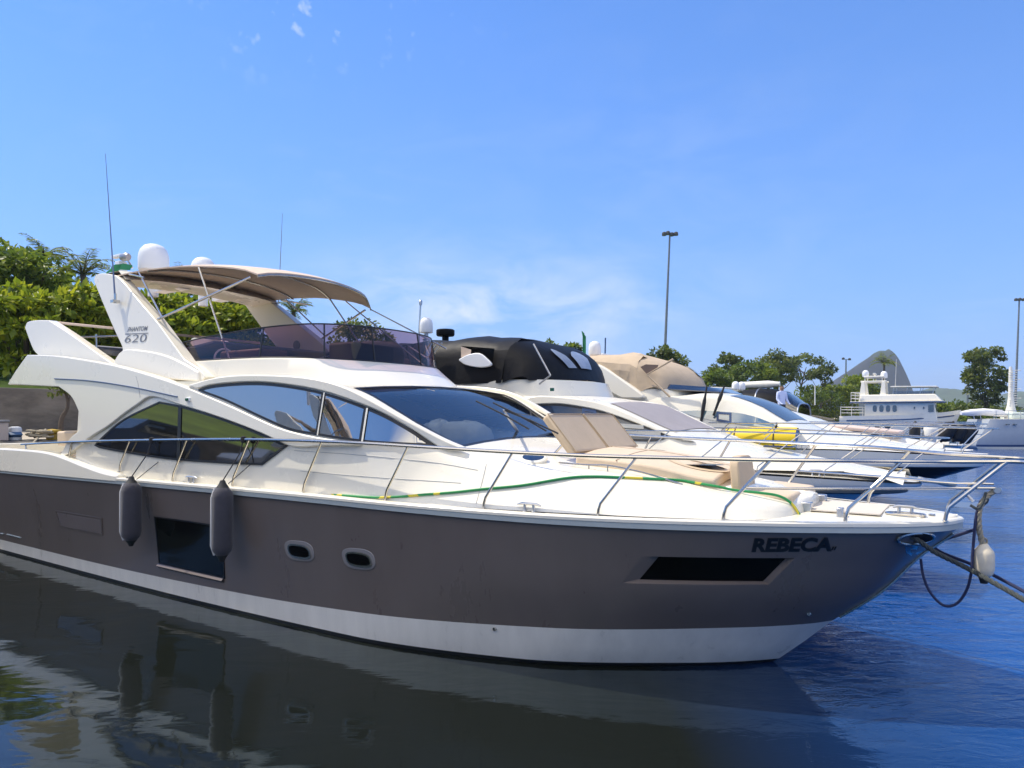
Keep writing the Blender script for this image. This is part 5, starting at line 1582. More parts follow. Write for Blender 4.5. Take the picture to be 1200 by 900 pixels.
# rolled mat lying on the near side of the foredeck
zr = .31
def world_boat(b, s, y, z): return to_world(s, y, z, b.nc)
ymat = mat('yellow_foam_mat', (.80, .56, .006), .55, var=.03, scale=2)
bluef = mat('blue_foam', (.02, .12, .32), .6)
root = empty('rolled_mat', to_world((a[0]+b[0])/2, -1.75, (a[2]+b[2])/2, 19.3), HEAD); L = abs(b[0]-a[0])
tag(root, 'rolled yellow floating mat with blue core, strapped on a white foredeck', 'rolled mat')
Mx = Matrix.Rotation(R(90), 4, 'Y')
mb = MB(); mb.lathe([(zr*.97, -L/2), (zr, -L/2+.02), (zr, L/2-.02), (zr*.97, L/2)], (0, 0, 0), 28, M=Mx); mb.build('roll', ymat, root, smooth=40)
mb = MB(); sp = [(.03+.2*k/50, 2*math.pi*3*k/50) for k in range(51)]
mb.lathe([(.001, L/2-.02), (zr*.93, L/2-.02)], (0, 0, 0), 28, M=Mx); mb.lathe([(.001, -L/2+.02), (zr*.93, -L/2+.02)], (0, 0, 0), 28, M=Mx); mb.build('core', bluef, root, smooth=0)
for x in (-.36*L, .20*L):
    mb = MB(); mb.tube([(x, (zr+.006)*math.cos(t), (zr+.006)*math.sin(t)) for t in [2*math.pi*k/24 for k in range(25)]], .014, 6); mb.build('strap', M['rubber'], root)
mb = MB(); mb.hexa([(a[0]-.1, -1.95, 1.9), (b[0]+.1, -1.75, 1.9), (b[0]+.1, -1.45, 1.9), (a[0]-.1, -1.45, 1.9)], [(a[0]-.1, -1.95, (a[2]+b[2])/2-zr), (b[0]+.1, -1.75, (a[2]+b[2])/2-zr), (b[0]+.1, -1.45, (a[2]+b[2])/2-zr), (a[0]-.1, -1.45, (a[2]+b[2])/2-zr)]); mb.build('mat_rack', M['gelcoat'], b3.root, bevel=.02)
# two furled rods standing on the near side deck
for (u0, v0, u1, v1) in ((828.5, 452, 818, 515), (849, 452, 836, 487)):
    A_, B_ = b3.P(u0, v0, -1.95), b3.P(u1, v1, -1.95)
    mb = MB(); P_ = [Vector(A_).lerp(Vector(B_), t) for t in (0, .2, .3, .45, .55, 1)]; mb.tube(P_, [.02, .03, .05, .05, .035, .03], 8); mb.build('furled_pole', M['rubber'], b3.root)
for u, v in ((800, 500), (811, 505), (908, 505), (928, 515)):
    A_ = b3.P(u, v, -1.9); mb = MB(); mb.tube([A_, (A_[0]+.05, A_[1], A_[2]+.2), (A_[0]-.05, A_[1]+.05, A_[2]-.25), (A_[0]+.1, A_[1], A_[2]-.3)], .022, 6); mb.build('tied_line', M['rope_black'], b3.root)

# ---- fourth yacht: pale, dark wrap-round window, open flybridge with a smoked screen
b4 = Boat(25.0, -.1, -16, 2.3, 'white motor yacht with smoked square flybridge screen, fourth in the row', [M['antifoul'], M['gelcoat'], M['gelcoat']], ((-16, 1.85), (-3, 1.85), (.3, 1.7)), ([-16, 0], [.5, .5]))
b4.house(([-14, -7.5, -6.5, -5.5, -4.8, -4.0, -3.2, -2, -1, -.8], [3.15, 3.2, 3.12, 2.95, 2.76, 2.5, 2.3, 2.1, 1.95, 1.9]), ([-14, -7, -5.5, -4, -2.5, -1], [.15, .2, .3, .6, 1.6, 3]), -14, (-7.2, -5.7), M['glass_mirror'])
wl = spl(b4.uv([(898, 477), (915, 480), (940, 484.5), (966, 491.5)]), 4)[:-1]+spl(b4.uv([(966, 492), (940, 490.5), (918, 487.5), (900, 479.5)]), 4)
mb = MB(); P_ = [(-9.6, 1.6), (-8.0, 1.6), (-7.35, 1.45), (-7.1, 1.0), (-7.05, 0)]; P_ = [(s, -y) for s, y in P_]+[(s, y) for s, y in P_[-2::-1]]
mb.grid([[(s, y, 3.30) for s, y in P_], [(s, y, 3.72) for s, y in P_]])
M['olive_screen'] = film_glass('olive_smoked_acrylic', (.42, .43, .36), gloss=.12)
sc4 = mb.build('wind_screen', M['olive_screen'], b4.root, smooth=30)
mb = MB(); mb.tube([(s, y, 3.735) for s, y in P_], .035, 6); mb.build('screen_rail', M['gelcoat'], sc4)
mb = MB(); mb.grid([[(s+.06, y*1.04, 3.1) for s, y in P_], [(s, y*1.01, 3.32) for s, y in P_], [(s-.05, y*.9, 3.32) for s, y in P_]]); mb.build('flybridge_coaming', M['gelcoat_cool'], b4.root, smooth=30)
mb = MB(); mb.box((-8.4, -.3, 3.40), (.9, 1.4, .22)); mb.build('console', M['interior'], b4.root, bevel=.04)
for y in (-.2, .15):
    c = b4.P(862+(y+.2)*20, 449, y); dome((c[0], y, 3.72), .13, .28, parent=b4.root)
mb = MB(); mb.box((-7.75, 0, 3.69), (.25, .9, .06)); mb.build('dome_shelf', M['gelcoat'], b4.root)
b4.rail(2.55, -5, -.1, 6, .016, .4, .5)
pd = MB(); pd.hexa([(-3.9, -1.1, 2.4), (-1.9, -.9, 2.2), (-1.9, .9, 2.2), (-3.9, 1.1, 2.4)], [(-3.9, -1.1, 2.52), (-1.9, -.9, 2.32), (-1.9, .9, 2.32), (-3.9, 1.1, 2.52)]); pd.build('sunbed_pad', M['pink_cushion'], b4.root, bevel=.04)

# ---- fifth yacht: farthest of the row, dark flybridge gear
b5 = Boat(30.8, -.3, -16, 2.3, 'white motor yacht farthest along the row, with dark flybridge canopy gear and stowed fenders on its bow', [M['antifoul'], M['gelcoat'], M['gelcoat']], ((-16, 1.75), (-3, 1.75), (.3, 1.65)), ([-16, 0], [.5, .5]))
b5.house(([-14, -7.5, -6.5, -5.5, -4.6, -3.6, -2, -1, -.8], [3.0, 3.0, 2.9, 2.65, 2.35, 2.15, 2.0, 1.85, 1.8]), ([-14, -7, -5.5, -4, -2.5, -1], [.15, .2, .3, .6, 1.6, 3]), -14, (-6.8, -4.8), M['glass_mirror'])
b5.window(spl(b5.uv([(900, 487), (930, 486), (960, 491)]), 4)+spl(b5.uv([(962, 493), (930, 494), (900, 494)]), 4), M['glass_dark'], frame=False)
mb = MB(); hs_ = [hoop(-8.7, 1.5, 2.95, 3.85), hoop(-7.5, 1.6, 2.9, 3.95), hoop(-6.6, 1.5, 2.8, 3.8), hoop(-5.9, 1.35, 2.7, 3.3)]
rows = spl_rows(hs_, 3)
M['grey_vinyl'] = film_glass('grey_clear_vinyl', (.30, .31, .33), gloss=.15, rough=.1)
mb.grid(rows[:7]); mb.build('canopy', M['black_canvas'], b5.root, smooth=40)
mb = MB(); mb.grid(rows[6:]); mb.build('canopy_front', M['grey_vinyl'], b5.root, smooth=40)
for r in (rows[0], rows[3], rows[6], rows[-1]):
    mb = MB(); mb.tube(r, .03, 6); mb.build('canopy_bow', M['steel_dull'], b5.root)
mb = MB(); a, b = b5.P(868, 451.5, -.5), b5.P(914, 450, -.5); mb.tube([a, Vector(a).lerp(Vector(b), .7), b], [.14, .16, .09], 10); mb.build('awning_roll', M['gelcoat'], b5.root)
for k, (y, ss) in enumerate(((-.6, -7.9), (.1, -7.6), (.7, -8.3))):
    mb = MB(); mb.box((ss, y, 3.3), (.5, .5, .5)); mb.build('fly_seat', (M['interior'], M['grey_cover'], mat('dark_red_cloth', (.20, .03, .03), .8))[k], b5.root, bevel=.06)
b5.rail(2.55, -4, -.3, 5, .018, .5, .4, mid=True)
b5.root['label'] = 'white motor yacht farthest along the row, with dark canopy gear'
# fenders stowed upright along its bow rail
def stowed(u, v0, v1, r, m, y, tilt, lab, cap):
    p0, p1 = b5.P(u, v1, y), b5.P(u, v0, y)
    f = fender_body('fender', p1[2]-p0[2], 0, r, m, m, 16, seam=False)
    f.location = to_world(p0[0], y, p0[2], b5.nc); f.rotation_euler = (0, R(tilt), HEAD)
    return tag(f, lab, 'fender', 'fenders stowed on the bow of the farthest yacht')
m_wf = mat('white_fender', (.74, .72, .66), .45, var=.06)
m_bf = mat('black_fender', (.014, .014, .016), .6, var=.2)
stowed(1071.5, 495, 519, .18, m_bf, -1.7, 2, 'dark fender standing just left of the white one on the farthest bow', None)
stowed(1086, 497, 524, .24, m_wf, -1.6, 12, 'only white fender stowed on the bow of the farthest yacht', None)
stowed(1103, 492, 517, .24, m_bf, -1.0, 28, 'black fender leaning just right of the white one on the farthest bow', None)
stowed(1117, 494, 517, .22, m_bf, -.7, 28, 'middle one of three black fenders leaning on the farthest bow', None)
stowed(1126, 494, 519, .26, m_bf, -.45, 30, 'rightmost black fender leaning at the tip of the farthest bow', None)

# ------------------------------------------------------------------ person on the fifth yacht's flybridge, seen from afar
def person(loc, rz, h, shirt, lab):
    mes = bpy.data.meshes.new('person'); k = h/1.75
    J = {'pel': (0, 0, .95), 'spi': (0, 0, 1.15), 'che': (0, .01, 1.36), 'nek': (0, .0, 1.50), 'hd': (0, -.01, 1.60), 'top': (0, -.01, 1.72),
         'hl': (-.10, 0, .90), 'kl': (-.11, -.03, .50), 'al': (-.11, .02, .09), 'tl': (-.12, -.16, .04), 'hr': (.10, 0, .90), 'kr': (.11, -.03, .50), 'ar': (.11, .02, .09), 'tr': (.12, -.16, .04),
         'sl': (-.19, 0, 1.42), 'el': (-.24, -.02, 1.14), 'wl': (-.20, -.20, .98), 'fl': (-.18, -.28, .95), 'sr': (.19, 0, 1.42), 'er': (.24, -.02, 1.14), 'wr': (.20, -.20, .98), 'fr': (.18, -.28, .95)}
    rad = dict(pel=.15, spi=.13, che=.16, nek=.055, hd=.10, top=.07, hl=.085, kl=.06, al=.042, tl=.035, hr=.085, kr=.06, ar=.042, tr=.035, sl=.062, el=.044, wl=.032, fl=.03, sr=.062, er=.044, wr=.032, fr=.03)
    nm = list(J); E = [('pel', 'spi'), ('spi', 'che'), ('che', 'nek'), ('nek', 'hd'), ('hd', 'top'), ('pel', 'hl'), ('hl', 'kl'), ('kl', 'al'), ('al', 'tl'), ('pel', 'hr'), ('hr', 'kr'), ('kr', 'ar'), ('ar', 'tr'), ('che', 'sl'), ('sl', 'el'), ('el', 'wl'), ('wl', 'fl'), ('che', 'sr'), ('sr', 'er'), ('er', 'wr'), ('wr', 'fr')]
    mes.from_pydata([Vector(J[n])*k for n in nm], [(nm.index(a), nm.index(b)) for a, b in E], [])
    o = bpy.data.objects.new('person', mes); COL.objects.link(o)
    sk = o.modifiers.new('skin', 'SKIN'); sub = o.modifiers.new('sub', 'SUBSURF'); sub.levels = 2; sub.render_levels = 2
    for i, n in enumerate(nm):
        d = mes.skin_vertices[0].data[i]; d.radius = (rad[n]*k, rad[n]*k*(.8 if n in ('che', 'spi', 'pel') else 1)); d.use_root = (n == 'pel')
    mt, nt, b = new_mat('person_cloth')
    g = node(nt, 'ShaderNodeTexCoord'); sp = node(nt, 'ShaderNodeSeparateXYZ'); nt.links.new(g.outputs['Object'], sp.inputs[0])
    cr = node(nt, 'ShaderNodeValToRGB'); cr.color_ramp.interpolation = 'CONSTANT'
    el = cr.color_ramp.elements; el[0].color = (.03, .035, .06, 1); el[1].position = .95*k/2; el[1].color = (*shirt, 1)
    e3 = el.new(1.50*k/2); e3.color = (.30, .17, .11, 1); e4 = el.new(1.66*k/2); e4.color = (.02, .015, .012, 1)
    hv = node(nt, 'ShaderNodeMath', operation='MULTIPLY'); hv.inputs[1].default_value = .5; nt.links.new(sp.outputs[2], hv.inputs[0])
    nt.links.new(hv.outputs[0], cr.inputs[0]); nt.links.new(cr.outputs[0], b.inputs['Base Color']); b.inputs['Roughness'].default_value = .8
    mes.materials.append(mt); o.location = loc; o.rotation_euler = (0, 0, rz)
    return tag(o, lab, 'person')
pp = b5.P(916, 462, -2.0)
mb = MB(); mb.box((pp[0], -2.0, 2.02), (.6, .36, .56)); mb.build('deck_step', M['gelcoat'], b5.root, bevel=.03)
person(to_world(pp[0], -2.0, 2.30, b5.nc), R(20), 1.72, (.55, .62, .85), 'person in a pale blue shirt standing beside dark canopy gear')
# ------------------------------------------------------------------ shore: quay, wall, lawns
shore = HEAD
def qw(s, n, z): return Vector((CD*s+SD*n, -SD*s+CD*n, z))
QS = -20.5
m_conc = mat('weathered_concrete', (.145, .125, .10), .9, var=.5, scale=.7, stretch=(1, 1, 2.5), bump=.5, bscale=9)
m_stone = mat('dark_quay_stone', (.085, .08, .07), .9, var=.5, scale=1.3, bump=.9, bscale=4)
m_pave = mat('sandy_pavement', (.40, .34, .26), .9, var=.12, scale=.8, bump=.2, bscale=20)
m_lawn = mat('lawn_grass', (.15, .22, .02), .95, var=.45, scale=.35, bump=1.0, bscale=14)
m_soil = mat('shore_ground', (.10, .12, .04), .95, var=.4, scale=.2, bump=.8, bscale=3)
N0, N1 = -70, 190
def strip(name, prof, m, kind='structure', lab=None, cat=None, step=6, jitter=0):
    mb = MB(); rows = []; n = N0
    while n <= N1: rows.append([qw(s, n, z) for s, z in prof]); n += step
    mb.grid(rows); o = mb.build(name, m, None, smooth=25)
    return tag(o, lab, cat, None, kind)
o = strip('quay_wall', [(QS, -1), (QS, 2.1), (QS-.02, 2.12), (QS-.9, 2.16), (QS-.9, 1.0)], m_stone, 'thing', 'dark stone quay wall along the sterns of the yachts', 'quay wall')
strip('quay_pavement', [(QS-.88, 2.12), (QS-8, 2.30)], m_pave)
o = strip('retaining_wall', [(QS-6.6, 2.0), (QS-6.6, 3.72), (QS-6.62, 3.74), (QS-6.96, 3.74), (QS-6.98, 2.0)], m_conc, 'thing', 'stained concrete retaining wall below the grassy bank', 'wall')
strip('lawn', [(QS-6.9, 3.66), (QS-9, 4.0), (QS-13, 4.6), (QS-22, 6.2), (QS-36, 8.2), (QS-400, 8.8)], m_lawn)
# coping joints on the wall
mb = MB()
# far shore across the basin on the right
mb = MB()
fs = [(-40, 205), (30, 150), (52, 118), (66, 98), (80, 92), (130, 88), (400, 84), (3000, 70), (3000, 2600), (-1200, 2600), (-1200, 400)]
mb.face([(x, y, 1.7) for x, y in fs]); 
for a, b in zip(fs[:8], fs[1:8]): mb.face([(a[0], a[1], -1), (b[0], b[1], -1), (b[0], b[1], 1.7), (a[0], a[1], 1.7)])
tag(mb.build('far_shore', m_soil, None, smooth=0), kind='structure')

# ------------------------------------------------------------------ foliage
def leaf_mat(name, c0, c1, c2, trans=.35):
    mt = bpy.data.materials.new(name); mt.use_nodes = True; nt = mt.node_tree; nt.nodes.clear()
    out = node(nt, 'ShaderNodeOutputMaterial')
    at = node(nt, 'ShaderNodeAttribute'); at.attribute_name = 'tint'
    cr = node(nt, 'ShaderNodeValToRGB'); el = cr.color_ramp.elements
    el[0].color = (*c0, 1); el[1].color = (*c2, 1); e = el.new(.55); e.color = (*c1, 1)
    nt.links.new(at.outputs['Fac'], cr.inputs[0])
    df = node(nt, 'ShaderNodeBsdfPrincipled'); df.inputs['Roughness'].default_value = .42; df.inputs['Specular IOR Level'].default_value = .4
    tl = node(nt, 'ShaderNodeBsdfTranslucent'); mx = node(nt, 'ShaderNodeMixShader'); mx.inputs[0].default_value = trans
    nt.links.new(cr.outputs[0], df.inputs['Base Color']); nt.links.new(cr.outputs[0], tl.inputs[0])
    nt.links.new(df.outputs[0], mx.inputs[1]); nt.links.new(tl.outputs[0], mx.inputs[2]); nt.links.new(mx.outputs[0], out.inputs[0])
    return mt
LEAF_ALMOND = leaf_mat('almond_leaves', (.045, .08, .010), (.21, .28, .018), (.46, .47, .03), .5)
LEAF_DARK = leaf_mat('dark_leaves', (.035, .06, .014), (.11, .15, .026), (.23, .25, .045), .5)
LEAF_BUSH = leaf_mat('bush_leaves', (.045, .08, .014), (.14, .20, .024), (.28, .33, .04), .5)
LEAF_PALM = leaf_mat('palm_leaves', (.09, .13, .02), (.22, .27, .03), (.42, .42, .06))
BARK = mat('tree_bark', (.11, .085, .065), .95, var=.3, scale=5, bump=.8, bscale=18)
class Leaves:
    def __init__(self): self.v = []; self.f = []; self.t = []
    def leaf(self, p, d, up, L, W, tint):
        d = d.normalized(); sd = d.cross(up)
        if sd.length < 1e-3: sd = d.cross(Vector((1, 0, 0)))
        sd.normalize(); nn = sd.cross(d)
        b = len(self.v)
        self.v += [p, p+d*L*.5+sd*W*.5-nn*L*.02, p+d*L-nn*L*.10, p+d*L*.5-sd*W*.5-nn*L*.02]
        self.f.append((b, b+1, b+2, b+3)); self.t.append(tint)
    def build(self, name, m, parent):
        me = bpy.data.meshes.new(name); me.from_pydata([tuple(v) for v in self.v], [], self.f); me.materials.append(m)
        at = me.attributes.new('tint', 'FLOAT', 'FACE'); at.data.foreach_set('value', self.t)
        o = bpy.data.objects.new(name, me); COL.objects.link(o); o.parent = parent; return o
def rv(rg): 
    while True:
        v = Vector((rg.uniform(-1, 1), rg.uniform(-1, 1), rg.uniform(-1, 1)))
        if .05 < v.length < 1: return v.normalized()
def tree(name, base, h, cw, label, lm, seed, leaf=.28, n_clump=40, per=110, crown_z=.45, trunk_r=.18, group='trees along the shore', flat=.7, gap=0.0, lean=(0, 0), cat='tree', limbs=7, clump_r=(.16, .30), bright=0.0):
    rg = random.Random(seed)
    root = empty(name, base); tag(root, label, cat, group)
    cz = h*(crown_z+1)/2; rz = h*(1-crown_z)/2; rx = cw/2
    clumps = []
    for i in range(n_clump):
        d = rv(rg); q = rg.uniform(.45, 1.0)**.6
        p = Vector((d.x*rx*q*.82, d.y*rx*q*.82, cz+d.z*rz*q*.86))
        # crowns are fuller above and ragged below
        if d.z < 0 and rg.random() < .25: continue
        clumps.append((p+Vector((lean[0]*p.z/h, lean[1]*p.z/h, 0)), rg.uniform(*clump_r)*min(rx, rz*1.2)*1.15, rg.uniform(-.18, .18)))
    mb = MB()
    top = Vector((lean[0]*.7, lean[1]*.7, h*crown_z+rz*.7))
    tp = [Vector((0, 0, -.3)), Vector((rg.uniform(-.1, .1), rg.uniform(-.1, .1), h*crown_z*.5)), Vector((lean[0]*.4+rg.uniform(-.2, .2), lean[1]*.4, h*crown_z)), top]
    sp = spl(tp, 5); mb.tube(sp, [trunk_r*(1-.75*i/(len(sp)-1)) for i in range(len(sp))], 8)
    for i in range(min(limbs, len(clumps))):
        c = clumps[rg.randrange(len(clumps))][0]; k = rg.randrange(5, len(sp)-3); a = Vector(sp[k])
        md = a.lerp(c, .5)+Vector((0, 0, -.06*h*rg.random()))
        q = spl([a, md, c], 5); r0 = trunk_r*.42
        mb.tube(q, [r0*(1-.8*j/(len(q)-1)) for j in range(len(q))], 6)
    mb.build('trunk', BARK, root, smooth=60)
    lv = Leaves()
    for c, r, tn in clumps:
        for _ in range(int(per*(r/(.23*rx))**1.4)):
            d = rv(rg); q = rg.uniform(.25, 1)**.45
            p = c+Vector((d.x*r*q, d.y*r*q, d.z*r*q*flat))
            dr = (d*.7+rv(rg)*.8+Vector((0, 0, -.15)))
            up = (Vector((0, 0, 1))+rv(rg)*.9+d*.35)
            L = leaf*rg.uniform(.65, 1.25)
            lv.leaf(p, dr, up, L, L*.55, min(1, max(0, .5+tn+bright+rg.gauss(0, .2))))
    lv.build('crown', lm, root)
    return root
def palm(name, base, h, fl, label, seed, nf=16, trunk_r=.14, cat='palm tree', leafn=26):
    rg = random.Random(seed); root = empty(name, base); tag(root, label, cat, 'palms along the shore')
    mb = MB(); top = Vector((rg.uniform(-.4, .4), 0, h)); sp = spl([Vector((0, 0, -.3)), Vector((top.x*.2, 0, h*.5)), top], 6)
    mb.tube(sp, [trunk_r*(1.2-.4*i/(len(sp)-1)) for i in range(len(sp))], 8); mb.build('trunk', BARK, root, smooth=60)
    lv = Leaves(); st = MB()
    for i in range(nf):
        a = 2*math.pi*i/nf+rg.uniform(-.2, .2); el = rg.uniform(.05, 1.35)
        d0 = Vector((math.cos(a)*math.cos(el), math.sin(a)*math.cos(el), math.sin(el))); L = fl*rg.uniform(.8, 1.1)
        pts = []; p = top.copy(); d = d0.copy()
        for j in range(12):
            pts.append(p.copy()); p = p+d*L/12; d = (d+Vector((0, 0, -.05-.032*j*.6))).normalized()
        st.tube(pts, [.03*(1-j/13) for j in range(12)], 4)
        for j in range(1, 12):
            for kk in range(leafn//12+1):
                q = pts[j-1].lerp(pts[j], rg.random()); t = (pts[j]-pts[j-1]).normalized(); sd = t.cross(Vector((0, 0, 1))); sd.normalize()
                for sg in (-1, 1):
                    dd = (t*.55+sd*sg+Vector((0, 0, -.25+rg.uniform(-.2, .2)))); LL = fl*.26*(1-abs(j/12-.45)*1.1)*rg.uniform(.8, 1.15)
                    lv.leaf(q, dd, Vector((0, 0, 1))+rv(rg)*.3, LL, LL*.16, min(1, max(0, .5+rg.gauss(0, .2))))
    st.build('frond_stems', BARK, root); lv.build('fronds', LEAF_PALM, root); return root
def at(u, Y, z): p = world_px(u, 487, Y); return (p.x, p.y, z)
def hgt(v, Y, zb): return HC+(VH-v)/FPX*Y-zb
def px_tree(name, u, Y, zb, vtop, wpx, label, lm, seed, **kw):
    return tree(name, at(u, Y, zb), hgt(vtop, Y, zb), wpx/FPX*Y, label, lm, seed, **kw)
AL = dict(leaf=.36, n_clump=60, per=120, crown_z=.12, trunk_r=.2, flat=.55, clump_r=(.16, .30))
px_tree('almond_tree', 8, 31, 4.2, 276, 175, 'tall dense broad leaved tree at the left edge, top of the leafy bank', LEAF_BUSH, 11, leaf=.36, n_clump=64, per=120, crown_z=.2, flat=.55, bright=.05, clump_r=(.14, .27))
px_tree('almond_tree', 30, 27, 3.9, 328, 170, 'low spreading yellow green broad leaved tree behind the stern of the taupe yacht', LEAF_ALMOND, 12, bright=.12, **AL)
px_tree('almond_tree', 105, 28.5, 4.1, 330, 130, 'yellow green broad leaved tree just behind the radar arch', LEAF_ALMOND, 13, bright=.10, **AL)
px_tree('almond_tree', 195, 31, 4.2, 340, 130, 'green broad leaved tree seen between arch leg and bimini struts', LEAF_ALMOND, 14, **AL)
px_tree('almond_tree', 268, 33, 4.3, 341, 120, 'green broad leaved tree seen below the front of the bimini', LEAF_ALMOND, 15, **AL)
px_tree('broad_tree', 232, 48, 4.8, 304, 62, 'tree top showing above the bimini between the two white domes', LEAF_BUSH, 16, leaf=.3, n_clump=30, crown_z=.5)
px_tree('broad_tree', 425, 46, 4.6, 374, 95, 'dark round tree seen through the smoked flybridge screen', LEAF_DARK, 17, leaf=.3, n_clump=45, per=110, crown_z=.25)
px_tree('broad_tree', 560, 54, 4.6, 405, 90, 'tree behind the black canopy', LEAF_DARK, 18, leaf=.34, n_clump=30, per=90, crown_z=.25)
px_tree('broad_tree', 672, 62, 4.7, 402, 46, 'tree top showing between the black canopy and the white dome', LEAF_BUSH, 19, leaf=.36, n_clump=36, per=90, crown_z=.25)
px_tree('broad_tree', 645, 66, 4.7, 396, 30, 'small tree top just showing over the black canopy', LEAF_BUSH, 39, leaf=.36, n_clump=22, per=80, crown_z=.4)
px_tree('broad_tree', 777, 80, 4.8, 407, 56, 'round tree top over the beige canopy at the foot of the tall lamp mast', LEAF_DARK, 20, leaf=.45, n_clump=40, per=90, crown_z=.25, bright=.1)
far = dict(leaf=.55, per=85, trunk_r=.22)
px_tree('broad_tree', 838, 98, 4.8, 433, 44, 'low rounded green tree left of the taller shore trees', LEAF_BUSH, 21, n_clump=34, crown_z=.1, **far)
px_tree('broad_tree', 851, 112, 4.8, 413, 40, 'thin layered tree rising behind the low rounded one', LEAF_DARK, 22, n_clump=20, crown_z=.55, flat=.35, bright=.1, **far)
px_tree('broad_tree', 880, 106, 4.8, 421, 62, 'dense green tree in the middle of the shore trees', LEAF_BUSH, 23, n_clump=46, crown_z=.12, **far)
px_tree('broad_tree', 912, 116, 4.8, 410, 64, 'tall olive green tree beside the open branched one', LEAF_DARK, 24, n_clump=46, crown_z=.3, bright=.12, **far)
px_tree('broad_tree', 938, 124, 4.8, 409, 66, 'open tree with bare limbs showing through its crown', LEAF_DARK, 25, n_clump=26, crown_z=.5, flat=.5, bright=.1, limbs=14, lean=(1.5, 0), **far)
px_tree('broad_tree', 964, 128, 4.8, 424, 34, 'rightmost ragged tree of the shore group, left of the mountain', LEAF_DARK, 26, n_clump=18, crown_z=.3, bright=.05, limbs=10, **far)
px_tree('round_bush', 1005, 135, 4.4, 438, 52, 'bright green bush in front of the mountain, left of the palm', LEAF_ALMOND, 27, n_clump=40, crown_z=.05, limbs=2, cat='bush', leaf=.6, per=80)
px_tree('round_bush', 962, 118, 4.4, 455, 60, 'low bush on the lawn below the open tree', LEAF_BUSH, 28, n_clump=30, crown_z=.02, limbs=2, cat='bush', leaf=.5, per=80)
px_tree('broad_tree', 1154, 104, 1.7, 394, 56, 'tall column shaped tree standing alone right of the white trawler', LEAF_DARK, 29, n_clump=120, per=75, crown_z=.06, leaf=.55, flat=.45, trunk_r=.26, clump_r=(.10, .2), bright=.06)
palm('palm_tree', at(108, 29.5, 4.2), hgt(322, 29.5, 4.2), 1.7, 'palm rising just left of the radar arch top', 31, nf=14)
palm('palm_tree', at(60, 34, 4.3), hgt(300, 34, 4.3), 1.7, 'feathery palm head above the trees at the far left', 32, nf=14)
palm('palm_tree', at(343, 44, 4.6), hgt(366, 44, 4.6), 1.9, 'palm seen in the gap below the bimini front', 33, nf=14)
palm('palm_tree', at(216, 42, 4.6), hgt(338, 42, 4.6), 2.2, 'palm with a thick trunk seen under the bimini canvas', 34, nf=12, trunk_r=.3)
palm('palm_tree', at(1036, 142, 4.4), hgt(425, 142, 4.4), 3.2, 'palm standing against the grey mountain', 35, nf=18, trunk_r=.25)
hb_ = at(968, 124, 2.2); root = tag(empty('hedge', hb_), 'tall bright green clipped hedge on the bank left of the white trawler', 'hedge')
lv = Leaves(); rg = random.Random(91)
for _ in range(5200):
    x, y, z = rg.uniform(-5.2, 5.2), rg.uniform(-1.2, 1.2), rg.uniform(0, 5.9)
    if rg.random() < .6: y = -1.2+rg.gauss(0, .12)
    z = min(z, 5.7+.25*math.sin(x*1.7)+rg.uniform(-.2, .2))
    lv.leaf(Vector((x, y, z)), rv(rg)+Vector((0, -.4, .2)), Vector((0, -.4, 1))+rv(rg)*.6, .5*rg.uniform(.7, 1.2), .28, min(1, max(0, .62+rg.gauss(0, .18))))
lv.build('foliage', LEAF_ALMOND, root)
mb = MB()
for x in (-4, -1.5, 1, 3.5): mb = MB(); mb.tube([(x, 0, -.3), (x, 0, 3.5)], .09, 6); mb.build('stem', BARK, root)
rg = random.Random(77)
bl = ['low shrub on the far bank under the lone tree', 'rounded shrub behind the bow of the white trawler', 'shrub between trawler and grey yacht', 'dark shrub behind the stowed white boom', 'low shrub at the right edge behind the lattice mast', 'shrub at the water behind the black fenders']
for i, (u, Y, vt, w_) in enumerate(((1160, 99, 478, 46), (1112, 97, 470, 40), (1133, 93, 474, 34), (1150, 95, 482, 40), (1192, 96, 478, 50), (1122, 88, 488, 34))):
    px_tree('shrub', u, Y, 1.7, vt, w_, bl[i], LEAF_BUSH if i % 2 else LEAF_DARK, 50+i, n_clump=26, crown_z=.02, limbs=2, cat='shrub', leaf=.5, per=70, group='shrubs on the far bank')
for i, (u, Y, vt, w_) in enumerate(((1085, 150, 466, 60), (1120, 160, 470, 60), (1095, 125, 473, 40), (1180, 190, 472, 70))):
    px_tree('shrub', u, Y, 1.7, vt, w_, ['wide shrub far behind the trawler wheelhouse', 'wide shrub low against the distant hill', 'small shrub just right of the trawler roof', 'hedge like shrub far behind the lone tree'][i], LEAF_BUSH, 60+i, n_clump=30, crown_z=.02, limbs=2, cat='shrub', leaf=.7, per=60, group='shrubs on the far bank')

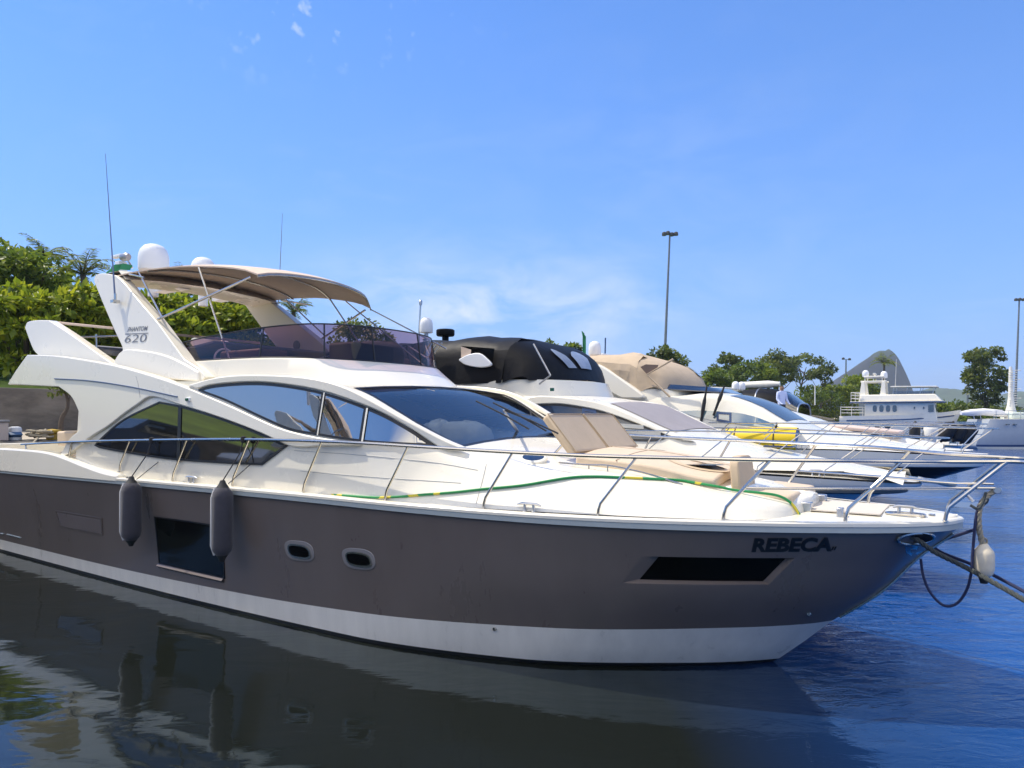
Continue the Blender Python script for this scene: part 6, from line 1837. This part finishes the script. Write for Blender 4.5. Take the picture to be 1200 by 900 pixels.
# ------------------------------------------------------------------ lamp masts
m_pole = mat('grey_painted_pole', (.16, .18, .20), .5, var=.1)
def lamp_mast(u0, v0, u1, v1, Y, zb, r, label, heads, hs_=1.0, name='lamp_mast'):
    b = world_px(u1, v1, Y); t = world_px(u0, v0, Y)
    dx = (t.x-b.x)/(t.z-b.z); foot = Vector((b.x-dx*(b.z-zb), Y, zb)); H_ = t.z-zb
    root = empty(name, foot); tag(root, label, 'lamp post', 'tall lamp masts')
    mb = MB(); mb.tube([(0, 0, 0), (dx*H_*.5, 0, H_*.5), (dx*H_, 0, H_)], [r*1.6, r*1.2, r*.8], 10); mb.build('pole', m_pole, root)
    for x, z in heads:
        mb = MB(); c = (dx*H_+x, 0, H_+z)
        mb.lathe([(.001, -.34*hs_), (.40*hs_, -.34*hs_), (.44*hs_, -.1*hs_), (.36*hs_, .22*hs_), (.15*hs_, .34*hs_), (.001, .34*hs_)], c, 12); 
        mb.tube([(dx*H_, 0, H_-.1), c], .06*hs_, 6); mb.build('lamp_head', mat('dark_lamp_housing', (.05, .05, .045), .5), root)
    return root
lamp_mast(785, 274, 779.5, 406, 92, 4.8, .14, 'tall lamp mast with a ring of floodlights rising over the beige canopy', [(-.75, .0), (-.25, .12), (.25, -.05), (.8, .02)], .72)
lamp_mast(1194.5, 351, 1191, 440, 120, 1.7, .14, 'tall lamp mast at the right edge behind the lattice mast', [(-.55, 0), (.1, .05), (.75, 0)], .7)
lamp_mast(991.5, 421, 991, 450, 150, 4.6, .16, 'thin two headed lamp post in front of the mountain', [(-.6, .15), (.75, .02)], .7, 'lamp_post')
b = world_px(1134, 468, 150); root = tag(empty('flag_pole', (b.x, 150, 1.7)), 'plain grey pole left of the lone column shaped tree', 'pole'); mb = MB(); mb.tube([(0, 0, 0), (0, 0, hgt(432, 150, 1.7))], .2, 8); mb.build('pole', m_pole, root)
b = world_px(955, 480, 100); root = tag(empty('fence_post', (b.x, 100, 4.3)), 'slim white pole on the lawn right of the farthest yacht', 'pole'); mb = MB(); mb.tube([(0, 0, 0), (0, 0, hgt(452, 100, 4.3))], .09, 8); mb.build('pole', M['gelcoat'], root)

# low buildings behind the lone tree
def building(u0, u1, v0, Y, zb, dep, m, label, win=0, roofm=None):
    a, b = world_px(u0, 487, Y), world_px(u1, 487, Y); h = hgt(v0, Y, zb)
    root = tag(empty('building', ((a.x+b.x)/2, Y, zb)), label, 'building'); w_ = b.x-a.x
    mb = MB(); mb.box((0, dep/2, h/2), (w_, dep, h)); mb.build('wall', m, root, smooth=0)
    mb = MB(); mb.box((0, dep/2, h+.15), (w_+.6, dep+.6, .3)); mb.build('roof', roofm or m_conc, root, smooth=0)
    for i in range(win):
        mb = MB(); mb.box((-w_/2+w_*(i+.5)/win, -.03, h*.6), (w_/win*.5, .08, h*.25)); mb.build('window', M['glass_dark'], root, smooth=0)
    return root
building(1184, 1197, 478, 230, 1.7, 8, mat('grey_render', (.20, .21, .22), .9, var=.1), 'narrow grey block tower right of the lone tree', 2)
building(1166, 1230, 485, 240, 1.7, 12, mat('pale_render', (.42, .41, .40), .9, var=.08), 'long pale low building behind the lone tree', 8)
building(1128, 1152, 491.5, 118, 1.7, 6, mat('dull_red_render', (.22, .10, .09), .9, var=.15), 'low dull red kiosk wall left of the lone tree trunk', 0)
building(1112, 1170, 488, 210, 1.7, 10, mat('white_render', (.62, .60, .56), .9), 'low white roofed shed far behind the red kiosk', 0, M['plastic_white'])

# ------------------------------------------------------------------ far mountain and hills
def ridge(name, prof, Y, depth, m, dv=28, rough=0.02, seed=1, power=.6):
    mb = MB(); rg = random.Random(seed); f = pchip([p[0] for p in prof], [p[1] for p in prof]); u0, u1 = prof[0][0], prof[-1][0]
    rows = []
    NU = 90
    from mathutils import noise as mn
    for j in range(dv+1):
        w_ = -1+2*j/dv; row = []
        for i in range(NU+1):
            u = u0+(u1-u0)*i/NU; z = max(-2, HC+(VH-f(u))/FPX*Y)
            x = (u-600)/FPX*Y; y = Y+w_*depth
            hz = z*max(0, 1-abs(w_)**1.5)**power
            nz = mn.fractal(Vector((x*.02, y*.02, seed)), .8, 2.1, 5)*z*rough*(1 if abs(w_) > .05 else .15)
            row.append((x, y, hz+nz-2))
        rows.append(row)
    mb.grid(rows); o = mb.build(name, m, None, smooth=60); return tag(o, kind='structure')
def rock_mat():
    mt, nt, b = new_mat('granite_dome'); b.inputs['Roughness'].default_value = .95
    tc = node(nt, 'ShaderNodeTexCoord'); mp = node(nt, 'ShaderNodeMapping'); mp.inputs['Scale'].default_value = (.05, .05, .008); nt.links.new(tc.outputs['Object'], mp.inputs[0])
    n1 = node(nt, 'ShaderNodeTexNoise'); n1.inputs['Scale'].default_value = 1.6; n1.inputs['Detail'].default_value = 8; nt.links.new(mp.outputs[0], n1.inputs['Vector'])
    n2 = node(nt, 'ShaderNodeTexNoise'); n2.inputs['Scale'].default_value = .018; n2.inputs['Detail'].default_value = 7; nt.links.new(tc.outputs['Object'], n2.inputs['Vector'])
    cr = node(nt, 'ShaderNodeValToRGB'); e = cr.color_ramp.elements; e[0].position = .3; e[0].color = (.016, .018, .023, 1); e[1].position = .7; e[1].color = (.046, .049, .056, 1); nt.links.new(n1.outputs[0], cr.inputs[0])
    sp = node(nt, 'ShaderNodeSeparateXYZ'); nt.links.new(tc.outputs['Object'], sp.inputs[0])
    # scrub grows on the crown and in patches low on the flanks
    mr = node(nt, 'ShaderNodeMapRange'); mr.inputs[1].default_value = 112; mr.inputs[2].default_value = 135; nt.links.new(sp.outputs[2], mr.inputs[0])
    ad = node(nt, 'ShaderNodeMath', operation='ADD'); nt.links.new(mr.outputs[0], ad.inputs[0])
    m2 = node(nt, 'ShaderNodeMapRange'); m2.inputs[1].default_value = .5; m2.inputs[2].default_value = .62; m2.inputs[4].default_value = .55; nt.links.new(n2.outputs[0], m2.inputs[0]); nt.links.new(m2.outputs[0], ad.inputs[1]); ad.use_clamp = True
    mx = node(nt, 'ShaderNodeMix', data_type='RGBA'); nt.links.new(ad.outputs[0], mx.inputs['Factor']); nt.links.new(cr.outputs[0], mx.inputs['A']); mx.inputs['B'].default_value = (.045, .065, .03, 1)
    nt.links.new(mx.outputs['Result'], b.inputs['Base Color']); return mt
ridge('granite_mountain', [(925, 500), (940, 478), (955, 462), (970, 450), (985, 439.5), (993, 434.5), (1006, 425.5), (1018, 417.5), (1025, 412.3), (1032, 409.8), (1038, 409.8), (1040.5, 407.8), (1045, 410), (1051, 416), (1057, 427), (1062.5, 439), (1066.5, 450), (1070, 465), (1074, 500)], 1400, 22, rock_mat(), rough=.010, power=.5)
m_hill = mat('forested_hill', (.05, .075, .035), .95, var=.4, scale=.03)
ridge('hills', [(1030, 505), (1050, 478), (1062, 466), (1080, 457), (1095, 453), (1108, 456), (1122, 461), (1138, 465), (1152, 472), (1170, 468), (1185, 461), (1200, 458), (1240, 466), (1300, 500)], 1700, 260, m_hill, rough=.05, seed=4)

# ------------------------------------------------------------------ white trawler yacht across the basin
def trawler():
    Yt = 64; k = Yt/FPX
    c = at(1066, Yt+1.0, 0)
    root = empty('trawler_yacht', (c[0], c[1], 0), R(-34)); root.scale = (.905, 1.0, 1.0); tag(root, 'white trawler yacht with high wheelhouse and twin domes on its mast, moored apart', 'trawler yacht')
    H = Hull(tip=4.0, tr=-6.3, zg=((-6, 2.75), (-1, 2.85), (2.5, 3.05), (5.4, 3.45)), beam=1.9, stem=((-.7, -1.9), (0, -1.0), (1, -.55), (2, -.15), (3.2, .35)))
    H.build('hull', [M['antifoul'], M['gelcoat'], M['gelcoat']], root, pchip([-6, 5], [.4, .5]), n=40)
    H.deck('deck', M['gelcoat'], root, dz=-.35)
    mb = MB(); zl = lambda s: H.zg(s)-.42
    pth = [(-5.6+i*.45) for i in range(25)]; pth = [s for s in pth if s < H.stemf(2.4)-.02]
    near = [(s, -(H.t(s, zl(s))+.01), zl(s)) for s in pth]; mb.tube(near+[(s, -y, z) for s, y, z in near[::-1]], .055, 6); mb.build('rub_stripe', M['navyblue'], root)
    def blk(name, x0, x1, hw, z0, z1, m, fr=0.0, lean=.06, bev=.08):
        mb = MB(); mb.hexa([(x0, -hw, z0), (x1, -hw*.94, z0), (x1, hw*.94, z0), (x0, hw, z0)], [(x0+.05, -hw+lean, z1), (x1-fr, -hw*.94+lean, z1), (x1-fr, hw*.94-lean, z1), (x0+.05, hw-lean, z1)]); return mb.build(name, m, root, bevel=bev)
    blk('deckhouse', -4.0, 2.6, 1.55, 2.0, 4.0, M['gelcoat'], .35)
    mb = MB(); mb.hexa([(-5.3, -1.75, 4.0), (3.0, -1.70, 4.0), (3.0, 1.70, 4.0), (-5.3, 1.75, 4.0)], [(-5.3, -1.75, 4.12), (3.1, -1.75, 4.12), (3.1, 1.75, 4.12), (-5.3, 1.75, 4.12)]); mb.build('upper_deck', M['gelcoat'], root, bevel=.02)
    mb = MB(); mb.tube([(-5.3, -1.77, 4.03), (3.05, -1.77, 4.03), (3.1, 0, 4.03), (3.05, 1.77, 4.03), (-5.3, 1.77, 4.03)], .05, 6); mb.build('deck_stripe', M['navyblue'], root)
    blk('upper_bulwark', -4.4, 2.9, 1.65, 4.12, 4.75, M['gelcoat'], .6, .12)
    mb = MB(); mb.hexa([(-1.6, -1.45, 5.42), (2.5, -1.4, 5.36), (2.5, 1.4, 5.36), (-1.6, 1.45, 5.42)], [(-1.6, -1.45, 5.52), (2.5, -1.4, 5.46), (2.5, 1.4, 5.46), (-1.6, 1.45, 5.52)]); mb.build('hard_top', M['gelcoat'], root, bevel=.03)
    for x in (-1.4, -.2, 1.0, 2.1):
        for y in (-1.3, 1.3):
            mb = MB(); mb.tube([(x, y, 4.7), (x+.12, y, 5.42)], .035, 6); mb.build('top_post', M['steel_dull'], root)
    mb = MB(); mb.grid([[(x, y, z) for x, y in ((-1.3, -1.35), (1.8, -1.32), (2.15, -1.1), (2.2, 1.1), (1.8, 1.32), (-1.3, 1.35))] for z in (4.75, 5.05)]); mb.build('wind_screen', M['grey_vinyl'], root, smooth=0)
    for x in (-4.2, -2.3):
        for y in (-1.2, 1.2):
            mb = MB(); mb.hexa([(x-.35, y-.12, 4.1), (x+.35, y-.12, 4.1), (x+.35, y+.12, 4.1), (x-.35, y+.12, 4.1)], [(x-.10, y*.8-.1, 6.0), (x+.15, y*.8-.1, 6.0), (x+.15, y*.8+.1, 6.0), (x-.10, y*.8+.1, 6.0)]); mb.build('mast_leg', M['gelcoat'], root, bevel=.03)
    for z, x0, x1 in ((6.0, -4.4, -2.0), (6.45, -4.1, -2.2)):
        for y in (-.95, .95):
            mb = MB(); mb.tube([(x0, y, z), (x1, y, z)], .09, 6); mb.build('mast_rail', M['gelcoat'], root)
        mb = MB(); mb.box(((x0+x1)/2, 0, z), (1.4, 2.0, .08)); mb.build('mast_platform', M['gelcoat'], root)
    for x in (-4.0, -3.2, -2.4):
        mb = MB(); mb.tube([(x, -.9, 6.0), (x, -.9, 6.5)], .05, 6); mb.tube([(x, .9, 6.0), (x, .9, 6.5)], .05, 6); mb.build('mast_post', M['gelcoat'], root)
    dome((-4.0, -.5, 6.5), .32, .62, parent=root); dome((-2.3, -.3, 6.35), .32, .64, parent=root)
    mb = MB(); mb.box((-3.2, 0, 6.75), (.2, 1.4, .14)); mb.tube([(-3.2, 0, 6.4), (-3.2, 0, 6.7)], .08, 8); mb.build('radar', M['gelcoat'], root)
    mb = MB(); mb.tube([(-1.2, -1, 5.5), (-1.1, -1, 8.0)], .02, 5); mb.build('aerial', M['gelcoat'], root)
    def wn_(x0, x1, z0, z1, y, m=M['glass_dark'], sk=0.0, name='window', arch=False):
        for sd in (-1, 1):
            mb = MB(); pts = [(x0, z0), (x1, z0), (x1+sk, z1), (x0+sk, z1)]
            if arch: pts = rrect(pts, .4, 4)
            lean = .06/2.0
            f = [(x, sd*(y-lean*(z-2.0)*1.0), z) for x, z in pts]; b = [(x, sd*(y-.1), z) for x, z in pts]
            mb.face(f); mb.grid([f, b], close=True); mb.build(name, m, root, smooth=0)
    for x in (-3.0, -2.4, -1.8, -1.2): wn_(x-.19, x+.19, 3.15, 3.75, 1.575, arch=True)
    for x in (.55, 1.35): wn_(x-.07, x+.07, 3.4, 3.6, 1.56, arch=True, name='porthole')
    wn_(1.75, 2.2, 3.15, 3.75, 1.55)
    for i, y in enumerate((-1.1, -.55, 0, .55, 1.1)):
        mb = MB(); q = [(2.6-.35*(z-2.0)/2.0+.02, yy, z) for z, yy in ((3.15, y-.2), (3.15, y+.2), (3.75, y+.2), (3.75, y-.2))]; mb.face(q); mb.face([(a-.06, b, c) for a, b, c in q][::-1]); mb.build('wheelhouse_window', M['glass_dark'], root, smooth=0)
    for x in (-4.3, -3.6, -2.7, -1.8): 
        for sd in (-1, 1):
            mb = MB(); mb.hexa([(x-.25, sd*(H.t(x, 1.5)-.04), 1.35), (x+.25, sd*(H.t(x, 1.5)-.04), 1.35), (x+.25, sd*(H.t(x, 1.5)+.02), 1.35), (x-.25, sd*(H.t(x, 1.5)+.02), 1.35)], [(x-.25, sd*(H.t(x, 1.8)-.04), 1.8), (x+.25, sd*(H.t(x, 1.8)-.04), 1.8), (x+.25, sd*(H.t(x, 1.8)+.02), 1.8), (x-.25, sd*(H.t(x, 1.8)+.02), 1.8)]); mb.build('hull_window', M['glass_dark'], root, smooth=0)
    for x in (.4, 1.2, 2.0):
        mb = MB(); mb.lathe([(.001, .02), (.09, .02), (.10, 0)], (x, -(H.t(x, 1.65)+.0), 1.65), 12, M=Matrix.Rotation(R(90), 4, 'X')); mb.build('porthole', M['glass_dark'], root)
    for z0, xs, ys in ((2.75, (-6.2, -4.1), 1.7), (4.12, (-5.2, -4.4), 1.7)):
        mb = MB()
        for z in (z0+.3, z0+.6, z0+.85): mb.tube([(xs[1], -ys, z), (xs[0], -ys, z), (xs[0], ys, z), (xs[1], ys, z)], .03, 5)
        for x in (xs[0], (xs[0]+xs[1])/2, xs[1]): mb.tube([(x, -ys, z0), (x, -ys, z0+.85)], .03, 5)
        mb.build('stern_rail', M['gelcoat'], root)
trawler()

# ------------------------------------------------------------------ grey sailing yacht entering from the right
def grey_yacht():
    Yg = 60
    root = empty('sailing_yacht', at(1132, Yg, 0), R(4)); tag(root, 'grey hulled sailing yacht at the right edge with a stowed white boom and lattice mast', 'sailing yacht')
    k = Yg/FPX
    prof = [(-.75, 1.2), (0, .2), (.30, .05), (2.1, 1.0), (2.45, 1.15)]
    xs = [0, .1, .35, .7, 1.2, 2, 3, 4.5, 6, 8, 11, 15]
    hb = pchip([0, .3, 1, 3, 6, 15], [1.3, 1.45, 1.65, 1.95, 2.2, 2.4])
    mg = mat('pale_grey_hull', (.36, .39, .42), .3, var=.04, coat=.3)
    def st(x):
        r = []
        for z, x0 in prof + []:
            r.append((x0+x, z))
        return r
    zs = [-.7, 0, .18, .36, .9, 1.5, 2.1, 2.5]; x0f = pchip([-.7, 0, .3, 2.1, 2.5], [1.0, .2, .0, .95, 1.15])
    for sd in (-1, 1):
        mb = MB(); mb.grid([[(x0f(z)+x, sd*hb(x)*(.86+.14*min(1, max(0, z)/1.2)), z) for x in xs] for z in zs], mf=lambda i, j: 0 if i < 1 else (1 if i in (1,) else (2 if i == 2 else 3)))
        mb.build('hull_side', [M['antifoul'], M['gelcoat'], M['navyblue'], mg], root, smooth=40)
    mb = MB(); mb.grid([[(x0f(z), y*hb(0)*(.86+.14*min(1, max(0, z)/1.2)), z) for y in (-1, -.5, 0, .5, 1)] for z in zs]); mb.build('transom', mg, root, smooth=40)
    mb = MB(); mb.grid([[(1.15+x, y*hb(x), 2.49+.05*(1-y*y)) for y in (-1, -.5, 0, .5, 1)] for x in xs]); mb.build('deck', M['gelcoat'], root, smooth=40)
    for x in (1.6, 2.25):
        mb = MB(); mb.box((x+.6, -1.93+.05*0, 2.05), (.25, .16, .09)); mb.build('hull_port', M['glass_dark'], root)
    mb = MB(); mb.tube([(-.45, 0, 3.0), (.4, 0, 3.05), (1.6, 0, 3.12), (3.2, 0, 2.98), (3.6, 0, 2.85)], [.16, .28, .30, .30, .2], 10); bo = mb.build('boom_cover', mat('white_boom_canvas', (.78, .78, .78), .8, bump=.8, bscale=4), root, smooth=60)
    for x in (.6, 1.2, 2.4):
        mb = MB(); mb.tube([(x, -.2, 2.5), (x, -.1, 2.9)], .03, 6); mb.build('boom_crutch', M['steel_dull'], root)
    mb = MB(); mb.lathe([(.55, 2.45), (.48, 2.9), (.30, 3.6), (.20, 4.4), (.15, 6.6), (.12, 7.0)], (4.05, 0, 0), 12); mst = mb.build('mast', M['gelcoat'], root)
    for i in range(16):
        z = 3.7+.2*i; mb = MB(); mb.tube([(4.05, -.1, z), (4.05+.85, -.1, z)] if i % 4 == 3 else [(4.05-.3, -.16, z), (4.05+.45, -.16, z+.02)], .035, 5); mb.build('mast_rung', M['gelcoat'], mst)
    mb = MB(); mb.box((4.6, 0, 2.8), (2.0, 1.4, .6)); mb.build('deckhouse', mat('pale_green_deckhouse', (.55, .62, .58), .5), root, bevel=.1)
    mb = MB()
    for z in (2.9, 3.2): mb.tube([(1.3, -1.6, z), (5.5, -2.1, z)], .02, 5)
    for x in (1.4, 2.4, 3.4, 4.4): mb.tube([(x, -1.65-.1*(x-1.4), 2.5), (x, -1.65-.1*(x-1.4), 3.2)], .02, 5)
    mb.build('guard_rail', M['steel'], root)
grey_yacht()

# ------------------------------------------------------------------ on the quay behind the stern
def qpx(u, v, s):
    a = (u-600)/FPX; Y = s/(CD*a-SD); return Vector((a*Y, Y, HC-(v-VH)/FPX*Y))
def qbox(name, u0, u1, v0, v1, s, dep, m, label, cat, extra=None):
    a, b = qpx(u0, v1, s), qpx(u1, v0, s); w_ = (Vector((b.x, b.y))-Vector((a.x, a.y))).length; h = b.z-a.z
    mid = (a+b)/2; root = tag(empty(name, (mid.x, mid.y, a.z), HEAD), label, cat)
    return root, w_, h
m_bin = mat('white_plastic_drum', (.62, .64, .66), .5, var=.08)
r_, w_, h_ = qbox('plastic_drum', 9, 26, 478, 494, QS-.6, .5, m_bin, 'white plastic drum with a blue label on the quay edge', 'drum')
r_.location.z = 2.15
mb = MB(); mb.lathe([(.001, 0), (w_*.42, 0), (w_*.46, .04), (w_*.46, h_*.8), (w_*.40, h_*.95), (w_*.2, h_), (.001, h_)], (0, 0, 0), 20); mb.build('body', m_bin, r_, smooth=40)
mb = MB(); mb.tube([(w_*.47*math.cos(t), w_*.47*math.sin(t), h_*.42) for t in [R(-120+10*i) for i in range(16)]], .07, 4); mb.build('label', mat('blue_label', (.05, .11, .22), .6), r_, smooth=0)
r_, w_, h_ = qbox('power_pedestal', -6, 6, 470, 494, QS-.6, .5, m_bin, 'pale service pedestal with a grey lid at the left edge of the quay', 'service pedestal'); r_.location.z = 2.15
mb = MB(); mb.box((0, 0, h_*.45), (.45, w_, h_*.9)); mb.build('cabinet', mat('pink_beige_cabinet', (.46, .40, .37), .6, var=.06), r_, bevel=.02)
mb = MB(); mb.box((0, 0, h_*.95), (.52, w_*1.1, h_*.12)); mb.build('lid', M['grey_cover'], r_, bevel=.02)
r_, w_, h_ = qbox('bollard', 54, 68, 488, 497, QS-.5, .4, m_bin, 'yellow bollard on the quay edge beside a heap of rope', 'bollard'); r_.location.z = 2.14
mb = MB(); mb.lathe([(.14, 0), (.14, .16), (.22, .2), (.22, .26), (.001, .3)], (0, 0, 0), 14); mb.build('post', mat('yellow_bollard_paint', (.34, .22, .01), .6, var=.2), r_, smooth=40)
c = qpx(47, 490, QS-.5); c.z = 2.16
pts = []
rg = random.Random(5)
for k in range(70):
    a = k*.55; r = .22+.10*math.sin(k*.7); pts.append((c.x+r*math.cos(a), c.y+r*math.sin(a), c.z+.03+.003*k+rg.uniform(0, .03)))
rope('rope_heap', pts, .028, M['rope_tan'], 'heap of tan rope on the quay beside the yellow bollard', 'rope', k=2)
rope('stern_line', [c+Vector((0, 0, .1)), c.lerp(to_world(-17.2, -1.9, 1.9), .5)+Vector((0, 0, -.1)), to_world(-17.2, -1.9, 1.95)], .025, M['rope_tan'], 'tan stern line running from the rope heap to the yacht', 'rope')
a_ = qpx(72, 490, QS-1.6); tree('young_tree', (a_.x, a_.y, 2.2), 2.9, 1.5, 'thin young tree with a dark trunk on the quay below the overhang', LEAF_DARK, 71, leaf=.14, n_clump=12, per=50, crown_z=.32, trunk_r=.09, limbs=4, group='')
# thing behind the camera side: parked cars on the quay, mirrored in the saloon windows
def car(n, col, lab, hatch):
    root = tag(empty('parked_car', qw(QS-3.4, n, 2.2), HEAD+R(90)), lab, 'car', 'cars parked on the quay')
    pr = [(-2.0, .35), (-2.02, .72), (-1.85, .92), (-1.55, .98) if not hatch else (-1.75, 1.25), (-1.0, 1.42), (.2, 1.46), (.85, 1.05), (1.75, .90), (2.02, .70), (2.02, .35)]
    mb = MB(); mb.grid([[(x, sd*w, z) for x, z in pr] for sd, w in ((-1, .82), (-.98, .86), (.98, .86), (1, .82))]); 
    for y in (-.82, .82): mb.face([(x, y, z) for x, z in pr])
    mb.build('body', mat('car_paint', col, .25, coat=.6), root, bevel=.06, segs=3)
    for sd in (-1, 1):
        mb = MB(); mb.face([(-1.35, sd*.868, .98), (.65, sd*.868, .98), (.15, sd*.868, 1.36), (-.95, sd*.868, 1.34)]); mb.build('window', M['glass_dark'], root, smooth=0)
        for x in (-1.25, 1.25):
            mb = MB(); mb.lathe([(.001, -.1), (.2, -.1), (.32, -.09), (.32, .09), (.2, .1), (.001, .1)], (0, 0, 0), 20, M=Matrix.Translation((x, sd*.80, .32)) @ Matrix.Rotation(R(90), 4, 'X')); mb.build('wheel', M['rubber'], root)
    return root
car(-1.2, (.03, .06, .13), 'dark blue car parked on the quay, mirrored in the aft saloon window', False)
car(-7.2, (.42, .43, .44), 'silver hatchback parked on the quay, mirrored in the fore part of the saloon window', True)
# ------------------------------------------------------------------ behind the viewpoint: a pier added for bounce light, a yacht mirrored in the glass
m_bounce_pier = mat('bounce_pier_concrete', (.52, .49, .44), .85, var=.12, scale=1.2, bump=.2, bscale=12)
pier = empty('bounce_pier', (0, 0, 0), HEAD)
tag(pier, 'pale concrete pier under the viewpoint, unseen, added to bounce sunlight onto the hull', 'pier')
mb = MB(); mb.box((-8.6, -1.0, 1.02), (23.0, 4.2, .30)); mb.build('deck_slab', m_bounce_pier, pier, bevel=.03)
for s in (-18, -12, -6, 0):
    mb = MB(); mb.lathe([(.2, -2), (.2, .9)], (s, -1.6, 0), 14); mb.build('pile', m_stone, pier)
skip = ('name_', 'model_')
def copy_some(o, parent=None):
    c = o.copy(); COL.objects.link(c)
    if parent is not None: c.parent = parent
    for ch in list(o.children):
        if not ch.name.startswith(skip): copy_some(ch, c)
    return c
back = copy_some(yacht)
back.location = (SD*-5.6-CD*2.8, CD*-5.6+SD*2.8, 0)
back['label'] = 'motor yacht behind the viewpoint, seen only mirrored in the side windows'
# ------------------------------------------------------------------ water
def water():
    mt, nt, b = new_mat('harbour_water')
    b.inputs['Base Color'].default_value = (0.006, 0.009, 0.0085, 1)
    b.inputs['Roughness'].default_value = 0.03
    b.inputs['IOR'].default_value = 1.52
    b.inputs['Specular Tint'].default_value = (.22, .72, 1.0, 1)
    tc = node(nt, 'ShaderNodeTexCoord')
    geo = node(nt, 'ShaderNodeNewGeometry')
    def noise(scale, det, rough, mscale=(1, 1, 1), rot=0, dist=0.0):
        mp = node(nt, 'ShaderNodeMapping'); mp.inputs['Scale'].default_value = mscale; mp.inputs['Rotation'].default_value = (0, 0, rot)
        nt.links.new(tc.outputs['Object'], mp.inputs[0])
        nz = node(nt, 'ShaderNodeTexNoise'); nz.inputs['Scale'].default_value = scale; nz.inputs['Detail'].default_value = det; nz.inputs['Roughness'].default_value = rough; nz.inputs['Distortion'].default_value = dist
        nt.links.new(mp.outputs[0], nz.inputs['Vector'])
        return nz.outputs[0]
    def mth(op, a, bb, clamp=False):
        nd = node(nt, 'ShaderNodeMath', operation=op); nd.use_clamp = clamp
        for i, v in enumerate((a, bb)):
            if isinstance(v, (int, float)): nd.inputs[i].default_value = v
            else: nt.links.new(v, nd.inputs[i])
        return nd.outputs[0]
    swell = noise(.75, 3, .5, (1, 1.8, 1), R(25), .6)
    chop = noise(2.6, 4, .6, (1, 2.2, 1), R(15), .8)
    rip = noise(11, 4, .6, (1, 2.0, 1), R(8), .5)
    patch = noise(.16, 3, .55, (1, 1, 1), 0, 1.0)
    pm = mth('MULTIPLY', mth('SUBTRACT', patch, .40), 5.0, True)
    # sheltered close alongside the hull, livelier out past the bows
    sep = node(nt, 'ShaderNodeSeparateXYZ'); nt.links.new(tc.outputs['Object'], sep.inputs[0])
    open_ = mth('MULTIPLY', mth('ADD', mth('MULTIPLY', sep.outputs[0], .24), -.35), 1.0, True)
    # murky by the quay; blue of the sky reflection put into the colour past the bows
    cmx = node(nt, 'ShaderNodeMix', data_type='RGBA'); nt.links.new(open_, cmx.inputs['Factor'])
    cmx.inputs['A'].default_value = (.0085, .0105, .0085, 1); cmx.inputs['B'].default_value = (.001, .042, .19, 1)
    nt.links.new(cmx.outputs['Result'], b.inputs['Base Color'])
    h = mth('ADD', mth('MULTIPLY', swell, mth('ADD', mth('MULTIPLY', open_, .03), .012)), mth('MULTIPLY', mth('MULTIPLY', chop, .016), mth('ADD', mth('MULTIPLY', open_, 1.0), .05)))
    h = mth('ADD', h, mth('MULTIPLY', mth('MULTIPLY', rip, .0042), mth('ADD', mth('MULTIPLY', pm, mth('ADD', open_, .10)), .015)))
    bp = node(nt, 'ShaderNodeBump'); bp.inputs['Strength'].default_value = 1.0; bp.inputs['Distance'].default_value = 1.0
    nt.links.new(h, bp.inputs['Height']); nt.links.new(bp.outputs[0], b.inputs['Normal'])
    mb = MB()
    S = 6000
    mb.face([(-S, -S, 0), (S, -S, 0), (S, S, 0), (-S, S, 0)])
    o = mb.build('water', mt, None, smooth=0)
    tag(o, kind='structure')
water()
# ------------------------------------------------------------------ the air itself
def haze():
    mt = bpy.data.materials.new('sea_haze'); mt.use_nodes = True; nt = mt.node_tree; nt.nodes.clear()
    out = node(nt, 'ShaderNodeOutputMaterial'); v = node(nt, 'ShaderNodeVolumePrincipled')
    v.inputs['Color'].default_value = (.80, .90, 1.0, 1); v.inputs['Density'].default_value = 0.00022; v.inputs['Anisotropy'].default_value = 0.2
    nt.links.new(v.outputs[0], out.inputs['Volume'])
    mb = MB(); mb.box((100, 1450, 78), (6200, 3300, 162))
    o = mb.build('haze', mt, None, smooth=0); tag(o, kind='stuff')
haze()
